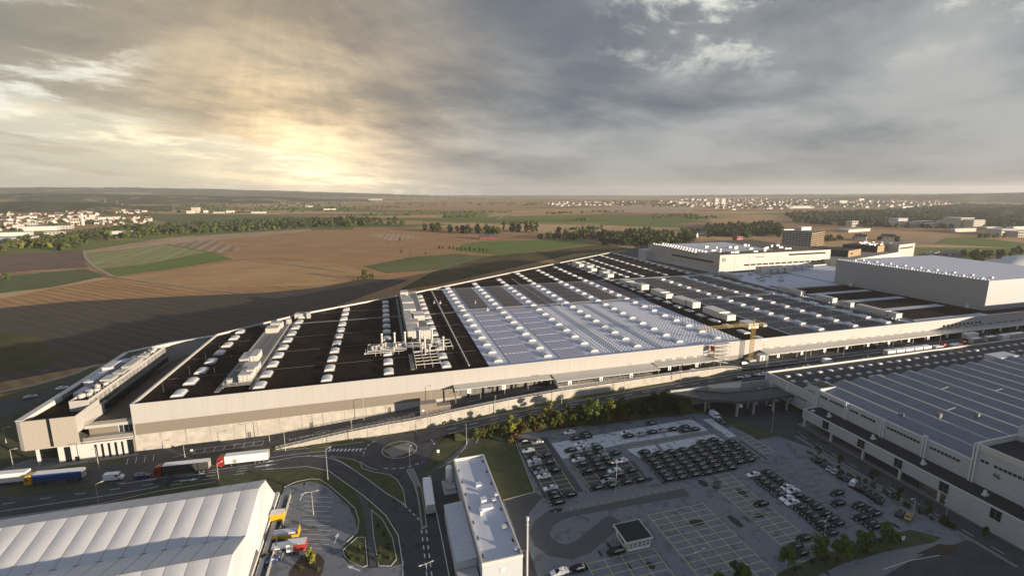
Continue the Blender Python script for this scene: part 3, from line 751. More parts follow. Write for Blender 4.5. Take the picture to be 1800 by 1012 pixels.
# zones lying on the roof
def zone(m,pts,z,name='roof_membrane'):
    mb=MB(); mb.sheet([W(a,b,ZROOF+z) for a,b in pts]); return mb.build(name,M[m],hall)
zone('roof_white',[(131.5,1),(265,1),(265,104),(131.5,104)],.03)
zone('roof_white',[(131.5,107),(268,107),(270,181),(131.5,181)],.03)
zone('roof_pale',[(296,1),(384,1),(384,181),(296,181)],.03)
zone('roof_pale',[(384,1),(449,1),(449,181),(366,181),(384,181)],.025)
zone('roof_white',[(384,120),(448,120),(448,183),(384,181)],.045)
zone('roof_white',[(451,118),(528,118),(528,195),(451,189)],.03)
# dark fields with pale seams right of the second plant strip
for b0,b1 in ((8,28),(34,54),(60,80),(86,104)):
    zone('roof_dark',[(391,b0),(449,b0),(449,b1),(391,b1)],.06)
# pale seams across the dark roof
def seam(a0,a1,b,w=.35,m='roof_seam',z=.05):
    mb=MB(); mb.lbox(a0,a1,b-w/2,b+w/2,ZROOF-.05,ZROOF+z); return mb.build('roof_seam',M[m],hall)
for b in (27,51.8,76.4): seam(.6,131,b,.3)
for b in (128,152.6): seam(45 if b<130 else 84,131,b,.3)
seam(20,450,105.5,2.0,'roof_grey',.10)
seam(124,366,182,1.6,'roof_pale',.10)
for b in (206,231,256,281,306,330):
    a0=interp([(164,106),(241,204),(352,360)],b)+3; seam(a0,361,b,.4)
for b in (27,51.8,76.4,130,155): seam(131.5,264,b,.18,'roof_grey',.045)
# light pipe running back over the roof
mb=MB(); mb.tube(W(123,6,ZROOF+.5),W(123.5,178,ZROOF+.5),.28,n=8)
for b in range(8,178,6): mb.lbox(122.8,123.3,b,b+.15,ZROOF,ZROOF+.5)
mb.build('roof_pipe',M['steel_pale'],hall)
mb=MB(); mb.tube(W(195.5,4,ZROOF+.4),W(195.5,210,ZROOF+.4),.22,n=6); mb.tube(W(218.5,4,ZROOF+.4),W(218.5,100,ZROOF+.4),.25,n=6); mb.build('roof_pipe',M['galv'],hall)
# walkways beside the plant strips
mb=MB(); mb.lbox(24.6,26.2,6,108,ZROOF,ZROOF+.35); mb.build('walkway',M['roof_grey'],hall)
mb=MB(); mb.lbox(36.6,38.0,6,110,ZROOF,ZROOF+.35); mb.build('walkway',M['roof_grey'],hall)
mb=MB(); mb.lbox(96.2,97.6,54,157,ZROOF,ZROOF+.35); mb.build('walkway',M['roof_grey'],hall)
mb=MB(); mb.lbox(98.2,100,9,30,ZROOF,ZROOF+.35); mb.build('walkway',M['roof_grey'],hall)
# skylight: kerb, barrel dome, ribs
def dome_mesh(w,l,h):
    mb=MB(); n=7
    def bx(x0,x1,y0,y1,z0,z1,mi): mb.prism([Vector((x0,y0,0)),Vector((x1,y0,0)),Vector((x1,y1,0)),Vector((x0,y1,0))],z0,z1,mi)
    bx(-w/2-.15,w/2+.15,-l/2-.15,l/2+.15,0,.45,1)
    arc=[(w/2*math.cos(math.pi*i/n),.45+h*math.sin(math.pi*i/n)**.8) for i in range(n+1)]
    ys=[-l/2,l/2]
    for i in range(n):
        (x0,z0),(x1,z1)=arc[i],arc[i+1]; mb.face([(x0,ys[0],z0),(x0,ys[1],z0),(x1,ys[1],z1),(x1,ys[0],z1)],0)
    for y,s in ((ys[0],1),(ys[1],-1)):
        P=[Vector((x,y,z)) for x,z in arc]; mb.face(P if s<0 else P[::-1],0)
    for k in (-1,0,1):
        y=k*l/3.2
        for i in range(n):
            (x0,z0),(x1,z1)=arc[i],arc[i+1]; mb.face([(x0*1.01,y-.06,z0+.03),(x0*1.01,y+.06,z0+.03),(x1*1.01,y+.06,z1+.03),(x1*1.01,y-.06,z1+.03)],1)
    return mb.data('skylight',[M['dome'],M['galv']])
DM=dome_mesh(3.8,5.7,.68); DL=dome_mesh(4.3,15.5,.95); DF=dome_mesh(3.8,6.2,.35)
ROWS=[(12.5,8),(40,8),(64.6,8),(89,9),(113.3,10),(136.6,10.5),(160.3,10.5),(184,11),(207.6,12),(231.6,12),(254,12),(275.5,3),(320,9),(344.5,9),(369.5,9),(296.5,190),(312,190),(336.5,190),(361,190)]
sky_far=[]; nsky=0
for a,b0 in ROWS:
    b=b0+(0 if b0<100 else 2); bend=bspan(min(a,358))-6 if a<364 and not (318<a<372 and b0<100) else 176
    if a in (320,344.5,369.5): bend=174
    k=0
    while b<bend:
        p=W(a,b,ZROOF)-world_loc(hall); near=(a<300 and b<185)
        flat=a in (275.5,296.5,312,336.5,361)
        if nsky<296 and (a<300 or b<150) :
            me=DF if flat else DM
            if a==40 and k in (3,7): me=DM
            part('skylight',me,hall,p,ROT_B+random.uniform(-.01,.01)); nsky+=1
        else: sky_far.append((a,b,flat))
        b+=12.4; k+=1
if sky_far:
    mb=MB()
    for a,b,fl in sky_far:
        h=.6 if fl else 1.3
        mb.prism([W(a-2,b-3.2),W(a+2,b-3.2),W(a+2,b+3.2),W(a-2,b+3.2)],ZROOF,ZROOF+h*.6)
        mb.prism([W(a-1.4,b-3.1),W(a+1.4,b-3.1),W(a+1.4,b+3.1),W(a-1.4,b+3.1)],ZROOF+h*.6,ZROOF+h)
    tag(mb.build('distant_skylights',M['dome'],hall),kind='stuff')
# solar fields: tilted strips running back, one object per bay
def solar(a0,a1,b0,b1,pitch,wid,m,tilt=.18,gaps=(),z=.35,up=1):
    mb=MB(); a=a0
    while a+wid<=a1:
        b=b0
        while b<b1:
            e=min(b+11.6,b1)
            z0,z1=(ZROOF+z,ZROOF+z+tilt) if up>0 else (ZROOF+z+tilt,ZROOF+z)
            mb.face([W(a,b,z0),W(a+wid,b,z1),W(a+wid,e,z1),W(a,e,z0)])
            mb.face([W(a+wid,b,z1),W(a+wid,b,ZROOF+.05),W(a+wid,e,ZROOF+.05),W(a+wid,e,z1)])
            mb.face([W(a,b,z0),W(a,b,ZROOF+.05),W(a+wid,b,ZROOF+.05),W(a+wid,b,z1)])
            b+=12.4
        a+=pitch
    return tag(mb.build('solar_array',M[m],hall),kind='stuff')
cols=[136.6,160.3,184,207.6,231.6,254]
for i,(c0,c1) in enumerate(zip(cols,cols[1:])):
    solar(c0+4.6,c1-4.2,110,180,1.7,1.42,'solar_warm',up=-1)
    if i<2: solar(c0+5.0,c1-4.5,5,101,1.9,1.55,'solar_pale',.10,z=.2)
    # small mounting feet dotted over the pale membrane
    mb=MB(); a=c0+4.5
    while a<c1-4:
        b=6
        while b<101:
            if i>=2 or (b%25)<3: mb.lbox(a,a+.36,b,b+.36,ZROOF+.03,ZROOF+.34)
            b+=2.5
        a+=2.1
    if i>=2: tag(mb.build('mounting_feet',M['dome'],hall),kind='stuff')
mb=MB()
for a in [258+1.9*k for k in range(4)]:
    for b in range(6,101,3): mb.lbox(a,a+.5,b,b+.5,ZROOF+.03,ZROOF+.38)
tag(mb.build('mounting_feet',M['dome'],hall),kind='stuff')
solar(258,268,110,180,1.55,1.42,'solar_warm')
for c0,c1 in ((298,317.5),(323,341.5),(347.5,366.5),(372.5,383)):
    solar(c0,c1,4,92,3.2,1.75,'solar',.30,up=-1); solar(c0,c1,94,178,2.4,1.55,'solar_warm',.22,up=-1)
zone('roof_dark',[(266,1),(294,1),(294,183),(268,183)],.035)
# roof plant: ribbed air handling units
def unit(a0,a1,b0,b1,z0,z1,m='galv',rib=1.2,name='air_handling_unit'):
    mb=MB(); mb.lbox(a0,a1,b0,b1,z0,z1,0); 
    n=max(1,int((a1-a0)/rib))
    for i in range(n):
        x=a0+(a1-a0)*(i+.5)/n; mb.lbox(x-.3*rib,x+.3*rib,b0-.10,b0,z0+.25,z1-.25,1)
    n=max(1,int((b1-b0)/rib))
    for i in range(n):
        y=b0+(b1-b0)*(i+.5)/n; mb.lbox(a1,a1+.10,y-.3*rib,y+.3*rib,z0+.25,z1-.25,1)
    mb.lbox(a0-.12,a1+.12,b0-.12,b1+.12,z1,z1+.12,0)
    for sx in (a0+.3,a1-.5):
        for sy in (b0+.3,b1-.5): mb.lbox(sx,sx+.25,sy,sy+.25,ZROOF,z0,2)
    return mb.build(name,[M[m],M['steel_pale'],M['galv_dark']],hall)
def deck(a0,a1,b0,b1,z,m='galv_dark'):
    mb=MB(); mb.lbox(a0,a1,b0,b1,z-.2,z,0)
    n=int((b1-b0)/4)
    for i in range(n+1):
        for x in (a0+.1,a1-.35): mb.lbox(x,x+.25,b0+(b1-b0-.3)*i/n,b0+(b1-b0-.3)*i/n+.25,ZROOF,z-.2,0)
    o=mb.build('plant_deck',M[m],hall)
    mb=MB()
    for x0,y0,x1,y1 in ((a0,b0,a1,b0),(a0,b0,a0,b1),(a1,b1,a1,b0),(a0,b1,a1,b1)):
        for h in (.55,1.1): mb.bar(W(x0,y0,z+h),W(x1,y1,z+h),.06,.06)
        L_=math.hypot(x1-x0,y1-y0); k=max(1,int(L_/2))
        for i in range(k+1): mb.bar(W(x0+(x1-x0)*i/k,y0+(y1-y0)*i/k,z),W(x0+(x1-x0)*i/k,y0+(y1-y0)*i/k,z+1.1),.06,.06)
    mb.build('deck_railing',M['steel_pale'],hall)
deck(26.6,36.4,9,102,ZROOF+.9,'roof_grey')
for u in ((31.6,36,12,20,18.0,20.8),(30.5,36.2,22,29,18,20.6),(33.6,36.2,16,20,18,21.4),(26.9,30.2,33,43,18,20.8),(30.6,33.4,35,45,18,21.2),(27,33,84,90,18,20.6),(28,33.6,92,97,18,21.2),(34,36.2,103,106,17.5,20.2),(27.4,29,12,14,18,19.3)): unit(*u)
mb=MB()
for i in range(5): mb.tube(W(27.5+.7*i,24,18.6),W(28.2+.7*i,27,18.6),.16,n=6)
mb.build('duct',M['steel_pale'],hall)
deck(98.6,111,54,172,ZROOF+.9,'roof_grey')
for u in ((99.2,104.8,52,62,17.9,22.0),(99.2,105,62.3,70,17.9,21.3),(105.6,110.6,50,57,17.9,22.4),(99.2,106,72,80,17.9,21.2),(99.2,103.4,84,104,17.9,20.6),(104,110.8,96,100,17.9,20.8),(99.6,107,108,124,17.9,20.4),(104.6,110.8,88,94,17.9,20.8),(99.6,107,128,138,17.9,20.6),(99.2,106,140,150,17.9,20.3),(99.6,105,160,168,17.9,20.8),(100,103,152,156,17.9,20)): unit(*u)
# the row of large plant blocks on the dark strip
for b,l,w in ((268,10,6.4),(258,8,5.6),(238,9,6.6),(228,7,5.6),(203,9,6.6),(193,7,5.8),(161,13,7.0),(148,9,5.6),(136,8,6.4),(112,14,7.2),(103,7,5.6),(84,15,7.6),(73,8,5.8),(50,16,7.4),(40,8,6.0),(22,8,6.6)):
    a=interp([(20,284.5),(77,283.5),(175,281),(280,280)],b)
    unit(a-w/2,a+w/2,b-l/2,b+l/2,17.6,20.4+random.uniform(-.4,.9),'steel_pale',1.5)
for b,l,w in ((92,22,4.2),(62,14,4),(28,20,4.4),(14,5,4.8),(163,22,4.5),(46,8,3.2)):
    a=interp([(10,384.5),(100,383),(170,384)],b); unit(a-w/2,a+w/2,b-l/2,b+l/2,17.5,20.0+random.uniform(-.2,.6),'galv',1.4)
mb=MB()
for b in range(8,118,2): mb.lbox(379.6,380.6,b,b+.7,ZROOF,ZROOF+.9)
tag(mb.build('roof_vents',M['dome'],hall),kind='stuff')
mb=MB(); mb.lbox(386.8,388,4,118,ZROOF,ZROOF+.7); mb.build('walkway',M['roof_grey'],hall)
# cooling units in front of the rear buildings
for i in range(4):
    for j in range(2):
        a=424+i*8+j*2; b=165+j*9; unit(a,a+6,b,b+5,18.2,22.2,'steel_pale',1.3,'cooling_unit')
for i in range(5): unit(455+i*8,460+i*8,176,182,18.2,21.5,'steel_pale',1.2,'cooling_unit')
for i in range(14):
    a=390+random.uniform(0,55); b=126+random.uniform(0,50); unit(a,a+random.uniform(2,6),b,b+random.uniform(1.5,3),17.3,18.4+random.uniform(0,.8),'galv')
# exhaust stacks and their steel rack
def stack(a,b,h,r=.42):
    mb=MB(); mb.tube(W(a,b,ZROOF),W(a,b,ZROOF+h-1),r,n=12)
    mb.tube(W(a,b,ZROOF+h-1.0),W(a,b,ZROOF+h-.5),r,r*1.5,12); mb.tube(W(a,b,ZROOF+h-.5),W(a,b,ZROOF+h),r*1.5,r*1.1,12)
    for z in (2.4,4.6,6.4): mb.tube(W(a,b,ZROOF+z),W(a,b,ZROOF+z+.18),r*1.2,n=12)
    o=mb.build('exhaust_stack',M['steel_pale'],hall); return o
for a,b,h in ((86.5,40,8.4),(92.4,38.6,8.8),(97.3,39.4,8.6),(104.4,41,8.4),(105.8,27.5,9.0),(110.4,40.6,8.4),(114.9,32,6.8)): stack(a,b,h)
mb=MB()
def rack(a0,a1,b0,b1,na,nb,z):
    for i in range(na+1):
        a=a0+(a1-a0)*i/na; mb.bar(W(a,b0,z),W(a,b1,z),.16,.22)
        for j in range(nb+1): mb.bar(W(a,b0+(b1-b0)*j/nb,ZROOF),W(a,b0+(b1-b0)*j/nb,z),.16,.16)
    for j in range(nb+1): mb.bar(W(a0,b0+(b1-b0)*j/nb,z+.02),W(a1,b0+(b1-b0)*j/nb,z+.02),.18,.26)
rack(80,97.5,32,43,5,3,18.6); rack(80,97.5,32,43,3,1,19.5); rack(100.6,111.2,10,27,3,4,18.7); rack(100.6,112,27,45,3,3,19.2); rack(113,119.5,32,43,2,2,18.7)
tag(mb.build('steel_rack',M['steel_pale'],hall),kind='stuff')
mb=MB()
for i in range(26):
    p=(random.uniform(81,97),random.uniform(33,42)) if i<14 else (random.uniform(101,111),random.uniform(26,44))
    if i%2: mb.tube(W(p[0],p[1],18.7),W(p[0],p[1],20.4+random.random()),.55,n=8)
    else: mb.lbox(p[0]-.7,p[0]+.7,p[1]-.6,p[1]+.6,18.7,20+random.random())
for i in range(10):
    b=33+i; mb.tube(W(82,b,19.3),W(110,b+random.uniform(-2,2),19.3),.18,n=6)
tag(mb.build('rack_plant',M['galv'],hall),kind='stuff')
for a,b in ((79,36.5),(138,116),(148,126),(152,104.5),(203,104.5),(125,133),(121,134)):
    mb=MB(); mb.lbox(a-.6,a+.6,b-.5,b+.5,ZROOF,ZROOF+.7); mb.tube(W(a,b,ZROOF+.7),W(a,b,ZROOF+2.2),.15,n=6); mb.build('roof_vent',M['dome'],hall)
for a,b in ((6,12),(9,30),(10,47),(12,60),(20,24),(22,40),(52,124),(60,134),(104,160),(110,166)):
    mb=MB(); mb.tube(W(a,b,ZROOF),W(a,b,ZROOF+4.2),.05,.03,5); mb.build('lightning_rod',M['galv_dark'],hall)
# plant house on the left rear edge
mb=MB(); mb.lbox(36,44,118,123,ZROOF,ZROOF+2.6); mb.lbox(43,45,116,119,ZROOF,ZROOF+3.4); mb.build('roof_house',M['cream_panel'],hall)

# high bay block standing up out of the hall
hb=thing('high_bay_hall',W(457,11,17),'tall windowless grey and cream high bay block rising behind the flat roof at right','warehouse')
mb=MB(); HBP=[(457.5,10.9),(560,10.9),(560,114.8),(450,114.8)]; mb.prism([W(a,b) for a,b in HBP],16.9,36.0,0,1); mb.build('walls',[M['wall_grey'],M['roof_white']],hb)
mb=MB(); HB2=[(457.5,10.9),(450,114.8)]
def skin(name,p,q,z0,z1,n,m,par,out=.06):
    P,Q=W(*p),W(*q); d=(Q-P).normalized(); nn=Vector((d.y,-d.x,0))
    for i in range(n):
        zz0=z0+(z1-z0)*i/n+.02; zz1=z0+(z1-z0)*(i+1)/n-.02
        mb=MB(); mb.prism([P+nn*out,Q+nn*out,Q-nn*.05,P-nn*.05],zz0,zz1); mb.build(name,M[m],par)
skin('cladding_panel',(457.4,10.9),(560,10.9),17.0,36.4,5,'panel_grey',hb)
skin('cladding_panel',(450,114.8),(457.5,10.9),17.0,36.4,5,'panel_grey',hb)
mb=MB()
for i in range(52):
    f=i/51; a=450.3+(457.8-450.3)*f; b=114-(114-12)*f; mb.lbox(a,a+.9,b-.5,b+.5,36.4,37.0)
tag(mb.build('roof_vents',M['dome'],hb),kind='stuff')
for i in range(9):
    for j in range(2): 
        mb=MB(); a=463+j*9-i*.5; b=18+i*11; mb.lbox(a,a+1.8,b,b+1.8,36.0,37.0); mb.build('roof_hatch',M['dome'],hb)
mb=MB(); mb.lbox(456.2,457.2,19,21,ZROOF,ZROOF+2.6); mb.build('door',M['white_trim'],hb)
mb=MB(); mb.lbox(449.4,450.0,98,100.5,ZROOF,ZROOF+2.6); mb.build('door',M['white_trim'],hb)
# small high windows in the facade below the high bay
mb=MB()
for i in range(10): mb.lbox(405+i*3.4,406.6+i*3.4,-.13,.0,13.4,14.8)
mb.build('window_strip',M['glass_dark'],hall)
# ------------------------------------------------------------------ docks in front
def canopy(a0,a1,zb,zf,depth,label):
    t=thing('dock_canopy',W(a0,0,zy(a0)),label,'canopy')
    mb=MB(); mb.prism([W(a0,-.05),W(a1,-.05),W(a1,-depth),W(a0,-depth)],[zb-.3,zb-.3,zf-.3,zf-.3],[zb,zb,zf,zf]); mb.build('canopy_roof',M['galv'],t)
    mb=MB(); mb.lbox(a0-.1,a1+.1,-depth-.25,-depth,zf-.35,zf+.05); mb.build('canopy_edge',M['galv'],t)
    n=int((a1-a0)/9)
    for i in range(n+1):
        a=a0+.4+(a1-a0-.8)*i/n; mb=MB(); mb.lbox(a-.18,a+.18,-depth+.3,-depth+.66,zy(a),zf-.3); mb.build('canopy_post',M['galv_dark'],t)
    for i in range(int((a1-a0)/15)):
        a=a0+6+i*15; mb=MB(); mb.lbox(a-.8,a+.8,-depth-.35,-depth-.27,zf-2.2,zf-.3); mb.build('dock_number_sign',M['sign_white'],t)
        mb=MB(); mb.lbox(a-.22,a+.22,-depth-.40,-depth-.36,zf-1.7,zf-.9); mb.build('dock_number',M['sign_dark'],t)
    return t
def dock_doors(a0,a1,step,parent=hall):
    a=a0
    while a<a1:
        mb=MB(); mb.lbox(a,a+3.4,-.12,0,zy(a)+.9,zy(a)+4.6); mb.build('dock_door',M['galv_dark'],hall)
        mb=MB(); mb.lbox(a+3.7,a+4.0,-.9,0,zy(a),zy(a)+3.6); mb.build('dock_fender',M['sign_dark'],hall); a+=step
canopy(115,158,11.9,11.5,4.6,'long grey loading dock canopy at the left end of the cream facade'); dock_doors(118,156,6.4)
canopy(159,210,11.7,11.3,8.0,'deep grey loading canopy on posts in the middle of the cream facade'); canopy(210.5,246,11.9,11.6,5.6,'grey loading canopy left of the yellow tower crane'); dock_doors(212,244,6)
canopy(273,528,12.2,11.9,6.5,'very long grey dock canopy right of the yellow tower crane'); dock_doors(276,520,7)
t=thing('dock_platform',W(160,-8,zy(160)),'raised concrete loading platform with railing under the middle canopy','platform')
mb=MB(); mb.lbox(159.5,206,-8.4,-2,zy(170),zy(170)+1.2); mb.build('platform',M['concrete'],t)
mb=MB()
for h in (.5,1.0): mb.bar(W(159.5,-8.3,zy(170)+1.2+h),W(206,-8.3,zy(170)+1.2+h),.07,.07)
for i in range(24): mb.bar(W(159.6+i*2,-8.3,zy(170)+1.2),W(159.6+i*2,-8.3,zy(170)+2.2),.07,.07)
mb.build('railing',M['steel_pale'],t)
# grey gate lodge in the yard
t=thing('guard_lodge',W(103,-7,zy(103)),'small grey boxy lodge with stepped roof beside the loading yard','lodge')
mb=MB(); mb.lbox(100.4,107,-9.2,-5.4,zy(101)-.5,zy(101)+4.6); mb.build('tall_block',M['taupe_panel'],t)
mb=MB(); mb.lbox(107.02,112.6,-9.2,-6.2,zy(101)-.5,zy(101)+3.2); mb.build('low_block',M['taupe_panel'],t)
mb=MB(); mb.lbox(101.2,101.9,-9.26,-9.21,zy(101)+1.6,zy(101)+2.4); mb.build('sign_plate',M['sign_white'],t)
mb=MB(); mb.lbox(100.3,112.7,-9.6,-9.3,zy(101)-.6,zy(101)+.35); mb.build('plinth',M['concrete'],t)
# ------------------------------------------------------------------ retaining wall in panels with rail
rw=thing('retaining_wall',W(50,-13,0),'long pale concrete retaining wall with guard rail between road and yard','wall')
a=48.0
while a<252:
    e=min(a+8,252); z0=interp(ZR_T,a)-1; h0=interp([(48,.25),(60,1.7),(71,2.9),(91,4.4),(113,4.4),(161,4.0),(210,3.5),(244,3.0),(252,.9)],a); h1=interp([(48,.25),(60,1.7),(71,2.9),(91,4.4),(113,4.4),(161,4.0),(210,3.5),(244,3.0),(252,.9)],e)
    mb=MB(); mb.prism([W(a+.04,-13.0),W(e-.04,-13.0),W(e-.04,-12.6),W(a+.04,-12.6)],[z0]*4,[zr(a)+h0,zr(e)+h1,zr(e)+h1,zr(a)+h0]); mb.build('concrete_panel',M['concrete_grey'] if 116<a*1 and False else M['concrete'],rw)
    mb=MB(); k=4
    for i in range(k+1):
        x=a+(e-a)*i/k; zt=zr(x)+h0+(h1-h0)*i/k; 
        if i<k: mb.bar(W(x,-12.8,zt),W(x,-12.8,zt+.9),.09,.09)
    for h in (.5,.88): mb.bar(W(a,-12.8,zr(a)+h0+h),W(e,-12.8,zr(e)+h1+h),.08,.12)
    tag(mb.build('guard_rail',M['galv'],rw),kind=None); a=e
# parking fence along the facade
t=thing('yard_fence',W(62,-8.5,1),'low wire fence on posts running beside the parked cars in the yard','fence')
mb=MB()
for i in range(24):
    a=52+i*2; mb.bar(W(a,-8.6,zy(a)),W(a,-8.6,zy(a)+1.1),.07,.07)
    if i<23:
        for h in (.4,.75,1.08): mb.bar(W(a,-8.6,zy(a)+h),W(a+2,-8.6,zy(a+2)+h),.04,.04)
mb.build('rails',M['galv'],t)
# ================================================================== OFFICE WING (left end)
ow=thing('office_wing',W(-24,0,0),'cream clad office wing on slim columns at the left end of the hall','office building')
ZW=16.4
def lp(name,m,pts,z0,z1,top=None): 
    mb=MB(); mb.prism([W(a,b) for a,b in pts],z0,z1,0,1 if top else 0); return mb.build(name,[M[m],M[top]] if top else M[m],ow)
# roof slab and floor of the upper box
lp('upper_floor','concrete',[(-31.5,-1.0),(-15.8,-1.2),(-15.8,12),(-18,20),(-18,92),(-31.5,76)],5.9,6.3)
lp('roof','roof_dark',[(-31.3,0),(-16,0),(-16,20),(-16,74),(-30,74)],13.9,14.3)
# front facade in standing panels, with the dark slot between the two blocks
def panels(p,q,n,z0,z1,m='cream_panel',t=.3):
    P,Q=W(*p),W(*q); d=(Q-P); dn=d.normalized(); nn=Vector((-dn.y,dn.x,0))
    for i in range(n):
        s=P+d*(i/n)+dn*.012; e=P+d*((i+1)/n)-dn*.012
        mb=MB(); mb.prism([s,e,e+nn*t,s+nn*t],z0,z1); mb.build('facade_panel',M[m],ow)
panels((-32.6,-.2),(-31.0,-1.2),1,5.9,ZW,'white_panel')
panels((-31.0,-1.2),(-24.0,-1.2),8,5.9,ZW,'beige_panel'); panels((-22.9,-1.2),(-15.6,-1.2),8,5.9,ZW,'beige_panel')
lp('slot','glass_dark',[(-24.0,-.9),(-22.9,-.9),(-22.9,-.3),(-24.0,-.3)],5.9,ZW-.2)
panels((-15.6,-1.2),(-15.6,14),8,10.2,ZW)
# left parapet wall with broad sloping cap
for (p,q,h) in (((-32.6,-.2),(-32.4,20.5),ZW),((-32.4,20.5),(-32.4,75),ZW),((-32.4,75),(-17.4,87.5),ZW),((-17.4,87.5),(1.0,95),ZW)):
    P,Q=W(*p),W(*q); d=(Q-P).normalized(); n=Vector((-d.y,d.x,0))*-1
    mb=MB(); mb.prism([P,Q,Q+n*.5,P+n*.5],-.5 if p[1]>10 else 5.9,h-.1); mb.build('wall',M['cream_panel'],ow)
    mb=MB(); mb.prism([P-n*.2,Q-n*.2,Q+n*2.0,P+n*2.0],h-.1,h+.15); mb.build('parapet_cap',M['white_panel'],ow)
lp('sloped_fin','white_panel',[(-31.8,.2),(-29.9,20.2),(-31.9,20.2)],ZW-1.5,ZW-.15)
# raised plant spine
lp('spine','cream_panel',[(-22.2,9.2),(-16.3,8.6),(-15.4,74),(-21,76)],10.2,17.2,'roof_dark')
panels((-16.3,8.6),(-15.4,74),20,13.4,18.2); panels((-22.3,9.2),(-16.3,8.6),5,14.3,18.2); panels((-21,76),(-22.3,9.2),24,14.3,18.2)
lp('slit_window','glass_dark',[(-15.25,16),(-14.9,16),(-14.0,72),(-14.4,72)],11.0,13.3)
lp('court_wall','cream_panel',[(-16.0,3),(-15.5,3),(-15.2,18),(-15.7,18)],10.2,14.2)
# plant on the spine
for i,(a,b,r) in enumerate(((-20.6,14,1.1),(-18.6,14.6,.8),(-20.2,18,1.2),(-18.2,19,1.0),(-19.8,23,.9),(-18,25,.9),(-18.2,62,1.0),(-17.6,66,1.1),(-18.2,70,.9),(-19.2,16.6,.7))):
    mb=MB(); mb.tube(W(a,b,17.2),W(a,b,18.6),r,r*1.05,12); mb.tube(W(a,b,18.6),W(a,b,18.95),r*1.1,r*.7,12); mb.build('roof_fan',M['steel_pale'],ow)
for a0,a1,b0,b1,z1 in ((-20.8,-17.2,27,33,19.2),(-20.4,-17,36,40,18.8),(-19.4,-16.2,41,53,19.6),(-19.4,-16.4,56,60,19.3),(-27.6,-24.4,30,42,18.0),(-27.2,-24,43,52,19.2),(-27.4,-25,22,29,16.4),(-26.8,-23.6,54,60,17.5),(-25.4,-22.8,60,66,16.8),(-25,-22.6,20,24,16.0)):
    mb=MB(); mb.lbox(a0,a1,b0,b1,14.3 if a0<-22 else 17.2,z1); mb.lbox(a0-.1,a1+.1,b0-.1,b1+.1,z1,z1+.15)
    k=int((b1-b0)/1.1)
    for i in range(k): mb.lbox(a1,a1+.12,b0+.3+i*1.1,b0+.9+i*1.1,(14.6 if a0<-22 else 17.4),z1-.3)
    mb.build('roof_plant',M['galv'] if a0>-22 else M['roof_pale'],ow)
mb=MB()
for b in range(10,74,2): mb.bar(W(-16.4,b,18.2),W(-16.4,b,19.1),.06,.06)
mb.bar(W(-16.4,10,19.1),W(-15.6,73,19.1),.07,.07); mb.build('roof_railing',M['steel_pale'],ow)
# sunken terrace between the spine and the hall
lp('terrace','roof_brown',[(-16,4),(-.4,5),(-.4,92),(-8,88),(-15,74)],9.4,9.8)
lp('terrace_edge','cream_panel',[(-15.4,2.2),(-.3,2.2),(-.3,3.2),(-15.4,3.2)],9.9,11.0)
lp('loggia_wall','taupe_panel',[(-15.4,4.6),(-6.5,4.6),(-6.5,5.0),(-15.4,5.0)],6.4,9.9)
lp('loggia_glass','glass_blue',[(-6.5,4.7),(-.4,4.7),(-.4,4.9),(-6.5,4.9)],6.4,9.9)
for i in range(5):
    a=-6.5+i*1.5; lp('mullion','white_trim',[(a,4.5),(a+.12,4.5),(a+.12,4.7),(a,4.7)],6.4,9.9)
lp('loggia_floor','concrete',[(-15.4,-.2),(-.3,-.2),(-.3,5.0),(-15.4,5.0)],5.9,6.4)
mb=MB()
for y,z in ((0.2,6.4),(2.7,11.0)):
    for i in range(26): a=-15.2+i*.58; mb.bar(W(a,y,z),W(a,y,z+1.0),.05,.05); mb.bar(W(a,y,z),W(min(a+.58,-.4),y,z+1.0),.03,.03)
    for h in (.5,1.0): mb.bar(W(-15.3,y,z+h),W(-.4,y,z+h),.07,.07)
mb.build('terrace_railing',M['steel_pale'],ow)
# ground floor with tall window slots
wins=[(-20.6,-18.6),(-11.9,-11.0),(-10.0,-9.1),(-8.0,-7.1),(-6.0,-5.1),(-4.0,-3.2),(-2.2,-.4)]
cur=-22.2
for w0,w1 in wins:
    lp('wall','white_panel',[(cur,-1.1),(w0,-1.1),(w0,-.6),(cur,-.6)],-.5,5.88); 
    lp('window','glass_dark',[(w0,-.85),(w1,-.85),(w1,-.7),(w0,-.7)],0.0,5.2 if w1-w0<1.5 else 5.6)
    lp('lintel','white_panel',[(w0,-1.1),(w1,-1.1),(w1,-.6),(w0,-.6)],5.2 if w1-w0<1.5 else 5.6,5.88); cur=w1
lp('ground_floor_back','taupe_panel',[(-22,-.5),(0,-.5),(0,30),(-22,30)],-.5,5.85)
for a,b in ((-28,-.6),(-26,9),(-30,20)):
    mb=MB(); mb.lbox(a-.35,a+.35,b-.35,b+.35,-.5,5.9); mb.build('column',M['white_panel'],ow)
lp('vent_box','glass_dark',[(-17.4,-1.5),(-16.4,-1.5),(-16.4,-1.15),(-17.4,-1.15)],.3,1.7)
# bikes and furniture hints at the entrance are left as small planters
t=thing('bench',W(-13,-2.6,0),'low dark bench against the white ground floor of the office wing','bench')
mb=MB(); mb.lbox(-13.6,-11.8,-2.6,-2.1,.40,.48); mb.build('seat',M['timber_red'],t); mb=MB(); mb.lbox(-13.4,-13.3,-2.5,-2.2,0,.4); mb.lbox(-12.1,-12,-2.5,-2.2,0,.4); mb.build('frame',M['galv_dark'],t)

# ================================================================== BUILDING ON THE RIGHT
b46=thing('workshop_hall',W(247.5,-54,0),'long white ribbed works building with saw roof and number 46 along the lane at right','factory')
def bp(name,mb,m): return mb.build(name,m,b46)
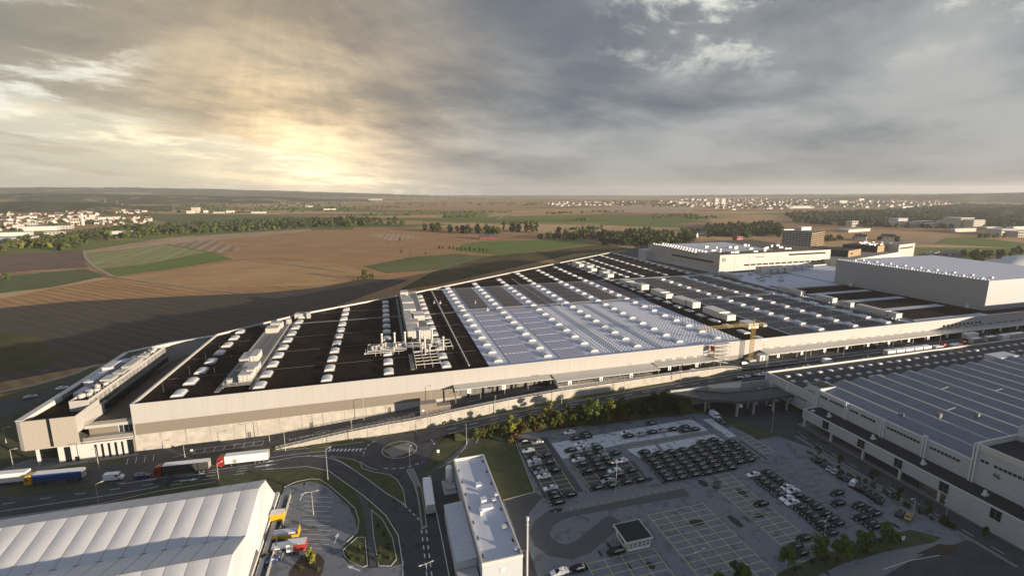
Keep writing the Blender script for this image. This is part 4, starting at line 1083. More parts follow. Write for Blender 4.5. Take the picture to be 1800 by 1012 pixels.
# front wing, partly on columns
SEG=[(-54,-80.5),(-80.6,-107),(-107.1,-133.5),(-133.6,-160),(-160.1,-190)]
for k,(s,e) in enumerate(SEG):
    n=12
    for i in range(n):
        z0=3.6 if k==0 else (3.6 if k==1 else 0)
        zz0=z0+(7.2-z0)*i/n; zz1=z0+(7.2-z0)*(i+1)/n-.05
        mb=MB(); mb.lbox(247.5+(0 if i%2 else .05),247.9,e,s,zz0,zz1); bp('cladding_board',mb,M['wall_grey'])
mb=MB(); mb.lbox(247.7,255.7,-190,-54.1,6.7,7.0); bp('wing_roof',mb,M['black_roof'])
mb=MB(); mb.lbox(247.4,247.8,-190,-54,7.2,7.35); mb.lbox(247.4,255.9,-54.2,-53.9,3.6,7.35); bp('parapet_cap',mb,M['white_trim'])
mb=MB(); mb.lbox(247.6,255.8,-107,-54.2,3.3,3.6); bp('soffit',mb,M['wall_grey'])
mb=MB(); mb.lbox(255.6,256.0,-190,-54.0,0,7); mb.lbox(250,255.6,-107,-83,0,3.3); bp('inner_wall',mb,M['galv_dark'])
mb=MB(); mb.lbox(249.2,249.5,-98,-80,.1,3.25); bp('shop_glazing',mb,M['glass_blue'])
for b in (-54.7,-67,-80,-93,-105):
    mb=MB(); mb.lbox(247.7,248.4,b-.35,b+.35,0,3.6); bp('column',mb,M['white_panel'])
for b in (-64.8,-79.4,-92.6,-106.4,-119.6,-133,-146):
    for s in (-1.0,.35):
        mb=MB(); mb.lbox(247.38,247.5,b+s-.15,b+s+1.25,3.9,7.05); w=bp('window',mb,M['white_trim'])
        for z in (4.1,5.1,6.1):
            mb=MB(); mb.lbox(247.33,247.38,b+s-.08,b+s+1.18,z-.1,z+.85); mb.build('pane',M['glass_dark'],w)
for b in (-62,-80,-97,-114,-131):
    mb=MB(); mb.lbox(251,252.6,b-.5,b+.5,7.0,7.5); mb.lbox(251.2,251.8,b-.3,b+.3,7.5,8.6); bp('roof_vent',mb,M['white_trim'])
mb=MB(); mb.lbox(249,250.2,-57,-56,7.0,7.6); bp('roof_hatch',mb,M['dome'])
# upper hall wall, bay by bay between paired pilasters
PIL=[(-51.9,12.9),(-65.3,13.6),(-79.7,14.0),(-93.8,14.6),(-107.7,18.9),(-121.5,19.3),(-135.5,19.3),(-150,19.3),(-165,19.3)]
for b,z in PIL:
    for o in (-.55,.25):
        mb=MB(); mb.lbox(255.3,256.0,b+o-.18,b+o+.22,5.5,z+.15); bp('pilaster',mb,M['white_trim'])
for (b0,z0),(b1,z1) in zip(PIL,PIL[1:]):
    zt=13.4 if b0>-100 else 19.0; n=10
    for i in range(n):
        s=7.0+(zt-7.0)*i/n; e=7.0+(zt-7.0)*(i+1)/n-.06
        mb=MB(); mb.lbox(255.95+(.05 if i%2 else 0),256.3,b1+.5,b0-.6,s,e); bp('cladding_board',mb,M['wall_grey'])
    for i in range(10):
        if random.random()<.12: continue
        y=b0-1.6-i*1.12; zz=11.0 if b0>-100 else 14.2
        if y<b1+1: break
        mb=MB(); mb.lbox(255.86,255.95,y-.85,y,zz,zz+.75); bp('window',mb,M['glass_dark'])
mb=MB(); mb.lbox(255.9,256.4,-108,-51.5,13.4,13.6); bp('parapet_cap',mb,M['white_trim'])
# flat north part with its walls and skylights
mb=MB(); mb.prism([W(256,-51.5),W(256,-24.3),W(480,-22.5),W(480,-47),(W(262,-47))],2,10.3,0,1); bp('north_block',mb,[M['wall_grey'],M['b46_roof']])
n=9
for i in range(n):
    s=4.6+(10.9-4.6)*i/n; e=4.6+(10.9-4.6)*(i+1)/n-.03
    for y0,y1 in ((-51.2,-37.6),(-37.2,-24.3)):
        if i<4 and y0>-40:
            mb=MB(); mb.lbox(255.7+(.05 if i%2 else 0),256.0,-28.2,y1,s,e); bp('cladding_board',mb,M['wall_grey']); y1=-36.6
        mb=MB(); mb.lbox(255.7+(.05 if i%2 else 0),256.0,y0,y1,s,e); bp('cladding_board',mb,M['wall_grey'])
mb=MB(); mb.lbox(255.8,255.95,-36.5,-28.3,6.6,8.6); bp('gate',mb,M['galv'])
for y in (-36.6,-32.4,-28.3): mb=MB(); mb.lbox(255.5,255.9,y-.25,y+.25,4.6,8.8); bp('gate_post',mb,M['white_trim'])
for y in (-37.4,-24.4): mb=MB(); mb.lbox(255.45,255.75,y-.3,y+.3,2,11.1); bp('pilaster',mb,M['white_trim'])
mb=MB(); mb.lbox(255.6,256.1,-51.4,-24.2,10.9,11.1); mb.prism([W(255.6,-24.5),W(480,-22.7),W(480,-22.2),W(255.6,-24.0)],9.9,11.1); bp('parapet_cap',mb,M['white_panel'])
for i in range(5): mb=MB(); mb.lbox(255.6,255.7,-43-i*1.1,-42.3-i*1.1,6.4,7.0); bp('window',mb,M['glass_dark'])
mb=MB(); 
def fl(w,l):
    q=MB(); q.prism([Vector((-w/2,-l/2,0)),Vector((w/2,-l/2,0)),Vector((w/2,l/2,0)),Vector((-w/2,l/2,0))],0,.35)
    q.prism([Vector((-w/2+.15,-l/2+.15,0)),Vector((w/2-.15,-l/2+.15,0)),Vector((w/2-.15,l/2-.15,0)),Vector((-w/2+.15,l/2-.15,0))],.35,.6); return q.data('roof_light',M['dome'])
RL=fl(2.0,1.5)
for i in range(34):
    for j in range(2):
        a=262+i*6.2+j*2.6; b=-30.5-j*7.4+i*.05
        part('roof_light',RL,b46,W(a,b,10.3)-world_loc(b46),ROT_B)
for a,b in ((259,-44),(266,-41),(259.5,-36),(272,-41.5)): part('roof_light',RL,b46,W(a,b,10.3)-world_loc(b46),ROT_B)
mb=MB(); mb.lbox(256.2,264,-53,-46.5,10.3,14.2); mb.lbox(256.6,263.6,-52.6,-46.9,14.2,14.3,1); bp('stair_head',mb,[M['wall_grey'],M['black_roof']])
mb=MB(); mb.lbox(372,386,-47.5,-41,10.3,13.6); bp('stair_head',mb,M['wall_grey'])
mb=MB(); mb.lbox(293,300,-47.3,-44.2,10.3,12.4); bp('stair_head',mb,M['galv'])
# saw roof: one object per bay, glazing bars proud of the sheet
stripes('saw_glass',(.135,.158,.185),(.17,.19,.215),1.25,R(14.5),.5,rough=.35,jit=0,var=.22,vscale=.25,soft=.4,spec=.5)
a=258.0; k=0; W0=9.6
while a<470:
    b0=-47.2; b1=-170 if a>278 else (-107.4 if a<276 else -170)
    mb=MB(); zlo,zhi=12.0,13.9
    P=[(a,zlo),(a+W0*.62,zhi),(a+W0*.80,zhi-.1),(a+W0,zlo)]
    for (x0,z0),(x1,z1) in zip(P,P[1:]):
        mb.face([W(x0,b1,z0),W(x1,b1,z1),W(x1,b0,z1),W(x0,b0,z0)],0)
    for y,s in ((b0,1),(b1,-1)):
        pts=[W(x,y,z) for x,z in P]; mb.face(pts if s<0 else pts[::-1],1)
    mb.bar(W(P[1][0],b0,zhi+.04),W(P[1][0],b1,zhi+.02),.07,.05,2)
    bp('roof_bay',mb,[M['saw_glass'],M['wall_grey'],M['galv_dark']])
    a+=W0; k+=1
mb=MB(); mb.prism([W(256.2,-47),W(256.2,-170),W(476,-170),W(476,-47)],7,12.0); bp('hall_body',mb,M['wall_grey'])
for i in range(9):
    a=285+i*19; b=-66-random.uniform(0,30); mb=MB(); mb.bar(W(a,b,13.6),W(a+4.6,b,14.1),.35,.1); bp('roof_ladder',mb,M['galv'])
for i in range(3): mb=MB(); mb.lbox(264+i*13,265.2+i*13,-80-i*4,-78.8-i*4,13,14.6); bp('roof_vent',mb,M['galv_dark'])
# raised south corner with its hollow roof and the stair block
mb=MB(); mb.prism([W(256.3,-108),W(256.3,-190),W(276,-190),W(276,-108)],7,17.6,0,1); bp('corner_block',mb,[M['wall_grey'],M['black_roof']])
for p,q in (((256,-107.6),(276,-107.6)),((256,-121.6),(276,-121.6)),((256.0,-165),(256.0,-107.6))):
    P,Q=W(*p),W(*q); d=(Q-P).normalized(); n=Vector((-d.y,d.x,0)); mb=MB(); mb.prism([P-n*.3,Q-n*.3,Q+n*.3,P+n*.3],17.6,19.25); bp('parapet',mb,M['white_panel'])
mb=MB(); mb.prism([W(273,-108),W(295,-108),W(295,-135),W(273,-135)],12,23,0,1); bp('stair_block',mb,[M['wall_grey'],M['roof_grey']])
mb=MB(); mb.lbox(277,291,-118,-112,23,25); mb.tube(W(277,-115,25),W(291,-115,25),2.0,n=10); bp('roof_plant',mb,M['galv'])
mb=MB(); mb.lbox(272.8,273.0,-121,-119.6,16.6,17.8); bp('window',mb,M['glass_dark'])
mb=MB(); mb.lbox(272.8,273.0,-115.6,-115.2,12,22.5); bp('ladder',mb,M['galv_dark'])
# the building number
tc=bpy.data.curves.new('number','FONT'); tc.body='46'; tc.size=2.0; tc.extrude=.02; tc.align_x='CENTER'; tc.align_y='CENTER'
to=bpy.data.objects.new('building_number',tc); COL.objects.link(to); to.parent=b46; to.location=W(255.85,-113.6,12.0)-world_loc(b46)
tc.materials.append(M['sign_dark']); to.rotation_euler=(math.pi/2,0,math.atan2(-BX.y,-BX.x)); to=to_mesh(to)
# unseen hall, added beyond the right edge to shade the foreground and facade
t=thing('shade_hall',W(480,-36,8),'tall grey unseen hall added beyond the right edge to cast shade','factory')
mb=MB(); mb.prism([W(484,-26),W(560,-26),W(560,-120),W(484,-120)],6,27); mb.build('walls',M['wall_grey'],t)
mb=MB(); mb.prism([W(300,-200),W(480,-200),W(480,-330),W(300,-330)],-1,30); mb.build('rear_shade_block',M['wall_grey'],t)

# ================================================================== BRIDGE INTO THE BUILDING
br=thing('ramp_bridge',W(230,-34,0),'grey concrete ramp bridge on slim piers leading into the white works building','bridge')
FR=[(205.6,-24.9),(215.8,-33.9),(226.6,-39.5),(234.5,-40.9),(255.6,-41.2)]; BK=[(208,-20.1),(217.4,-24.6),(228,-30.8),(241,-32.3),(255.6,-32.4)]
for i in range(4):
    mb=MB(); mb.prism([W(*FR[i]),W(*FR[i+1]),W(*BK[i+1]),W(*BK[i])],6.0,6.75); mb.build('deck_slab',M['road_grey'],br)
mb=MB()
for ln in (FR,BK[1:]):
    for p,q in zip(ln,ln[1:]): mb.bar(W(*p,6.6),W(*q,6.6),.3,1.0); mb.bar(W(*p,8.1),W(*q,8.1),.08,.08)
    for p,q in zip(ln,ln[1:]):
        for k in range(5): f=k/5; mb.bar(W(p[0]+(q[0]-p[0])*f,p[1]+(q[1]-p[1])*f,7.2),W(p[0]+(q[0]-p[0])*f,p[1]+(q[1]-p[1])*f,8.1),.07,.07)
mb.build('parapet',M['road_grey'],br)
for a,b in ((218.1,-31.6),(228.2,-39.2),(236.3,-39.6),(246.2,-39.8),(253.2,-40.2),(222,-29),(238,-34),(248,-34)):
    mb=MB(); mb.lbox(a-.35,a+.35,b-.35,b+.35,0,5.3); mb.bar(W(a,b-1.5,5.6),W(a,b+5.5,5.6),.7,.8); mb.build('pier',M['concrete_grey'],br)
mb=MB(); mb.lbox(228.6,229.9,-40.2,-40.0,4.2,5.4); mb.build('sign_panel',M['sign_white'],br)
t=thing('abutment_wall',W(225,-27,0),'pale concrete abutment wall with railing behind the ramp bridge','wall')
mb=MB(); mb.prism([W(206,-23.4),W(256,-25.0),W(256,-24.4),W(206,-22.8)],-.5,7.6); mb.build('wall',M['concrete_grey'],t)
mb=MB(); mb.prism([W(224.9,-27.8),W(236.5,-30.3),W(242.2,-24.6),W(224,-24.2)],5.5,8.3); mb.build('ramp_block',M['concrete'],t)
t=thing('kerb_wall',G(905,775,0),'curved low white concrete wall at the corner of the big car park','wall')
mb=MB(); pts=[(903,771),(905,764),(912,757),(925,752),(940,751),(975,749),(1005,747),(1028,746)]
P=[G(x,y,0) for x,y in pts]
for p,q in zip(P,P[1:]): mb.bar(p+Vector((0,0,.45)),q+Vector((0,0,.45)),.5,1.0)
mb.build('coping',M['concrete'],t)
# ================================================================== TENT ROOFED HALLS (lower left)
tn=thing('tent_hall',W(0,-60,0),'white membrane tent halls with two long ridges at lower left','tent hall')
def tent_panel(a0,a1,b0,z0,b1,z1,bil=.28):
    mb=MB(); nu,nv=4,6
    idx=[]
    for j in range(nv+1):
        v=j/nv; row=[]
        for i in range(nu+1):
            u=i/nu; sag=bil*(math.sin(math.pi*u)**.7)*(.35+.65*math.sin(math.pi*v))
            row.append(mb.vert(W(a0+(a1-a0)*u,b0+(b1-b0)*v,z0+(z1-z0)*v+sag)))
        idx.append(row)
    for j in range(nv):
        for i in range(nu): 
            q=[idx[j][i],idx[j][i+1],idx[j+1][i+1],idx[j+1][i]]
            mb.f.append(q if b1>b0 else q[::-1]); mb.mi.append(0)
    return mb.build('roof_panel',M['tent_white'],tn,smooth=True)
A_END=52.3; step=4.4
RIDGES=[(-55.6,10.4,-48.1,8.3,-71.6,7.2),(-82.0,10.2,-71.6,7.2,-95,7.0)]
for rb,rz_,n_b,n_z,s_b,s_z in RIDGES:
    i=0
    while i<26:
        a1=A_END-i*step; a0=a1-step
        tent_panel(a0+.05,a1-.05,rb,rz_,n_b,n_z); tent_panel(a0+.05,a1-.05,s_b,s_z,rb,rz_); i+=1
    # hipped end sheet, sloping out to the ground
    mb=MB(); mb.face([W(A_END,s_b,s_z),W(A_END+2.6,s_b-.2,2.2),W(A_END+2.2,n_b,3.4),W(A_END,n_b,n_z),W(A_END,rb,rz_)]); mb.build('end_sheet',M['tent_white'],tn)
mb=MB(); mb.lbox(A_END+1.0,A_END+2.7,-96,-45,0,2.1); mb.build('end_wall',M['white_panel'],tn)
mb=MB()
for rb,rz_,n_b,n_z,s_b,s_z in RIDGES:
    mb.tube(W(-60,rb,rz_+.05),W(A_END,rb,rz_+.05),.12,n=6)
    mb.bar(W(-60,s_b,s_z+.02),W(A_END,s_b,s_z+.02),.35,.10)
mb.build('ridge_beam',M['galv_dark'],tn)
mb=MB(); mb.lbox(-60,A_END+.1,-48.2,-48.0,0,8.25); mb.build('side_wall',M['white_panel'],tn)
mb=MB(); mb.lbox(-60,A_END,-48.0,-47.7,8.0,8.3); mb.build('gutter',M['galv'],tn)
mb=MB(); mb.lbox(A_END+3.2,A_END+4.4,-99,-45.4,.0,1.3); mb.build('plinth',M['kerb'],tn)
t=thing('fence',W(58,-60,0),'grey board fence between the white tent end and the small car park','fence')
for i in range(26):
    b=-46-i*2.1; mb=MB(); mb.lbox(58.2,58.3,b-2.04,b,0.15,1.7); mb.build('fence_board',M['galv'],t); mb=MB(); mb.lbox(58.12,58.4,b-.03,b+.06,0,1.85); mb.build('fence_post',M['galv_dark'],t)
# ================================================================== NARROW WHITE ROOFED BUILDING
ad=thing('admin_block',W(113,-74,0),'long narrow grey building with pale parapet roof beside the lorry lane','office building')
mb=MB(); mb.lbox(108,117.9,-97.9,-50.3,-.3,6.2,0,1); mb.build('walls',[M['wall_grey'],M['roof_white']],ad)
for a0,a1,b0,b1 in ((107.9,108.35,-98,-50.2),(117.6,118.0,-98,-50.2),(108.35,117.6,-50.6,-50.2),(108.35,117.6,-98,-97.6)):
    mb=MB(); mb.lbox(a0,a1,b0,b1,6.2,7.05); mb.build('parapet',M['white_panel'],ad)
for a,b,w,l,h in ((113.2,-66,1.5,1.5,.7),(113.2,-73.6,1.6,1.6,.7),(113.4,-77.6,3.2,1.6,.9),(116,-74.8,1.0,1.0,.8),(111.4,-79,.6,1.6,1.2),(117,-73,.8,.8,1.1),(116.2,-86.6,1.2,1.2,.6),(117,-95.4,.8,.8,.8)):
    mb=MB(); mb.lbox(a-w/2,a+w/2,b-l/2,b+l/2,6.2,6.2+h); mb.lbox(a-w/2-.08,a+w/2+.08,b-l/2-.08,b+l/2+.08,6.2+h,6.3+h); mb.build('roof_light' if w>1.3 else 'roof_vent',M['dome'],ad)
for i in range(14):
    a=108.7 if i%2 else 117.1; b=-53-i*3.2; mb=MB(); mb.sheet([W(a-.25,b-.7,6.21),W(a+.3,b-.9,6.21),W(a+.25,b+.8,6.21),W(a-.2,b+.5,6.21)]); mb.build('moss_patch',M['roof_brown'],ad)
mb=MB(); mb.lbox(112.4,113.4,-98.05,-97.95,3.6,4.6); mb.build('window',M['sign_white'],ad)
t=thing('open_store',W(105,-80,0),'low store with pale corrugated lean-to roof against the narrow building','shed')
for i in range(12):
    b=-69.4-i*1.95; mb=MB(); mb.prism([W(102.4,b),W(107.8,b),W(107.8,b-1.9),W(102.4,b-1.9)],[4.2,4.5,4.5,4.2],[4.32,4.62,4.62,4.32]); mb.build('roof_sheet',M['roof_pale'],t)
mb=MB(); mb.lbox(102.5,107.8,-92.6,-69.5,0,4.15); mb.build('walls',M['wall_grey'],t)
mb=MB(); mb.lbox(102.6,107.6,-99.5,-92.8,0,2.2); mb.build('low_wall',M['concrete_grey'],t)
t=thing('gas_tank',W(106.2,-52.5,0),'white upright gas tank with steel frame at the corner of the narrow building','tank')
mb=MB(); mb.tube(W(106.2,-52.4,1.0),W(106.2,-52.4,5.6),1.15,n=14); mb.tube(W(106.2,-52.4,5.6),W(106.2,-52.4,6.2),1.15,.6,14); mb.build('vessel',M['sign_white'],t,smooth=False)
mb=MB()
for i in range(4): mb.bar(W(105.2+(i%2)*2,-53.4+(i//2)*2,0),W(105.2+(i%2)*2,-53.4+(i//2)*2,2.4),.14,.14)
mb.bar(W(105.2,-53.4,2.3),W(107.2,-53.4,2.3),.12,.12); mb.bar(W(105.2,-55,1.2),W(107.4,-55,1.2),.12,.12); mb.lbox(104.8,107.6,-57,-53.8,0,1.1); mb.build('frame',M['galv'],t)
mb=MB(); mb.lbox(103.8,107.8,-58.5,-50.8,0,.25); mb.build('slab',M['concrete_grey'],t)
t=thing('mast',W(119.2,-97.4,0),'tall slim pale steel mast beside the near end of the narrow building','mast')
mb=MB(); mb.tube(W(119.2,-97.4,0),W(119.2,-97.4,15.6),.26,.22,12); mb.build('pole',M['steel_pale'],t)
mb=MB(); mb.tube(W(119.2,-97.4,15.6),W(119.2,-97.4,16.4),.42,.3,12); mb.tube(W(119.2,-97.4,14.2),W(119.2,-97.4,14.3),.4,n=12); mb.build('head',M['steel_pale'],t)
mb=MB(); mb.bar(W(119.0,-97.2,7.0),W(117.9,-96.6,7.2),.1,.1); mb.build('bracket',M['galv'],t)
# gate house
t=thing('gate_house',W(150,-93,0),'small pale gatehouse with flat black roof in the car park','gatehouse')
mb=MB(); mb.lbox(146.8,153.6,-96.9,-90.4,0,2.8); mb.build('walls',M['white_panel'],t)
mb=MB(); mb.lbox(146,154,-97.5,-89.8,2.8,3.25); mb.build('roof_edge',M['white_panel'],t); mb=MB(); mb.lbox(146.3,153.7,-97.2,-90.1,3.25,3.30); mb.build('roof',M['black_roof'],t)
for i in range(5):
    a=147.3+i*1.26; mb=MB(); mb.lbox(a,a+1.0,-96.98,-96.9,.1,2.5); d=mb.build('door',M['sign_white'],t)
    for k in range(2):
        for zz in (1.0,1.75): mb=MB(); mb.lbox(a+.12+k*.42,a+.42+k*.42,-97.03,-96.98,zz,zz+.5); mb.build('pane',M['glass_dark'],d)
mb=MB(); mb.lbox(146.72,146.8,-95,-91.5,1,2.3); mb.build('window',M['glass_blue'],t)
# ================================================================== VEHICLES
def loft(mb,secs,mi,cap=True):
    """secs: list of rings with the same number of points"""
    idx=[[mb.vert(p) for p in s] for s in secs]; n=len(secs[0])
    for a,b in zip(idx,idx[1:]):
        for i in range(n):
            j=(i+1)%n; mb.f.append([a[i],a[j],b[j],b[i]]); mb.mi.append(mi)
    if cap: mb.f.append(idx[0][::-1]); mb.mi.append(mi); mb.f.append(idx[-1][:]); mb.mi.append(mi)
def car_meshes(kind='sedan'):
    """x forward, standing on z=0"""
    body=MB(); 
    st=[(-2.33,.42,.70,.70),(-2.25,.30,.86,.80),(-1.7,.22,.95,.90),(-.9,.20,.96,.93),(.3,.20,.95,.93),(1.2,.20,.90,.92),(1.9,.22,.78,.88),(2.28,.30,.62,.76),(2.36,.40,.52,.60)]
    if kind=='estate': st=[(-2.3,.40,.95,.72),(-2.25,.28,1.0,.84)]+[(x,a,b+.08,c+.02) for x,a,b,c in st[2:]]
    secs=[]
    for x,z0,z1,w in st:
        zm=z0+(z1-z0)*.55
        secs.append([(x,-w*.88,z0),(x,w*.88,z0),(x,w,zm),(x,w*.90,z1),(x,0,z1+.04),(x,-w*.90,z1),(x,-w,zm)])
    loft(body,secs,0)
    top=1.43 if kind=='sedan' else 1.62
    if kind=='sedan': gl=[(-1.75,.93,.70),(-1.0,1.32,.60),(-.55,top-.04,.57),(.1,top-.04,.57),(1.15,.93,.72)]
    else: gl=[(-2.15,1.0,.74),(-1.95,1.45,.64),(-.8,top-.04,.60),(.2,top-.04,.60),(1.2,.98,.74)]
    cab=MB(); secs=[]
    zb=.90
    for x,z,w in gl: secs.append([(x,-.78,zb),(x,.78,zb),(x,w,z),(x,-w,z)])
    loft(cab,secs,0)
    roof=MB(); g=gl[1:4]; secs=[[(x,-w-.02,z-.03),(x,w+.02,z-.03),(x,w*.8,z+.05),(x,-w*.8,z+.05)] for x,z,w in ([(g[0][0]-.1,g[0][1]-.03,g[0][2])]+g[1:2]+[(g[2][0]+.15,g[2][1]-.05,g[2][2])])]
    loft(roof,secs,0)
    for s in (-1,1): # pillars and rails
        for (x0,z0,w0),(x1,z1,w1) in ((gl[3],gl[4]),(gl[0],gl[1])): roof.bar((x0,s*w0,z0),(x1,s*(w1+.03),z1),.09,.05)
    ws=MB(); (x0,z0,w0),(x1,z1,w1)=gl[3],gl[4]
    q=[(x0+.12,-w0+.05,z0-.02),(x0+.12,w0-.05,z0-.02),(x1-.03,w1-.06,z1+.06),(x1-.03,-w1+.06,z1+.06)]
    sgs=[]
    for s in (-1,1):
        (xa,za,wa),(xb,zb2,wb)=gl[1],gl[3]; xr=gl[0][0]+.25; xf=gl[4][0]-.25; o_=.025
        for x0_,x1_ in ((xr,-.42),(-.34,xf)):
            tl=max(x0_,xa-.05); tr=min(x1_,xb+.08)
            q4=[(x0_,s*(.775+o_),.97),(x1_,s*(.775+o_),.97),(tr,s*(wb+o_+.02),zb2-.05),(tl,s*(wa+o_+.02),za-.02)]
            sg=MB(); sg.face(q4 if s<0 else q4[::-1]); sgs.append(sg)
    n=Vector((.5,0,.86)); ws.face([Vector(p)+n*.035 for p in q][::-1])
    ws.f[-1]=ws.f[-1][::-1]
    wh=MB(); wh.tube((0,-.11,0),(0,.11,0),.33,n=12,mi=0); wh.tube((0,-.115,0),(0,.115,0),.20,n=10,mi=1)
    hl=MB(); hl.prism([Vector((-.10,-.20,0)),Vector((.12,-.20,0)),Vector((.12,.16,0)),Vector((-.10,.20,0))],-.06,.07)
    return dict(body=body,cabin=cab,roof=roof,windscreen=ws,side=sgs,wheel=wh,lamp=hl)
CM={k:car_meshes(k) for k in ('sedan','estate')}
WHL=CM['sedan']['wheel'].data('wheel',[M['rubber'],M['rim']]); HLM=CM['sedan']['lamp'].data('headlight',M['lamp_lens'])
PROTO={}
def car(kind,paint,loc,rz,label,group=None):
    key=(kind,paint)
    if key not in PROTO:
        o=thing('parked_car',loc,label,'car',group); c=CM[kind]; pm=M['car_'+paint]
        if 'black' not in M.get('_c',{}): pass
        part('body',c['body'].data('body',pm,smooth=False),o); part('windows',c['cabin'].data('windows',M['glass_dark']),o)
        part('roof',c['roof'].data('roof',pm),o); part('windscreen',c['windscreen'].data('windscreen',M['windscreen']),o); [part('side_window',q.data('side_window',M['side_glass_sheen']),o) for q in c['side']]
        for x in (1.42,-1.40):
            for y in (-.80,.80): part('wheel',WHL,o,(x,y,.33))
        for y in (-.58,.58): part('headlight',HLM,o,(2.16,y,.62))
        o.rotation_euler=(0,0,rz); PROTO[key]=o; return o
    return copy_tree(PROTO[key],loc,rz,label=label,group=group)
CN={'black':'black','white':'white','silver':'silver','grey':'dark grey','red':'dark red','blue':'blue','yellow':'yellow'}
def carpx(px,py,paint,label,group,kind='sedan',rz=ROT_A+math.pi,z=.03,flip=False):
    p=G(px,py,z+.7); p.z=z
    return car(kind,paint,p,rz+random.uniform(-.03,.03)+(math.pi if flip else 0),label,group)
# --- the dense block of black cars
BLOCK=[[(155,395),(190,440),(235,480),(275,520),(300,565),(345,612),(390,650),(420,695)],[(320,410),(375,450),(410,490),(445,540),(505,575),(530,625),(565,672)],[(445,390),(515,428),(550,472),(588,512),(640,552),(668,598),(710,645)],[(580,370),(640,405),(680,445),(730,485),(780,530),(805,572),(855,620)],[(720,345),(765,380),(805,425),(870,460),(900,503),(940,548),(985,593)],[(800,285),(860,320),(905,358),(925,400),(1010,435),(1040,480),(1070,525),(1115,568)],[(920,260),(990,300),(1040,335),(1055,378),(1140,412),(1165,460),(1205,505)],[(1115,280),(1160,318),(1185,358),(1275,390),(1290,435),(1325,480)]]
for c,colm in enumerate(BLOCK):
    n=len(colm)
    for r,(x,y) in enumerate(colm):
        carpx(1110+(x-16)/6.325,730+(y+6)/6.325,'black','black saloon %s from the front in the %s file of the packed block'%(ORD[n-1-r],ORD[c]),'black saloons packed in a block')
# --- looser cars, seen one by one: crop x,y,colour[,kind]
def lot(name,ox,oy,s,items,rz=ROT_A+math.pi,kind='sedan',dx=0,dy=0):
    items=sorted(items,key=lambda t:t[1]); cnt={}
    tot={}
    for it in items: tot[it[2]]=tot.get(it[2],0)+1
    for it in items:
        x,y,p=it[:3]; k=cnt.get(p,0); cnt[p]=k+1
        if tot[p]==1: lab='the only %s car %s'%(CN[p],name)
        else: lab='%s %s car from the far end %s'%(ordw(k),CN[p],name)
        carpx(ox+(x+dx)/s,oy+(y+dy)/s,p,lab,'cars '+name,it[3] if len(it)>3 else kind,rz)
lot('in the bay along the grass',900,730,6.325,[(130,283,'black'),(280,290,'silver'),(182,385,'white'),(235,457,'black'),(245,497,'white'),(255,538,'silver'),(285,580,'black'),(320,622,'silver'),(355,667,'white'),(430,800,'white'),(450,850,'black'),(475,897,'black'),(505,955,'black'),(380,432,'grey'),(405,512,'grey'),(470,597,'black'),(640,870,'black')])
lot('in the middle bay of the car park',900,730,6.325,[(760,312,'white'),(790,352,'white'),(915,325,'silver'),(650,378,'black'),(820,382,'silver'),(945,357,'black'),(840,422,'red'),(965,402,'black'),(710,442,'black'),(735,488,'white'),(890,462,'black'),(1005,440,'silver'),(920,492,'black'),(1040,472,'black'),(775,527,'grey'),(935,537,'black'),(1075,517,'black'),(840,607,'black'),(980,580,'black'),(1140,607,'white'),(1180,645,'grey'),(1030,665,'black'),(1070,718,'silver'),(1100,770,'black'),(945,792,'black'),(1270,732,'black'),(1410,705,'black'),(1320,605,'black'),(1145,412,'black'),(1215,497,'white')])
lot('at the top edge below the bushes',900,730,6.325,[(640,182,'white'),(805,200,'black'),(825,228,'black'),(705,247,'black')])
lot('on the pale concrete apron',1110,730,6.325,[(-62,190,'white'),(-38,222,'black'),(105,203,'silver'),(225,182,'black'),(335,163,'silver'),(460,147,'black'),(590,122,'black'),(590,162,'black'),(700,147,'black'),(215,80,'grey')])
lot('in the double row by the yellow bays',1300,800,6.325,[(155,207,'white'),(300,182,'black'),(350,222,'black'),(235,253,'black'),(410,265,'black'),(275,297,'black'),(480,310,'black'),(340,337,'black'),(525,352,'white'),(595,392,'white'),(400,377,'black'),(440,417,'grey'),(525,470,'white'),(585,517,'white'),(640,437,'grey'),(735,490,'black'),(670,567,'black'),(815,537,'black'),(740,622,'black'),(860,577,'black'),(810,672,'black'),(945,637,'black'),(865,727,'black'),(1020,692,'black'),(925,782,'black'),(1085,747,'black'),(1010,850,'black')])
lot('scattered over the right hand bays',1300,800,6.325,[(240,527,'black'),(1085,410,'black'),(1095,522,'black'),(1325,545,'black'),(1420,595,'black'),(1345,680,'black'),(1440,735,'black'),(1500,640,'black'),(1500,780,'black'),(715,907,'black'),(615,1000,'black'),(680,1075,'black')])
lot('under the hedge trees by the lane',1400,760,6.325,[(245,302,'black'),(320,342,'grey'),(370,387,'silver'),(430,422,'silver'),(505,472,'black'),(565,497,'grey'),(635,548,'white','estate'),(700,582,'grey'),(765,622,'black'),(820,665,'black'),(880,702,'black'),(930,742,'black'),(1150,885,'grey'),(1250,922,'yellow')],rz=R(42))
for x,y,p,l in ((984,1003.5,'white','white saloon at the bottom edge beside the yellow bays'),(1016.5,997,'black','black saloon at the bottom edge next to a white one'),(1082,967.5,'black','black estate car parked against the small gatehouse')):
    carpx(x,y,p,l,None,'estate' if y<990 else 'sedan')
for x,y,p,l in ((651,724,'black','black car nearest the left in the yard strip under the facade'),(673.5,720,'white','white car parked in the yard strip under the long facade'),(696,715.5,'grey','dark grey car between white and silver ones in the yard strip'),(720,709.5,'silver','silver car at the right end of the yard strip row')):
    q=LP(x,y,zy(95)); carpx(x,y,p,l,'cars along the yard strip',z=zy(q[0])+.03)
q=G(834,689.5,zy(122)); car('estate','white',q,R(-70),'white van like car standing alone on the wide dock yard')
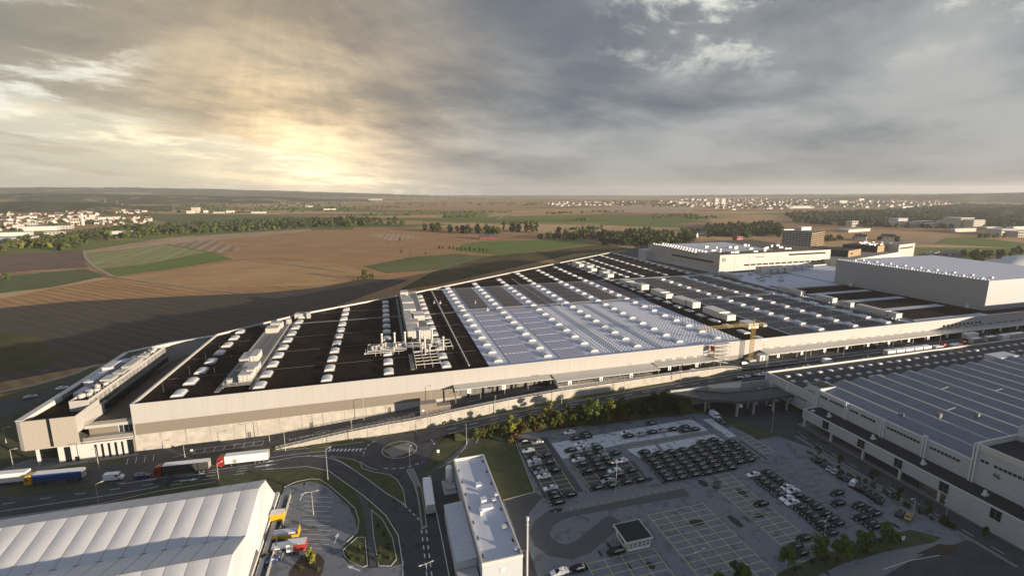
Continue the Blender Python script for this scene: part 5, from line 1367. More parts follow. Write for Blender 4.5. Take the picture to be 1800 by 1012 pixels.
for x,y,p,l in ((1295.5,663.7,'black','black car by the kerb above the ramp bridge, leftmost of three'),(1310,661.5,'silver','silver car by the kerb above the ramp bridge'),(1324.5,659,'grey','dark grey car by the kerb nearest the works building'),(1339.7,656.5,'white','white car at the corner of the white works building'),(1418.7,643,'white','white car half hidden behind the works roof edge'),(1380,648,'grey','dark car on the road just over the works roof edge'),(1524,628.5,'silver','silver car passing behind the works roof')):
    q=LP(x,y,zr(260)); carpx(x,y,p,l,None,z=zr(q[0])+.03)
for x,y,p,l in ((53,696,'silver','silver car driving on the road beyond the office wing'),(109,681,'white','white car on the far road half hidden by the office wing parapet')):
    carpx(x,y,p,l,None,rz=R(38))
carpx(1266,739,'grey','dark car behind the white van in the bay by the ramp bridge',None,rz=R(-75)); carpx(1275.5,742.5,'grey','second dark car in the bay below the ramp bridge',None,rz=R(-75))
carpx(870,0+1000.5-20,'grey','dark car beside the mast at the foot of the narrow building',None) if False else None
# --- vans and lorries
def van(loc,rz,label,paint='white',nm='delivery_van'):
    o=thing(nm,loc,label,'van'); b=MB()
    secs=[]
    for x,z1,w in ((-2.7,2.2,.92),(-2.6,2.32,.97),(.9,2.32,.97),(1.5,2.15,.95),(1.95,1.35,.93),(2.6,1.1,.90),(2.72,.85,.85)): secs.append([(x,-w,.32),(x,w,.32),(x,w,z1*.6),(x,w*.9,z1),(x,-w*.9,z1),(x,-w,z1*.6)])
    loft(b,secs,0); part('body',b.data('body',M['car_'+paint]),o)
    g=MB(); g.face([(1.62,-.82,2.02),(2.02,-.84,1.42),(2.02,.84,1.42),(1.62,.82,2.02)]); 
    for s in (-1,1): g.face([(.7,s*.99,1.4),(1.75,s*.97,1.4),(1.4,s*.94,2.0),(.7,s*.95,2.0)])
    gm=g.data('windscreen',M['glass_dark']); part('windscreen',gm,o,(.04,0,.02))
    for x in (-1.8,1.8):
        for y in (-.84,.84): part('wheel',WHL,o,(x,y,.35))
    o.rotation_euler=(0,0,rz); return o
def lorry(loc,rz,label,cabm,boxm,length=13.6,box_h=2.7,lowcab=False,nm='lorry',chas=True,trail=True):
    """x forward; front of the cab at +length/2+3"""
    o=thing(nm,loc,label,'lorry'); x1=length/2+2.6
    if cabm:
        c=MB(); secs=[]
        for x,z1 in ((x1-2.3,3.5),(x1-1.9,3.75),(x1-.5,3.45),(x1-.1,2.4),(x1,1.4)): secs.append([(x,-1.22,.55),(x,1.22,.55),(x,1.22,z1*.7),(x,1.1,z1),(x,-1.1,z1),(x,-1.22,z1*.7)])
        loft(c,secs,0); part('cab',c.data('cab',M[cabm]),o)
        g=MB(); g.face([(x1-.40,-1.05,3.1),(x1-.02,-1.15,1.95),(x1-.02,1.15,1.95),(x1-.40,1.05,3.1)])
        for s in (-1,1): g.face([(x1-1.5,s*1.235,1.9),(x1-.35,s*1.235,1.9),(x1-.55,s*1.2,2.8),(x1-1.5,s*1.2,2.8)])
        part('windscreen',g.data('windscreen',M['glass_dark']),o,(.03,0,0))
        ch=MB(); ch.prism([Vector((x1-6,-.5,0)),Vector((x1-.4,-.5,0)),Vector((x1-.4,.5,0)),Vector((x1-6,.5,0))],.5,.95); part('chassis',ch.data('chassis',M['galv_dark']),o)
    b=MB(); b.prism([Vector((-length/2,-1.27,0)),Vector((length/2,-1.27,0)),Vector((length/2,1.27,0)),Vector((-length/2,1.27,0))],1.1,1.1+box_h,0,1)
    for i in range(int(length/1.2)):
        x=-length/2+.6+i*1.2
        for s in (-1,1): b.prism([Vector((x-.04,s*1.27,0)),Vector((x+.04,s*1.27,0)),Vector((x+.04,s*1.30,0)),Vector((x-.04,s*1.30,0))],1.15,1.05+box_h,0)
    part('trailer_body',b.data('trailer_body',[M[boxm],M['trailer_white']]),o)
    for dx in (-length/2+.03,):
        d=MB(); d.prism([Vector((-length/2-.05,-1.15,0)),Vector((-length/2,-1.15,0)),Vector((-length/2,1.15,0)),Vector((-length/2-.05,1.15,0))],1.2,1.0+box_h); part('rear_door',d.data('rear_door',M['galv']),o)
    u=MB(); u.prism([Vector((-length/2+.2,-.6,0)),Vector((length/2-.5,-.6,0)),Vector((length/2-.5,.6,0)),Vector((-length/2+.2,.6,0))],.75,1.1); part('underframe',u.data('underframe',M['rubber']),o)
    bw=MB(); bw.tube((0,-.16,0),(0,.16,0),.5,n=12,mi=0); bw.tube((0,-.17,0),(0,.17,0),.28,n=8,mi=1); bwm=bw.data('wheel',[M['rubber'],M['galv_dark']])
    xs=[-length/2+1.6,-length/2+2.9,-length/2+4.2] if length>9 else [-length/2+1.2,-length/2+2.3]
    if cabm: xs+=[x1-1.3,x1-4.6 if length>9 else x1-1.3]
    else: xs+=[length/2-2.2]
    for x in xs:
        for y in (-1.05,1.05): part('wheel',bwm,o,(x,y,.5))
    o.rotation_euler=(0,0,rz); return o
RD=R(11)
lorry(G(8,850,0),RD,'white lorry trailer cut by the left edge on the main road',None,'trailer_white',14,2.9)
lorry(G(107,846,0),RD+math.pi,'blue sided lorry with yellow cab on the main road','cab_yellow','trailer_blue')
van(G(201,842,0),R(12),'white van on the main road between two lorries')
car('estate','blue',G(250,838,0),R(14),'blue estate car on the main road')
lorry(G(330,830,0),R(13)+math.pi,'dark sided lorry with red cab on the main road','cab_red','sign_dark')
lorry(G(436,813,0),R(13)+math.pi,'pale sided lorry with red cab near the roundabout','cab_red','trailer_white')
p=(G(758,904,0)+G(746,845,0))/2
lorry(G(754,884,0),R(104),'white articulated lorry waiting at the roundabout mouth','car_white','trailer_white',13.0,2.8)
van(G(1256.5,733,0),R(-75),'white van parked in the bay under the ramp bridge')
van(G(1454,637,zr(275)),R(14),'white van on the road behind the works roof')
lorry(W(411,-11,8.6),R(17),'white box lorry driving on the yard road at far right',None,'trailer_white',10,2.8)
for i in range(5):
    lorry(W(338+i*6.4,-19.3,8.3),R(17)+R(0),'%s white box trailer from the left in the row behind the works roof'%ORD[i],None,'trailer_white',5.4,2.6,nm='box_trailer')
lorry(W(373,-19.0,8.3),R(17),'red lorry behind the works roof beside white trailers','cab_red','trailer_white',5.5,1.6,nm='lorry')
lorry(W(388,-18.6,8.3),R(17),'flat white trailer with red cab behind the works roof','cab_red','trailer_white',7,1.0)
for i,(a,l,m) in enumerate(((404,7,'galv_dark'),(416,7,'galv_dark'),(427,6,'trailer_white'),(437,12,'galv'))):
    lorry(W(a,-18,8.3),R(17),['dark grey box trailer right of the red cab','second grey box trailer on the far road','pale short box trailer on the far road','long grey trailer at the right end of the far road'][i],None,m,l,2.8,nm='box_trailer')
# yellow and red vehicles in the small car park
t=lorry(G(489,917,0),R(12),'yellow box trailer parked beside the white tent end',None,'truck_yellow',3.5,2.2,nm='box_trailer')
t=thing('flat_trailer',G(504,944,0),'yellow and grey flatbed trailer next to the tent fence','trailer')
q=ROT_A
for nm,c,d,m in (('bed',(0,0,.9),(9,2.4,.35),'galv'),('side_board',(0,-1.25,.9),(9,.12,1.0),'truck_yellow'),('end_board',(4.4,0,.9),(.2,2.5,2.6),'truck_yellow'),('cover',(-.3,.3,1.25),(8,1.9,1.1),'roof_pale')):
    c=(c[0]*.75,c[1],c[2]*.8); d=(d[0]*.75 if d[0]>1 else d[0],d[1],d[2]*.8); mb=MB(); mb.box(Vector(c),d); part(nm,mb.data(nm,M[m]),t)
for x in (-3,-1.8,3): 
    for y in (-1,1): part('wheel',WHL,t,(x,y,.33))
t.rotation_euler=(0,0,R(12))
t=lorry(G(523,969,0),R(10),'small white and red box trailer in the left car park',None,'trailer_white',4.6,2.0,nm='box_trailer')
mb=MB(); mb.prism([Vector((-.6,-1.31,0)),Vector((2.3,-1.31,0)),Vector((2.3,-1.28,0)),Vector((1.2,-1.28,0))],1.2,2.9); mb.prism([Vector((.2,-1.33,0)),Vector((2.33,-1.33,0)),Vector((2.33,1.3,0)),Vector((2.30,1.3,0)),Vector((2.3,-1.31,0)),Vector((.2,-1.31,0))],1.2,3.05); part('red_side',mb.data('red_side',M['red_paint']),t)
lorry(G(494,966,0),R(14),'low pale flatbed trailer beside the white and red box trailer',None,'roof_pale',4.2,.4,nm='flat_trailer')
for x,y,p_ in ((466,978,'black'),(474,984,'blue'),):
    carpx(x,y,p_,'%s car squeezed in by the tent fence'%CN[p_],None,rz=R(55))
t=thing('motorcycle',G(553,931,0),'dark motorcycle standing under the tall twin lamp','motorcycle')
for x in (-.7,.7): part('wheel',WHL,t,(x,0,.33))
mb=MB(); mb.box(Vector((0,0,.5)),(1.1,.35,.5)); mb.bar((.7,0,.4),(.45,0,1.1),.1,.1); mb.bar((.45,-.4,1.1),(.45,.4,1.1),.06,.06); part('frame',mb.data('frame',M['sign_dark']),t); mb=MB(); mb.box(Vector((-.25,0,1.0)),(.8,.3,.12)); part('saddle',mb.data('saddle',M['rubber']),t)
# long dark trolley lying across the yellow bays
t=thing('skip_trolley',G(1260,853,0),'dark low trolley standing askew on the yellow bays','trolley')
mb=MB(); mb.box(Vector((0,0,.4)),(4.2,1.8,.25)); part('bed',mb.data('bed',M['sign_dark']),t); mb=MB(); mb.bar((-2.1,.9,.6),(2.1,.9,1.0),.1,.5); part('side_rail',mb.data('side_rail',M['galv_dark']),t)
for x in (-1.6,1.6):
    for y in (-.7,.7): part('wheel',WHL,t,(x,y,.33))
t.rotation_euler=(0,0,R(60))
# ================================================================== TOWER CRANE AND SCAFFOLD
cr=thing('tower_crane',W(265.4,-3,8.3),'yellow tower crane with folded jib in front of the cream facade','crane')
def lattice(mb,p0,p1,w,seg,th=.14):
    p0,p1=Vector(p0),Vector(p1); d=(p1-p0); L_=d.length; dn=d.normalized(); s=dn.cross(Vector((0,0,1)))
    if s.length<.1: s=Vector((1,0,0))
    s.normalize(); u=s.cross(dn); n=max(2,int(L_/seg)); off=[s*w/2+u*w/2,-s*w/2+u*w/2,-s*w/2-u*w/2,s*w/2-u*w/2]
    for o in off: mb.bar(p0+o,p1+o,th,th)
    for i in range(n):
        a=p0+d*(i/n); b=p0+d*((i+1)/n)
        for k in range(4):
            j=(k+1)%4; mb.bar(a+off[k],b+off[j],th*.6,th*.6); mb.bar(a+off[k],a+off[j],th*.6,th*.6)
mb=MB(); lattice(mb,W(265.4,-3,8.3),W(265.4,-3,26.4),1.4,1.6); mb.build('mast',M['crane_yellow'],cr)
mb=MB(); lattice(mb,W(265.4,-3,27),W(236,1,26.2),1.1,1.6,.10); mb.build('jib',M['crane_yellow'],cr)
mb=MB(); lattice(mb,W(265.4,-3,27),W(272,-3.6,26.8),1.1,1.5,.13); mb.build('counter_jib',M['crane_yellow'],cr)
mb=MB(); mb.bar(W(265.4,-3,26.4),W(265.4,-3,29.6),.3,.3); mb.bar(W(265.4,-3,29.6),W(250,-1,27),.07,.07); mb.bar(W(265.4,-3,29.6),W(272,-3.6,27),.07,.07); mb.build('tie_bars',M['crane_yellow'],cr)
mb=MB(); mb.lbox(270,272.4,-4.4,-2.8,25.6,26.9); mb.lbox(263.4,267.4,-5,-1,8.3,9.2); mb.build('ballast',M['concrete_grey'],cr)
sc=thing('scaffold_stair',W(250,-4,8.3),'steel scaffold stair tower with red end panel left of the crane','scaffold')
mb=MB()
for a in (243,246,249,252):
    for b in (-.8,-3.6): mb.bar(W(a,b,8.3),W(a,b,18.6),.12,.12)
for z in (10.5,12.5,14.5,16.5,18.4):
    mb.lbox(243,252,-3.6,-.8,z,z+.12)
    mb.bar(W(243,-3.6,z+1),W(252,-3.6,z+1),.08,.08); mb.bar(W(243,-3.6,z),W(252,-3.6,z-2),.1,.25)
mb.build('frame',M['galv'],sc)
mb=MB(); mb.lbox(242.6,243.0,-3.4,-.9,15.3,17.6); mb.build('red_panel',M['red_paint'],sc)
sh=thing('site_cabin',W(268,-4,8.3),'small white site cabin beside the crane foot','cabin')
mb=MB(); mb.lbox(269,273.5,-5.4,-2.6,8.3,11.2); mb.build('walls',M['white_panel'],sh); mb=MB(); mb.lbox(270,271,-5.46,-5.4,8.4,10.4); mb.build('door',M['galv_dark'],sh)
for a,b,c in ((258,-7,'grey'),(232,-8.5,'red'),(228,-8,'silver'),(238,-9,'grey'),(221,-8.5,'black')):
    car('estate' if c!='red' else 'sedan',c,W(a,b,zy(a)+.05),R(20),{258:'dark car by the crane foot',232:'dark red car on the yard left of the scaffold stair',228:'silver car on the yard under the middle canopy end',238:'dark grey car beside the scaffold stair',221:'black car under the short canopy'}[a])
# ================================================================== LAMP POSTS
def lamp(px,py,top,z,label,arms=1,ang=R(100),arm=1.2,group='street lamps'):
    b=G(px,py,z); h=2.0
    lo,hi=2,40
    for _ in range(40):
        m=(lo+hi)/2; q=b+Vector((0,0,m)); dz=q.z-CAM_H; d=q.y*CP-dz*SP; v=PY0-FPX*(q.y*SP+dz*CP)/d
        if v>top: lo=m
        else: hi=m
    h=min(lo,12)
    t=thing('street_lamp',b,label,'street lamp',group)
    mb=MB(); mb.tube((0,0,0),(0,0,h),.11,.06,8); mb.tube((0,0,0),(0,0,.9),.16,.15,8); part('pole',mb.data('pole',M['galv']),t)
    for k in range(arms):
        a=ang+k*math.pi*(1 if arms==2 else 2/3); d=Vector((math.cos(a),math.sin(a),0))
        mb=MB(); mb.bar(Vector((0,0,h)),d*arm+Vector((0,0,h+.15)),.09,.09); part('arm',mb.data('arm',M['galv']),t)
        mb=MB(); mb.bar(d*arm+Vector((0,0,h+.12)),d*(arm+.75)+Vector((0,0,h+.17)),.30,.14); part('lamp_head',mb.data('lamp_head',M['steel_pale']),t)
    return t
lamp(576.6,843.5,790,0,'tall lamp on the kerb of the slip lane below the roundabout',1,R(60)); lamp(620,775,738,zr(74),'lamp in front of the low left end of the retaining wall',1,R(280))
lamp(551,904,864,0,'twin armed lamp in the middle of the small car park',2,R(20)); lamp(721,823,787,0,'lamp at the south edge of the roundabout',1,R(80)); lamp(820,780,750,0,'lamp by the footpath right of the roundabout',1,R(100))
lamp(173.5,884,851,0,'lamp on the strip between the carriageways by the blue lorry',1,R(60)); lamp(385,846,815,0,'lamp beside the lower carriageway above the tent roof',1,R(60)); lamp(174.7,826,786,0,'lamp on the lawn before the office wing windows',1,R(280)); lamp(325,803,783,0,'lamp beside the marked bays under the plain concrete wall',1,R(100))
lamp(502,792,753,0,'lamp at the start of the retaining wall',1,R(280)); lamp(474,776,745,0,'lamp close to the concrete base of the facade',1,R(280))
lamp(752.5,752,720,zr(101),'lamp on the verge under the retaining wall above the roundabout',1,R(280)); lamp(870.5,727,694,zr(128),'lamp under the retaining wall opposite the dock canopy',1,R(280)); lamp(987,708,676,zr(158),'lamp under the retaining wall near the embankment bushes',1,R(280))
lamp(758,713,680,zy(105),'lamp in the yard left of the grey lodge',1,R(100)); lamp(640,738,705,zy(84),'lamp in the yard at the left end of the wire fence',1,R(100)); lamp(1097,690,660,zr(190),'lamp under the retaining wall left of the ramp bridge',1,R(280))
lamp(1082,868,812,0,'tall floodlight mast among the cars in the middle bay',2,R(17)); lamp(1449,943,912,0,'lamp standing behind the double row of black cars',2,R(40)); lamp(1356,760,712.5,0,'lamp at the tip of the lawn below the ramp bridge',1,R(180))
lamp(1196,668,640,zy(214),'lamp on the yard edge above the ramp bridge',1,R(280)); lamp(1347,648,618,zr(262),'lamp with a sign box on the verge right of the crane',1,R(280)); lamp(1415,638,606,zr(270),'lamp on the yard road behind the left part of the works roof',1,R(280))
lamp(1482,628,602,zr(300),'lamp on the yard road second behind the works roof',1,R(280)); lamp(1568,617,592,zr(320),'lamp on the yard road left of the white box trailers',1,R(280)); lamp(1651,606,582,8.3,'lamp on the yard road behind the red lorry',1,R(280)); lamp(1733,596,575,8.3,'lamp on the yard road near the right edge',1,R(280))
lamp(750,1004,990,0,'lamp head on the dashed lanes at the bottom edge',2,R(30)); lamp(1228,985,968,0,'lamp standing in the yellow bay grid',2,R(30)); lamp(24,823,790,0,'lamp left of the office wing columns',1,R(20)); lamp(11,778,752,0,'lamp beside the road at the left edge',1,R(20)); lamp(1604,908,875,0,'lamp on the lane by the yellow car',1,R(200)); lamp(1663,905,878,0,'lamp on the lane opposite the wing windows',1,R(200))
for x,y,l in ((832,745,'white sign box on the grass by the footpath'),(770.5,796.5,'small white sign on the splitter lawn right of the roundabout'),(1586.5,951,'white notice board on the hedge bed at lower right'),(338,796,'white ticket box by the marked bays under the concrete wall')):
    t=thing('sign_board',G(x,y+3,0),l,'sign'); mb=MB(); mb.tube((0,0,0),(0,0,1.2),.05,n=6); part('post',mb.data('post',M['galv']),t); mb=MB(); mb.box(Vector((0,0,1.0)),(.9,.12,1.1),R(10)); part('panel',mb.data('panel',M['sign_white']),t)
# ================================================================== TREES
def crown_mesh(seed,h,r,n,size,mats,z0,shape=1.0,clumps=14,name='crown',flat=.9):
    rnd=random.Random(seed); mb=MB(); cl=[]
    for i in range(clumps):
        f=rnd.random(); zz=z0+(h-z0)*(.08+.86*f); w=r*(math.sin(math.pi*min(.98,(.14+.80*f)))**.7)*shape
        an=rnd.random()*6.283; rr=w*math.sqrt(rnd.random())*.82
        cl.append((Vector((rr*math.cos(an),rr*math.sin(an),zz)),r*rnd.uniform(.26,.46)))
    for i in range(n):
        c,cr_=cl[rnd.randrange(clumps)]
        d=Vector((rnd.gauss(0,1),rnd.gauss(0,1),rnd.gauss(0,.8))); d.normalize()
        p=c+d*cr_*(rnd.random()**.4)
        nrm=(d+Vector((rnd.gauss(0,.6),rnd.gauss(0,.6),rnd.gauss(0,.6)))).normalized(); q=nrm.to_track_quat('Z','Y'); s=size*rnd.uniform(.6,1.3); an=rnd.random()*6.28
        u=q@Vector((math.cos(an)*s,math.sin(an)*s,0)); v=q@Vector((-math.sin(an)*s*flat,math.cos(an)*s*flat,0))
        mb.face([p-u,p-v*.8,p+u,p+v*.8],0)
    return mb
def trunk_mb(h,r,seed=0,limbs=4):
    rnd=random.Random(seed); mb=MB(); mb.tube((0,0,-.2),(0,0,h*.55),r,r*.6,7); mb.tube((0,0,h*.55),(rnd.uniform(-.3,.3),rnd.uniform(-.3,.3),h*.85),r*.6,r*.15,6)
    for i in range(limbs):
        an=i*6.28/limbs+rnd.random(); z=h*rnd.uniform(.35,.55); mb.tube((0,0,z),(math.cos(an)*h*.22,math.sin(an)*h*.22,z+h*.25),r*.42,r*.10,5)
    return mb
TP={}
def tree(kind,loc,s,rz,label,group=None,cat='tree',nm='tree',sz=None):
    if kind not in TP:
        h,r,n,size,leaf,z0,tr,cl=kind_def[kind]
        o=thing(nm,loc,label,cat,group)
        part('trunk',trunk_mb(h,tr,len(TP)).data('trunk',M['bark']),o)
        part('crown',crown_mesh(len(TP)+3,h,r,n,size,None,z0,clumps=cl).data('crown',M[leaf]),o)
        o.rotation_euler=(0,0,rz); o.scale=(s,s,sz or s); TP[kind]=o; return o
    c=copy_tree(TP[kind],loc,rz,(s,s,sz or s),label,group); c.name=nm; c['category']=cat; return c
kind_def={'lot':(6.2,2.3,1700,.24,'leaf_lot',1.7,.13,20),'lot_bright':(6.6,2.4,1700,.24,'leaf_lot',1.6,.13,20),'bush_bright':(6.5,2.2,1100,.30,'leaf_bright',.5,.10,13),'bush':(5.5,2.5,1100,.32,'leaf',.4,.10,13),'bush_olive':(4.6,2.4,900,.32,'leaf_olive',.3,.10,12),'bush_rust':(3.6,2.0,800,.30,'leaf_rust',.2,.08,11),'dense':(7.5,3.2,1300,.36,'leaf_dark',.5,.14,15),'thin':(4.6,1.3,420,.22,'leaf_dark',1.5,.07,8)}
# right hand bed
for x,y,k,s,l in ((1385,1001,'lot',1.0,'leftmost green tree in the bed at lower right'),(1440,985,'lot_bright',1.05,'second yellow green tree in the lower right bed, beside two black cars'),(1478,985,'lot',1.15,'tall green tree before the end of the double car row'),(1520,975,'lot',1.1,'broad green tree right of the twin lamp in the bed'),(1557,962,'lot_bright',1.05,'green tree nearest the notice board in the bed'),(1303,1028,'lot',.9,'green tree top rising at the bottom edge by the yellow grid'),(1262,1040,'lot',.8,'small tree top at the bottom edge left of the others'),(1290,1022,'thin',1.2,'thin dark sapling at the bottom edge in the yellow grid')):
    tree(k,G(x,y,0),s,random.random()*6,l)
for i,(x,y,s) in enumerate(((1476,820,1.05),(1535,850,1.1),(1580,880,1.0),(1631,905,1.05),(1437,802,.9),(1660,925,.8),(1730,948,.9))):
    tree('thin',G(x,y,0),s,i,'%s thin dark sapling from the far end along the lane hedge'%ORD[i],'saplings along the lane')
for i in range(26):
    f=i/25; x=1430+250*f+random.uniform(-4,4); y=802+125*f+random.uniform(-3,3)+4
    tree('bush',G(x,y,0),random.uniform(.20,.34),random.random()*6,'low dark shrub in the hedge between lane and car rows','shrubs in the lane hedge','shrub','shrub')
for i in range(16):
    f=random.random(); x=1390+230*f; y=1000-70*f+random.uniform(-6,10)
    tree('bush_olive',G(x,y,0),random.uniform(.18,.30),random.random()*6,'low shrub under the trees of the lower right bed','shrubs in the lower right bed','shrub','shrub')
# bank between road and car park
for i,(x,y,k,s) in enumerate(((900,759,'bush_bright',1.0),(914,756,'bush_bright',.75),(934,748,'bush_olive',1.1),(951,743,'bush_olive',1.0),(968,738,'bush_bright',1.15),(980,742,'bush',.9),(995,735,'bush_olive',1.15),(1008,738,'bush_olive',1.0),(1019,733,'bush',.9),(1042,742,'lot_bright',1.35),(1034,737,'bush_bright',1.1),(1056,733,'bush',1.1),(1070,735,'bush_bright',1.2),(1082,733,'bush_olive',1.0),(1094,727,'bush',1.2),(1108,729,'dense',.8),(1120,724,'bush',1.1),(1133,727,'dense',.95),(1146,722,'dense',1.1),(1158,724,'dense',1.1),(1170,719,'dense',1.05),(1180,722,'dense',.9),(1192,722,'dense',.85),(1202,726,'bush',.9),(905,772,'bush_rust',.9),(898,778,'bush_rust',.7),(920,760,'bush_rust',.9),(942,755,'bush_rust',.8),(986,750,'bush_rust',.7),(1005,748,'bush_rust',.6),(925,748,'bush_olive',.8),(1100,737,'bush_olive',.7),(1062,744,'bush_olive',.7))):
    a=LP(x,y,2.0)[0]; z=1.4 if y<745 else .4; q=G(x,y,z); q.z-=.3
    side='yellow green' if 'bright' in k else ('rust brown' if 'rust' in k else ('olive' if 'olive' in k else 'dark green'))
    tree(k,q,s*1.12,i*1.3,'%s bush on the bank above the car park, %s from the left end'%(side,ordw(i)),'bushes on the bank','bush','bush')
for i in range(34):
    a=120+i*2.75; q=W(a,interp([(112,-26),(133,-26),(161,-27),(216,-29)],a)+random.uniform(-1,2),.6)
    tree('bush_olive' if i%2 else 'bush',q,random.uniform(.6,1.0),i,'small undergrowth bush at the foot of the bank','undergrowth at the foot of the bank','bush','bush')
for i,(x,y,k) in enumerate(((620,985,'bush'),(631,965,'bush'),(613,978,'bush_olive'),(636,985,'bush'),(664,925,'bush'),(675,940,'bush'),(682,962,'bush'),(668,965,'bush_olive'),(685,982,'bush'),(665,985,'bush'),(540,985,'bush_olive'),(552,990,'bush'),(530,1000,'bush'),(560,1003,'bush'))):
    tree(k,G(x,y,0),random.uniform(.22,.32),i,'low hedge shrub in the small beds beside the left car park','shrubs in the left beds','shrub','shrub')
tree('bush_bright',G(548,988,0),.7,1,'yellow green bush at the bottom edge of the left car park',None,'bush','bush')
# far trees: one mesh each, shared
def far_mesh(seed,h,r,n,size,leaf,z0=.3):
    mb=crown_mesh(seed,h,r,n,size,None,z0,clumps=12); mb.cur=1; mb.tube((0,0,-.3),(0,0,h*.5),.25,.12,5,mi=1); return mb.data('tree',[M[leaf],M['bark']])
FT=[far_mesh(21,9,4.2,300,.85,'leaf'),far_mesh(22,11,4.6,300,.9,'leaf_dark'),far_mesh(23,7,3.6,260,.8,'leaf_olive'),far_mesh(24,16,2.4,260,.85,'leaf_dark'),far_mesh(25,10,4.8,300,.95,'leaf'),far_mesh(26,5,3.4,220,.7,'leaf_bright')]
nfar=0
def ftree(px,py,v,s,label,group=None,jit=0,z=0.0):
    global nfar
    p=G(px,py,-.3); o=bpy.data.objects.new('tree',FT[v]); COL.objects.link(o); o.location=p; o.rotation_euler=(0,0,random.random()*6.28); q=s*random.uniform(.85,1.15); o.scale=(q,q,q*random.uniform(.85,1.15))
    tag(o,label,'tree',group); nfar+=1; return o
def belt(pts,n,wid,vs,s,label,group):
    for i in range(n):
        f=random.random(); k=f*(len(pts)-1); j=min(int(k),len(pts)-2); u=k-j
        ftree(pts[j][0]+(pts[j+1][0]-pts[j][0])*u+random.uniform(-1,1),pts[j][1]+(pts[j+1][1]-pts[j][1])*u+random.uniform(-wid,wid),random.choice(vs),s,label,group)
# hedge behind the hall
for i in range(46):
    f=i/45; a=100+236*f+random.uniform(-1,1); b=interp([(98,164),(204,241),(360,352)],a)+random.uniform(14,22); q=W(a,b,-.3)
    o=bpy.data.objects.new('bush',FT[random.choice((0,2,5,1,2))]); COL.objects.link(o); o.location=q; s=random.uniform(.45,.8); o.scale=(s*1.15,s*1.15,s); o.rotation_euler=(0,0,random.random()*6); tag(o,'bush in the long hedge just behind the hall roof edge','bush','bushes of the hedge behind the hall')
for x,y,v,s,l in ((641,491,1,.75,'dark bush group left of the far parapet, biggest of it'),(630,494,2,.6,'olive bush in the group left of the far parapet'),(621,497,2,.45,'lowest olive bush of the group left of the parapet'),(654,489,0,.7,'green bush at the right of the group by the parapet'),(610,499,2,.35,'smallest bush at the left end of the group by the parapet'),(705,445,0,.55,'single round tree standing alone in the brown field'),(684,428,2,.35,'tiny bush by the track in the brown field'),(703,424,1,.6,'small upright tree above the lone round tree'),(721,446,2,.4,'low bush right of the lone round tree'),(748,447,2,.4,'low pale bush in the field near the hedge row'),(10,494,1,.9,'dark bush at the left edge beside the crop rows'),(-6,500,1,1.0,'dark bush cut by the left edge'),(104,440,1,1.6,'big dark tree at the corner of the ploughed field'),(118,441,0,1.5,'sunlit green tree beside the big dark one'),(135,436,1,1.4,'dark tree at the bend of the farm track')):
    ftree(x,y,v,s,l)
for i,x in enumerate((772,778,790,797,804,811,818,826,834,843,849,856)):
    ftree(x,437+i*.45,1,.42,'%s round tree from the left in the short row above the green field'%ORD[i],'row above the green field')
belt([(0,440),(60,434),(100,432),(150,424),(250,414),(340,408),(430,404),(520,399),(600,396)],64,3.4,(0,1,4,2,5),1.55,'tree in the belt beyond the ploughed fields at left','trees of the left belt')
belt([(600,397),(640,395),(710,397)],28,3,(0,1,3,4),1.9,'tree of the grove at the middle of the plain','grove in the middle of the plain')
belt([(740,404),(790,407),(835,410),(880,410)],26,2,(0,1,2),1.6,'tree in the row left of the red barn','trees left of the red barn')
belt([(880,405),(930,408),(945,408)],16,2,(1,0,3),1.6,'tree in the row right of the red barn','trees right of the red barn')
belt([(945,419),(1000,420),(1060,418),(1075,424)],32,2.5,(1,0,4),1.5,'tree in the wood behind the green field','wood behind the green field')
belt([(1058,424),(1100,428),(1140,430),(1200,425),(1215,420)],56,5,(1,0,4,2),1.35,'tree in the wood left of the pale rear works hall','wood left of the rear works hall')
for i,x in enumerate((1025,1032,1042,1104,1116,1133)): ftree(x,414+ (i>2)*4,3,1.25,'%s tall poplar from the left among the woods'%ORD[i],'poplars among the woods')
belt([(1240,416),(1300,412),(1360,408),(1372,416)],36,4,(1,0,4),1.35,'tree in the wood beyond the pale rear works hall','wood beyond the rear works hall')
belt([(1445,424),(1480,422),(1540,421),(1580,425)],26,2,(1,0),.9,'dark tree behind the black roofed building','trees behind the black roofed building')
belt([(1690,448),(1720,452),(1760,450),(1800,446),(1700,462),(1770,468)],34,4,(1,0,4,2),.9,'dark tree in the wood left of the white arched roof','wood by the white arched roof')
belt([(1720,418),(1765,418)],8,.6,(1,),.7,'round tree in the short row on the right green field','row on the right green field')
print('far trees',nfar)
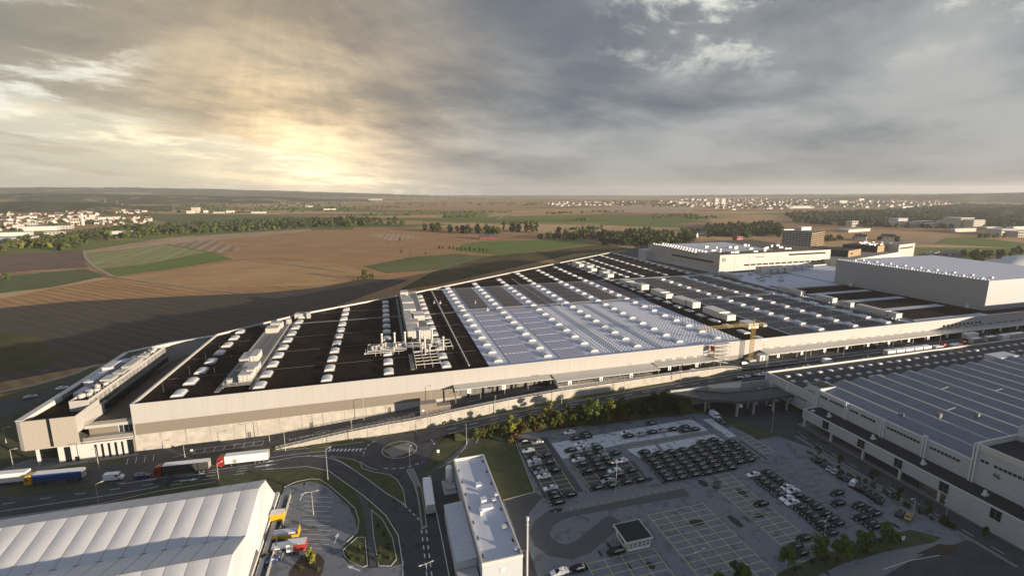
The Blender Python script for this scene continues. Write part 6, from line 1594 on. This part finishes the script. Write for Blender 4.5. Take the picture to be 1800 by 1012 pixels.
# far masses too many to count: joined clumps
import numpy as np
def mass(name,areas,m,size=1.6,faces=34,seed=1):
    rng=np.random.default_rng(seed); V=[];F=[]; base=0
    for pts,n,h,r in areas:
        P=[G(x,y,-.3) for x,y in pts]; xs=[p.x for p in P]; ys=[p.y for p in P]
        cnt=0; tries=0
        while cnt<n and tries<n*30:
            tries+=1; x=rng.uniform(min(xs),max(xs)); y=rng.uniform(min(ys),max(ys))
            ins=False; j=len(P)-1
            for i in range(len(P)):
                if (P[i].y>y)!=(P[j].y>y) and x<(P[j].x-P[i].x)*(y-P[i].y)/(P[j].y-P[i].y)+P[i].x: ins=not ins
                j=i
            if not ins: continue
            cnt+=1; hh=h*rng.uniform(.7,1.25); rr=r*rng.uniform(.7,1.3)
            d=rng.normal(size=(faces,3)); d/=np.linalg.norm(d,axis=1)[:,None]; d[:,2]=np.abs(d[:,2])*1.0
            c=np.array([x,y,-.3])+d*np.array([rr,rr,hh])*rng.uniform(.75,1.0,(faces,1))
            t1=np.cross(d,rng.normal(size=(faces,3))); t1/=np.linalg.norm(t1,axis=1)[:,None]+1e-6; t2=np.cross(d,t1); s=size*rr/4.0*rng.uniform(.7,1.4,(faces,1))
            q=np.stack([c-t1*s,c-t2*s,c+t1*s,c+t2*s],1).reshape(-1,3); V.append(q)
            F.append((np.arange(faces*4).reshape(-1,4)+base)); base+=faces*4
    V=np.concatenate(V); F=np.concatenate(F); me=bpy.data.meshes.new(name); me.vertices.add(len(V)); me.vertices.foreach_set('co',V.astype('f').ravel())
    me.loops.add(F.size); me.loops.foreach_set('vertex_index',F.astype('i').ravel()); me.polygons.add(len(F)); me.polygons.foreach_set('loop_start',np.arange(0,F.size,4,dtype='i')); me.update(calc_edges=True); me.materials.append(M[m])
    o=bpy.data.objects.new(name,me); COL.objects.link(o); tag(o,kind='stuff'); return o
mass('distant_wood',[([(-60,441),(-60,425),(60,420),(120,414),(170,404),(260,396),(430,388),(600,384),(600,398),(430,406),(260,415),(140,432)],560,8,4.6),
  ([(-60,372),(0,362),(280,362),(270,398),(120,402),(0,410),(-60,420)],750,7,4),([(280,372),(300,358),(600,356),(620,372),(420,376)],260,8,6),
  ([(1380,376),(1600,370),(1700,378),(1800,384),(1800,404),(1600,401),(1500,398),(1400,392)],1300,12,6),([(1240,398),(1360,392),(1380,404),(1250,410)],140,10,5),
  ([(1540,372),(1700,360),(1800,362),(1800,386),(1700,380)],900,13,7),([(1060,430),(1050,416),(1110,406),(1210,414),(1225,424),(1150,432)],170,11,5),([(1245,414),(1255,402),(1370,396),(1376,412),(1320,418)],160,11,5)],'leaf_dark',1.7)
mass('hedgerows',[([(640,376),(900,372),(900,375),(640,380)],60,8,5),([(300,366),(640,366),(640,369),(300,370)],110,9,6),([(960,374),(1100,371),(1100,373),(960,377)],50,8,5),([(880,392),(940,390),(942,393),(884,396)],22,8,4),([(1000,402),(1060,400),(1060,404),(1000,406)],22,8,4),([(400,347),(900,348),(900,350),(400,350)],90,10,12),([(620,385),(660,383),(664,388),(622,390)],30,8,5),([(0,352),(560,352),(560,356),(0,357)],200,9,9),([(780,381),(838,379),(838,382),(780,383)],50,8,4),([(915,361),(940,358),(940,361),(915,363)],30,9,6),([(1150,379),(1200,377),(1260,382),(1250,386),(1150,384)],60,8,5),([(1008,386),(1030,384),(1032,388),(1010,390)],18,7,4),
  ([(1196,404),(1290,400),(1300,403),(1200,408)],60,7,4),([(735,365),(745,362),(747,364)],10,8,6),([(500,364),(700,362),(720,366),(520,368)],120,7,6),([(640,358),(900,355),(1000,358),(800,362)],90,8,8),([(440,388),(480,385),(485,388),(445,391)],24,6,4),([(540,384),(600,382),(600,385),(540,387)],20,6,4),
  ([(1050,354),(1500,349),(1700,350),(1700,358),(1300,368),(1100,362)],1100,10,9),([(720,372),(730,370),(760,374),(720,376)],14,7,5),([(560,352),(620,351),(620,356),(560,358)],40,9,9)],'leaf',1.7,30,5)
# ================================================================== FAR BUILDINGS
def house_mesh(w,l,h,rh,wall,roof):
    mb=MB(); P=[Vector((-w/2,-l/2,0)),Vector((w/2,-l/2,0)),Vector((w/2,l/2,0)),Vector((-w/2,l/2,0))]; mb.prism(P,-.5,h,0)
    e=.5
    a=[(-w/2-e,-l/2-e,h-.3),(-w/2-e,l/2+e,h-.3),(0,l/2+e,h+rh),(0,-l/2-e,h+rh)]; mb.face(a,1); mb.face([(w/2+e,-l/2-e,h-.3),(0,-l/2-e,h+rh),(0,l/2+e,h+rh),(w/2+e,l/2+e,h-.3)],1)
    for y in (-l/2,l/2): mb.face([(-w/2,y,h),(w/2,y,h),(0,y,h+rh-.1)],0)
    for k in range(3):
        for s in (-1,1):
            y=-l/2+l*(k+.5)/3; mb.face([(s*(w/2+.03),y-.6,h*.55),(s*(w/2+.03),y+.6,h*.55),(s*(w/2+.03),y+.6,h*.85),(s*(w/2+.03),y-.6,h*.85)],2)
    mb.prism([Vector((.8,1,0)),Vector((1.6,1,0)),Vector((1.6,1.8,0)),Vector((.8,1.8,0))],h,h+rh+.6,0)
    return mb.data('house',[M[wall],M[roof],M['glass_dark']])
HM=[house_mesh(9,12,6,4,'house_white','roof_tile'),house_mesh(10,11,5.5,4.5,'house_wall','roof_tile'),house_mesh(9,15,7,3.5,'house_white','roof_slate'),house_mesh(11,18,9,3,'house_white','roof_tile'),house_mesh(8,10,5,4,'house_wall','roof_tile')]
HN=0
def town(pts,n,label,group,smin=.9,smax=1.25,ang=.4,rows=None):
    global HN
    P=[G(x,y,-.3) for x,y in pts]; xs=[p.x for p in P]; ys=[p.y for p in P]; cnt=0; tries=0; placed=[]
    while cnt<n and tries<n*60:
        tries+=1; x=random.uniform(min(xs),max(xs)); y=random.uniform(min(ys),max(ys)); ins=False; j=len(P)-1
        for i in range(len(P)):
            if (P[i].y>y)!=(P[j].y>y) and x<(P[j].x-P[i].x)*(y-P[i].y)/(P[j].y-P[i].y)+P[i].x: ins=not ins
            j=i
        if not ins or any(abs(x-a)<13 and abs(y-b)<16 for a,b in placed): continue
        placed.append((x,y)); o=bpy.data.objects.new('house',random.choice(HM)); COL.objects.link(o); o.location=(x,y,-.3); o.rotation_euler=(0,0,ang+random.choice((0,math.pi/2))+random.uniform(-.2,.2)); s=random.uniform(smin,smax); o.scale=(s,s,s); tag(o,label,'house',group); cnt+=1; HN+=1
town([(-20,380),(60,366),(180,366),(235,374),(200,380),(100,384),(0,392)],70,'house of the upper quarter of the left town','houses of the upper left town',.75,1.05)
town([(-20,402),(40,388),(170,384),(268,384),(262,394),(180,397),(110,392),(50,396),(0,408)],60,'red roofed house in the near rows of the left town','houses of the near left town',.7,1.0)
town([(1130,356),(1200,351),(1420,352),(1440,360),(1300,368),(1200,366)],75,'house of the far town right of the middle','houses of the far right town',1.3,2.0)
town([(1440,358),(1660,353),(1680,361),(1480,367)],45,'house of the far town below the dark ridge','houses below the dark ridge',1.3,2.0)
town([(960,358),(1060,356),(1080,360),(980,363)],12,'house of the hamlet on the middle horizon','houses of the middle hamlet',1.2,1.8)
def distant_houses():
    rng=random.Random(5); mb=MB()
    for poly,n in ((((1130,358),(1420,350),(1660,350),(1690,358),(1440,366),(1280,370)),620),(((-20,374),(60,362),(230,361),(262,374),(120,384),(0,392)),90),(((960,358),(1130,354),(1130,360),(980,363)),60)):
        P=[G(x,y,-.3) for x,y in poly]; xs=[p.x for p in P]; ys=[p.y for p in P]; c=0
        while c<n:
            x=rng.uniform(min(xs),max(xs)); y=rng.uniform(min(ys),max(ys)); ins=False; j=len(P)-1
            for i in range(len(P)):
                if (P[i].y>y)!=(P[j].y>y) and x<(P[j].x-P[i].x)*(y-P[i].y)/(P[j].y-P[i].y)+P[i].x: ins=not ins
                j=i
            if not ins: continue
            c+=1; w,l,h=rng.uniform(9,15),rng.uniform(11,22),rng.uniform(5,9); a=rng.choice((.2,1.77)); mb.box(Vector((x,y,-.3)),(w,l,h),a,0)
            u=Vector((math.cos(a),math.sin(a),0)); v=Vector((-u.y,u.x,0)); c0=Vector((x,y,h-.4)); r=Vector((0,0,4))
            mb.face([c0-u*(w/2+.5)-v*l/2,c0-v*l/2+r,c0+v*l/2+r,c0-u*(w/2+.5)+v*l/2],1); mb.face([c0+u*(w/2+.5)-v*l/2,c0+u*(w/2+.5)+v*l/2,c0+v*l/2+r,c0-v*l/2+r],1)
    tag(mb.build('distant_houses',[M['house_white'],M['roof_tile']]),kind='stuff')
distant_houses()
# blocks: (px,py of the front foot, width, depth, height, angle, label)
stripes('window_bands',(.62,.585,.52),(.20,.19,.18),3.2,0,.45,rough=.6,jit=0,axis='z',var=.08)
def block(px,py,w,d,h,ang,label,m='house_white',top='roof_pale',cat='building',nm='building',storeys=0,z=-.3):
    p=G(px,py,z); t=thing(nm,p,label,cat)
    mb=MB(); mb.box(Vector((0,0,0)),(w,d,h)); part('walls',mb.data('walls',M[m]),t)
    mb=MB(); mb.box(Vector((0,0,h)),(w+.5,d+.5,.5)); part('roof',mb.data('roof',M[top]),t)
    for k in range(storeys):
        zz=h*(k+.35)/storeys; n=max(2,int(w/6))
        for i in range(n):
            mb=MB(); mb.box(Vector((-w/2+w*(i+.5)/n,-d/2-.05,zz)),(w/n*.7,.12,h/storeys*.45)); part('window',mb.data('window',M['glass_dark']),t)
        n=max(1,int(d/8))
        for i in range(n):
            mb=MB(); mb.box(Vector((w/2+.05,-d/2+d*(i+.5)/n,zz)),(.12,d/n*.7,h/storeys*.45)); part('window',mb.data('window',M['glass_dark']),t)
    t.rotation_euler=(0,0,ang); return t
for i,(x,y,w,d,h,a,l) in enumerate(((30,424,70,40,9,.5,'long white works block lowest in the left town'),(70,405,90,30,11,.45,'long cream block in the middle of the left town works'),(118,402,30,22,9,.4,'cream hall left of the slim tower'),(134,396,24,14,20,.4,'cream office slab in the left town'),(30,414,60,26,8,.5,'white shed above the lowest works block'),(8,428,36,26,10,.5,'white block cut by the left edge'),(98,413,40,20,8,.45,'white low hall nearest the trees'),(50,396,46,20,8,.4,'white hall below the left town roofs'),(206,411,66,16,7,.22,'long white shed behind the tree belt at left'),(345,374,34,30,26,.2,'pale blocky mill standing on the far meadow'),(335,375,30,20,12,.2,'low annex left of the pale mill'),(362,374,18,16,12,.2,'small annex right of the pale mill'),(385,375,50,16,7,.2,'white low shed right of the mill'),(405,374,36,20,10,.2,'white house group at the meadow edge'),(455,375,70,14,7,.2,'long low white shed on the far meadow'),(545,364,60,20,8,.2,'white shed on the far left plain'),(580,369,70,14,7,.2,'far white works on the left plain'),(175,386,90,14,9,.3,'long pale block in the upper left town'),(660,352,160,40,16,.1,'long white works on the far horizon'))):
    block(x,y,w*.8,d*.8,h*.85,a,l,'house_white' if i%3 else 'house_wall',storeys=2 if w<50 and y>380 else 0)
mb=MB(); t=thing('chimney_tower',G(146,396,-.3),'slim white tower in the left town','tower'); mb.box(Vector((0,0,0)),(5,5,30)); part('shaft',mb.data('shaft',M['house_white']),t); mb=MB(); mb.box(Vector((0,0,30)),(6,6,1.5)); part('head',mb.data('head',M['roof_pale']),t)
for i,(x,y,w,d,h,a,l,st) in enumerate(((1580,398,60,40,8,.3,'low pale shed left of the white estate on the right',0),(1577,397,34,26,20,.3,'white flats left end of the estate at right',4),(1598,399,44,22,12,.3,'white flats second in the estate at right',3),(1622,398,44,24,14,.3,'white stepped flats in the middle of the right estate',3),(1640,400,40,20,12,.3,'white flats before the poplars at right',3),(1660,399,36,22,16,.3,'white gabled flats in the right estate',3),(1682,401,46,40,26,.3,'large pale office block in the right estate',5),(1703,402,40,40,22,.3,'second large pale office block in the right estate',5),(1690,407,70,16,7,.3,'low white wing before the pale offices',0),(1740,404,50,20,7,.2,'low white shed right of the pale offices',0),(1765,412,60,30,12,.2,'pale works hall near the right edge',2),(1790,416,40,24,11,.2,'pale block at the right edge',2),(1792,405,60,14,9,.2,'long low white block at the right edge behind',0),(1500,407,90,26,6,.5,'long pale glasshouse roof in the field at right',0),(1497,398,22,18,14,.3,'pale house at the wood edge at right',2),
  (1258,362,22,20,46,.1,'left white tower block of the far town',0),(1270,362,24,20,44,.1,'right white tower block of the far town',0),(1243,363,20,20,26,.1,'lower white block left of the tower pair',0),(1480,358,60,24,22,.1,'white works block in the far right town',0),(1660,353,40,20,30,.1,'left tall white block before the ridge',0),(1676,353,46,20,32,.1,'right tall white block before the ridge',0),(1605,366,150,30,10,.1,'long white sheds under the ridge town',0),(1400,366,140,30,12,.1,'long white sheds in the far town',0),(1200,360,60,24,18,.1,'white block at the left end of the far town',0),(1513,354,46,20,24,.1,'tan block in the ridge town',0))):
    block(x,y,w,d,h,a,l,'house_white' if l.find('pale')<0 else 'house_wall',storeys=st)
# red barn in the fields
t=thing('barn',G(858,420,-.3),'long red barn with dark roof alone in the fields','barn')
q=house_mesh(14,34,5,4.5,'timber_red','roof_slate'); part('barn_body',q,t,rz=math.pi/2); t.rotation_euler=(0,0,.12)
for x,y,l,s in ((1219,417,'small white gabled house among trees by the rear works',1.0),(1560,424,'white gable house behind the black roofed building',1.3),(1512,423,'grey roofed house among the dark trees at right',1.2),(1236,412,'pale house at the wood edge left of the rear works',.9),(1172,412,'house roof peeping from the wood left of the rear works',.9)):
    o=bpy.data.objects.new('house',HM[2]); COL.objects.link(o); o.location=G(x,y,-.3); o.scale=(s,s,s); o.rotation_euler=(0,0,.9); tag(o,l,'house')
block(1296,424,12,12,9,.3,'red boxy building behind the pale rear works','red_paint','timber_red','building','red_building',2)
# rear works hall with the star sign
ra=thing('rear_works_hall',W(454,267,0),'pale rear works hall with star emblem, window bands and planted roof','factory')
RP=[(453.9,266.9),(620,272),(626,420),(440,400)]
mb=MB(); mb.prism([W(*p) for p in RP],-1,20.0,0,1); mb.build('walls',[M['wall_grey'],M['roof_brown']],ra)
def rskin(name,p,q,z0,z1,m,out=.15,par=ra):
    P,Q=W(*p),W(*q); d=(Q-P).normalized(); n=Vector((d.y,-d.x,0)); mb=MB(); mb.prism([P+n*out,Q+n*out,Q-n*.1,P-n*.1],z0,z1); return mb.build(name,M[m],par)
def along(p,q,f): return (p[0]+(q[0]-p[0])*f,p[1]+(q[1]-p[1])*f)
FA,FB,FC=(453.9,266.9),(620,272),(440,400)
for i in range(8): rskin('cladding_panel',along(FA,FB,i/8+.001),along(FA,FB,(i+1)/8-.001),3,21.2,'cream_panel')
for i in range(8): rskin('cladding_panel',along(FC,FA,i/8+.001),along(FC,FA,(i+1)/8-.001),5,21.2,'cream_panel')
rskin('window_band',along(FC,FA,.38),along(FC,FA,.93),11,13,'glass_dark',.25)
f=.21
while f<.97:
    rskin('window',along(FA,FB,f),along(FA,FB,min(f+.045,.97)),7.5,9.2,'glass_dark',.25); f+=.055
rskin('window_band',along(FA,FB,.60),along(FA,FB,.95),16.8,18.6,'glass_dark',.25)
rskin('sign_lettering',along(FA,FB,.30),along(FA,FB,.375),16.4,17.2,'sign_dark',.25); rskin('sign_lettering',along(FA,FB,.645),along(FA,FB,.84),12.2,12.9,'galv_dark',.25)
c=W(*along(FA,FB,.035),15.6); d=(W(*FB)-W(*FA)).normalized(); n=Vector((d.y,-d.x,0)); mb=MB()
for i in range(20):
    a0,a1=2*math.pi*i/20,2*math.pi*(i+1)/20; mb.bar(c+n*.35+d*2.2*math.cos(a0)+Vector((0,0,2.2*math.sin(a0))),c+n*.35+d*2.2*math.cos(a1)+Vector((0,0,2.2*math.sin(a1))),.25,.25)
for k in range(3):
    a0=math.pi/2+k*2*math.pi/3; mb.bar(c+n*.35,c+n*.35+d*2.1*math.cos(a0)+Vector((0,0,2.1*math.sin(a0))),.25,.35)
mb.build('star_emblem',M['sign_dark'],ra)
mb=MB(); mb.lbox(432,450,392,412,-1,13); mb.build('low_annex',M['wall_grey'],ra)
mb=MB(); mb.sheet([W(446,300,20.05),W(560,300,20.05),W(560,395,20.05),W(442,395,20.05)]); mb.build('roof_membrane',M['roof_pale'],ra)
for i in range(16):
    for j in range(2):
        mb=MB(); a=444+j*14; b=300+i*6.2; mb.lbox(a,a+3,b,b+3,20,22.2); mb.build('roof_light',M['dome'],ra)
for i in range(26):
    a=random.uniform(470,600); b=random.uniform(285,345); mb=MB(); mb.lbox(a,a+random.uniform(2,6),b,b+random.uniform(2,4),20,20.8+random.random()*2.2); mb.build('roof_plant',M['steel_pale'],ra)
# office tower behind
tw=thing('office_tower',G(1425,437,0),'grey slab office tower with glazed bands above the rear works roofs','office building')
TL,TF,TR=G(1373,436,0),G(1424,441,0),G(1446,436,0); TBk=TL+(TR-TF)
mb=MB(); mb.prism([TL,TF,TR,TBk],-1,29,0,1); mb.build('core',[M['galv_dark'],M['roof_grey']],tw)
def face(P,Q,nf,nb,m):
    d=(Q-P).normalized(); n=Vector((d.y,-d.x,0))
    for k in range(nf):
        z=2+k*(27/nf); mb=MB(); mb.prism([P+n*.35,Q+n*.35,Q,P],z,z+27/nf*.42); mb.build('spandrel',M[m],tw)
        for i in range(nb):
            s=P+(Q-P)*((i+.08)/nb); e=P+(Q-P)*((i+.92)/nb); mb=MB(); mb.prism([s+n*.15,e+n*.15,e,s],z+27/nf*.44,z+27/nf*.98); mb.build('window',M['glass_blue'],tw)
    for i in range(nb+1):
        s=P+(Q-P)*(i/nb); mb=MB(); mb.prism([s+n*.4,s+n*.4+d*.35,s+d*.35,s],0,29); mb.build('fin',M[m],tw)
face(TL,TF,8,9,'concrete_grey'); face(TF,TR,8,4,'bronze_panel')
mb=MB(); c=(TF+TR)/2*.4+(TL+TBk)/2*.6+Vector((6,4,0)); mb.box(Vector((c.x,c.y,29)),(20,12,5),ROT_A); mb.box(Vector((c.x-26,c.y-4,29)),(24,5,1.6),ROT_A); mb.build('roof_house',M['white_panel'],tw)
# black roofed halls and the numbered bronze block
bk=thing('black_roof_hall',W(640,280,0),'long hall with black stepped roof and white plinth beside the office tower','factory')
def pp(name,pts,z0,z1,m,top=None,par=bk):
    mb=MB(); mb.prism([G(x,y,z0) for x,y in pts],z0,z1,0,1 if top else 0); return mb.build(name,[M[m],M[top]] if top else M[m],par)
pp('white_base',[(1417,462),(1470,476),(1500,470),(1600,452),(1600,442),(1440,446)],0,10,'white_panel','roof_grey')
P0,P1,P2=G(1412,446,10),G(1490,452,10),G(1512,448,10)
mb=MB(); e=(P2-P1); mb.prism([P0,P1,P2,P0+e],10,18,0,1); mb.build('upper_block',[M['black_roof'],M['black_roof']],bk)
mb=MB(); d=(P2-P1).normalized(); n=Vector((d.y,-d.x,0)); mb.prism([P1+n*.3,P2+n*.3,P2,P1],10,18); mb.build('end_panel',M['bronze_panel'],bk)
mb=MB(); mb.prism([P1+n*.45+d*7,P1+n*.45+d*14,P1+n*.3+d*14,P1+n*.3+d*7],12.5,15); mb.build('end_sign',M['sign_dark'],bk)
for k in range(4):
    q0=P0+e*(.2+.2*k); q1=P1+e*(.2+.2*k); mb=MB(); mb.bar(q0+Vector((0,0,8.2)),q1+Vector((0,0,8.2)),.8,.5); mb.build('roof_ridge',M['galv_dark'],bk)
nb_=thing('bronze_block',W(700,290,0),'bronze clad block with white number beside the black roofed hall','factory')
Q0,Q1,Q2=G(1480,441,9),G(1541,445,9),G(1572,440.5,9); e=Q2-Q1
mb=MB(); mb.prism([Q0,Q1,Q2,Q0+e],9,18.5,0,1); mb.build('walls',[M['black_roof'],M['black_roof']],nb_)
d=(Q2-Q1).normalized(); n=Vector((d.y,-d.x,0)); mb=MB(); mb.prism([Q1+n*.3,Q2+n*.3,Q2,Q1],9,18.6); mb.build('bronze_front',M['bronze_panel'],nb_)
mb=MB(); mb.prism([Q1+n*.2,Q2+n*.2,Q2,Q1],-1,9); mb.build('white_front',M['white_panel'],nb_)
for i in range(22):
    f=random.random(); g=random.uniform(.1,.9); c=Q0+(Q1-Q0)*f+e*g; mb=MB(); mb.box(Vector((c.x,c.y,18.5)),(random.uniform(2,6),random.uniform(2,4),random.uniform(.8,2.4)),ROT_A); mb.build('roof_plant',M['steel_pale'],nb_)
tc=bpy.data.curves.new('sign','FONT'); tc.body='50/1'; tc.size=5.2; tc.extrude=.05; tc.align_x='CENTER'; tc.align_y='CENTER'; tc.materials.append(M['sign_white'])
to=bpy.data.objects.new('building_number',tc); COL.objects.link(to); to.parent=nb_; q=Q1+(Q2-Q1)*.82+n*.5; q.z=14.2; to.location=q-nb_.location; to.rotation_euler=(math.pi/2,0,math.atan2(d.y,d.x)); to=to_mesh(to)
an=thing('cream_annex',G(1590,452,0),'cream block with one window band at the right end of the bronze block','office building')
S0,S1,S2=G(1574,455,0),G(1577,456,0),G(1605,452,0); e=(S2-S1); dn=Vector((-e.y,e.x,0)).normalized()*30
mb=MB(); mb.prism([S1,S2,S2+dn,S1+dn],0,20,0,1); mb.build('walls',[M['cream_panel'],M['roof_grey']],an)
d=e.normalized(); n=Vector((d.y,-d.x,0)); mb=MB(); mb.prism([S1+d*4+n*.2,S2-d*6+n*.2,S2-d*6,S1+d*4],14,15.6); mb.build('window_band',M['glass_dark'],an)
# parking deck and car park behind the high bay
t=thing('parking_deck',G(1650,470,8),'pale parking deck with ramp behind the high bay roof','car park')
D=[G(1605,462,9),G(1700,477,9),G(1720,465,9),G(1625,456,9)]
mb=MB(); mb.prism(D,0,8.6,0,1); mb.build('deck',[M['wall_grey'],M['roof_grey']],t)
mb=MB(); mb.prism([G(1672,470,10),G(1706,476,10),G(1708,474,10),G(1675,468,10)],0,12); mb.build('ramp_wall',M['cream_panel'],t)
for i in range(14):
    p=D[0]+(D[1]-D[0])*((i+.5)/14)+Vector((0,3,0)); car('estate',random.choice(('white','silver','black','grey')),Vector((p.x,p.y,8.65)),R(100),'small car on the parking deck behind the high bay','cars on the parking deck')
psheet('car_park','asphalt',[(1610,446),(1680,438),(1690,446),(1700,470),(1640,462)],-.1)
for i in range(24):
    car('sedan',random.choice(('white','silver','black','grey','blue')),G(random.uniform(1622,1678),random.uniform(442,456),0),R(random.choice((20,110))),'tiny car in the far car park beyond the parking deck','cars in the far car park')
# white arched sports hall at the right edge
t=thing('arched_hall',G(1790,466,0),'white arched membrane hall at the right edge','hall')
c=G(1848,473,0); mb=MB(); nu,nv=12,8
rows=[]
for j in range(nv+1):
    v=j/nv; row=[]
    for i in range(nu+1):
        u=i/nu; ax_=(u-.5)*2; ay=(v-.5)*2; row.append(mb.vert(c+Vector((ax_*55,ay*22+20,1+14*max(0,(1-ax_*ax_))**.6*max(0,(1-ay*ay))**.5))))
    rows.append(row)
for j in range(nv):
    for i in range(nu): mb.f.append([rows[j][i],rows[j][i+1],rows[j+1][i+1],rows[j+1][i]]); mb.mi.append(0)
mb.build('membrane',M['tent_white'],t,smooth=True)
mb=MB()
for i in range(20): mb.box(Vector((c.x-56+i*5.9,c.y-4,0)),(5.6,1,4)); 
mb.build('base_wall',M['white_panel'],t)
# service roads behind the hall
mb=MB(); mb.strip([W(370,186,.0)]+[W(372-1*i,190+i*30,0.0) for i in range(9)],14); struct('service_road',mb,M['asphalt'])
psheet('service_road','asphalt',[(1075,448),(1125,470),(1245,492),(1480,470),(1480,462),(1270,478),(1150,455),(1130,442),(1148,430),(1135,428),(1110,438)],-.2)
# power masts on the far plain
for i,(x,y,h) in enumerate(((103,352,55),(186,363,45),(207,363,38),(875,359,50),(1140,357,40),(700,352,55),(760,353,50))):
    t=thing('power_mast',G(x,y,-.3),'%s grey lattice power mast from the left on the plain'%ORD[[0,1,2,5,6,3,4][i]],'power mast'); mb=MB(); mb.tube((0,0,0),(0,0,h),1.4,.3,4); part('mast',mb.data('mast',M['galv_dark']),t)
    mb=MB(); mb.bar((-9,0,h*.8),(9,0,h*.8),.5,.5); mb.bar((-6,0,h*.94),(6,0,h*.94),.5,.5); part('cross_arm',mb.data('cross_arm',M['galv_dark']),t)
t=thing('broadcast_tower',G(1236,344.6,-.3),'thin white tower on the far skyline','tower'); mb=MB(); mb.tube((0,0,0),(0,0,170),7,3,8); part('shaft',mb.data('shaft',M['house_white']),t); mb=MB(); mb.tube((0,0,110),(0,0,125),12,10,8); part('head',mb.data('head',M['house_white']),t)
# ================================================================== AIR
def haze():
    me=bpy.data.meshes.new('haze'); x=11500; z0,z1=-3.0,185.0
    v=[(sx*x,sy*x,z) for z in (z0,z1) for sx,sy in ((-1,-1),(1,-1),(1,1),(-1,1))]
    me.from_pydata(v,[],[(3,2,1,0),(4,5,6,7),(0,1,5,4),(1,2,6,5),(2,3,7,6),(3,0,4,7)])
    m=bpy.data.materials.new('haze'); m.use_nodes=True; t=NT(m.node_tree)
    for n in list(t.n): t.n.remove(n)
    out=t.new('ShaderNodeOutputMaterial'); pv=t.new('ShaderNodeVolumePrincipled'); pv.inputs['Color'].default_value=(.985,.988,.99,1); pv.inputs['Density'].default_value=6.5e-5; pv.inputs['Anisotropy'].default_value=.2
    t.l.new(pv.outputs[0],out.inputs['Volume']); me.materials.append(m)
    o=bpy.data.objects.new('haze',me); COL.objects.link(o); o['kind']='stuff'
haze()
# ================================================================== LABELS OF REPEATS
def screen_x(o):
    q=world_loc(o); dz=q.z-CAM_H; d=q.y*CP-dz*SP; return q.x/max(d,1)
_by={}
for o in SC.objects:
    if o.parent is None and 'category' in o and 'label' in o: _by.setdefault(o['label'],[]).append(o)
for lab,os_ in _by.items():
    if 1<len(os_)<=40 and len(lab.split())<=11:
        os_.sort(key=screen_x)
        for i,o in enumerate(os_): o['label']='%s, %s from the left'%(lab,ordw(i))
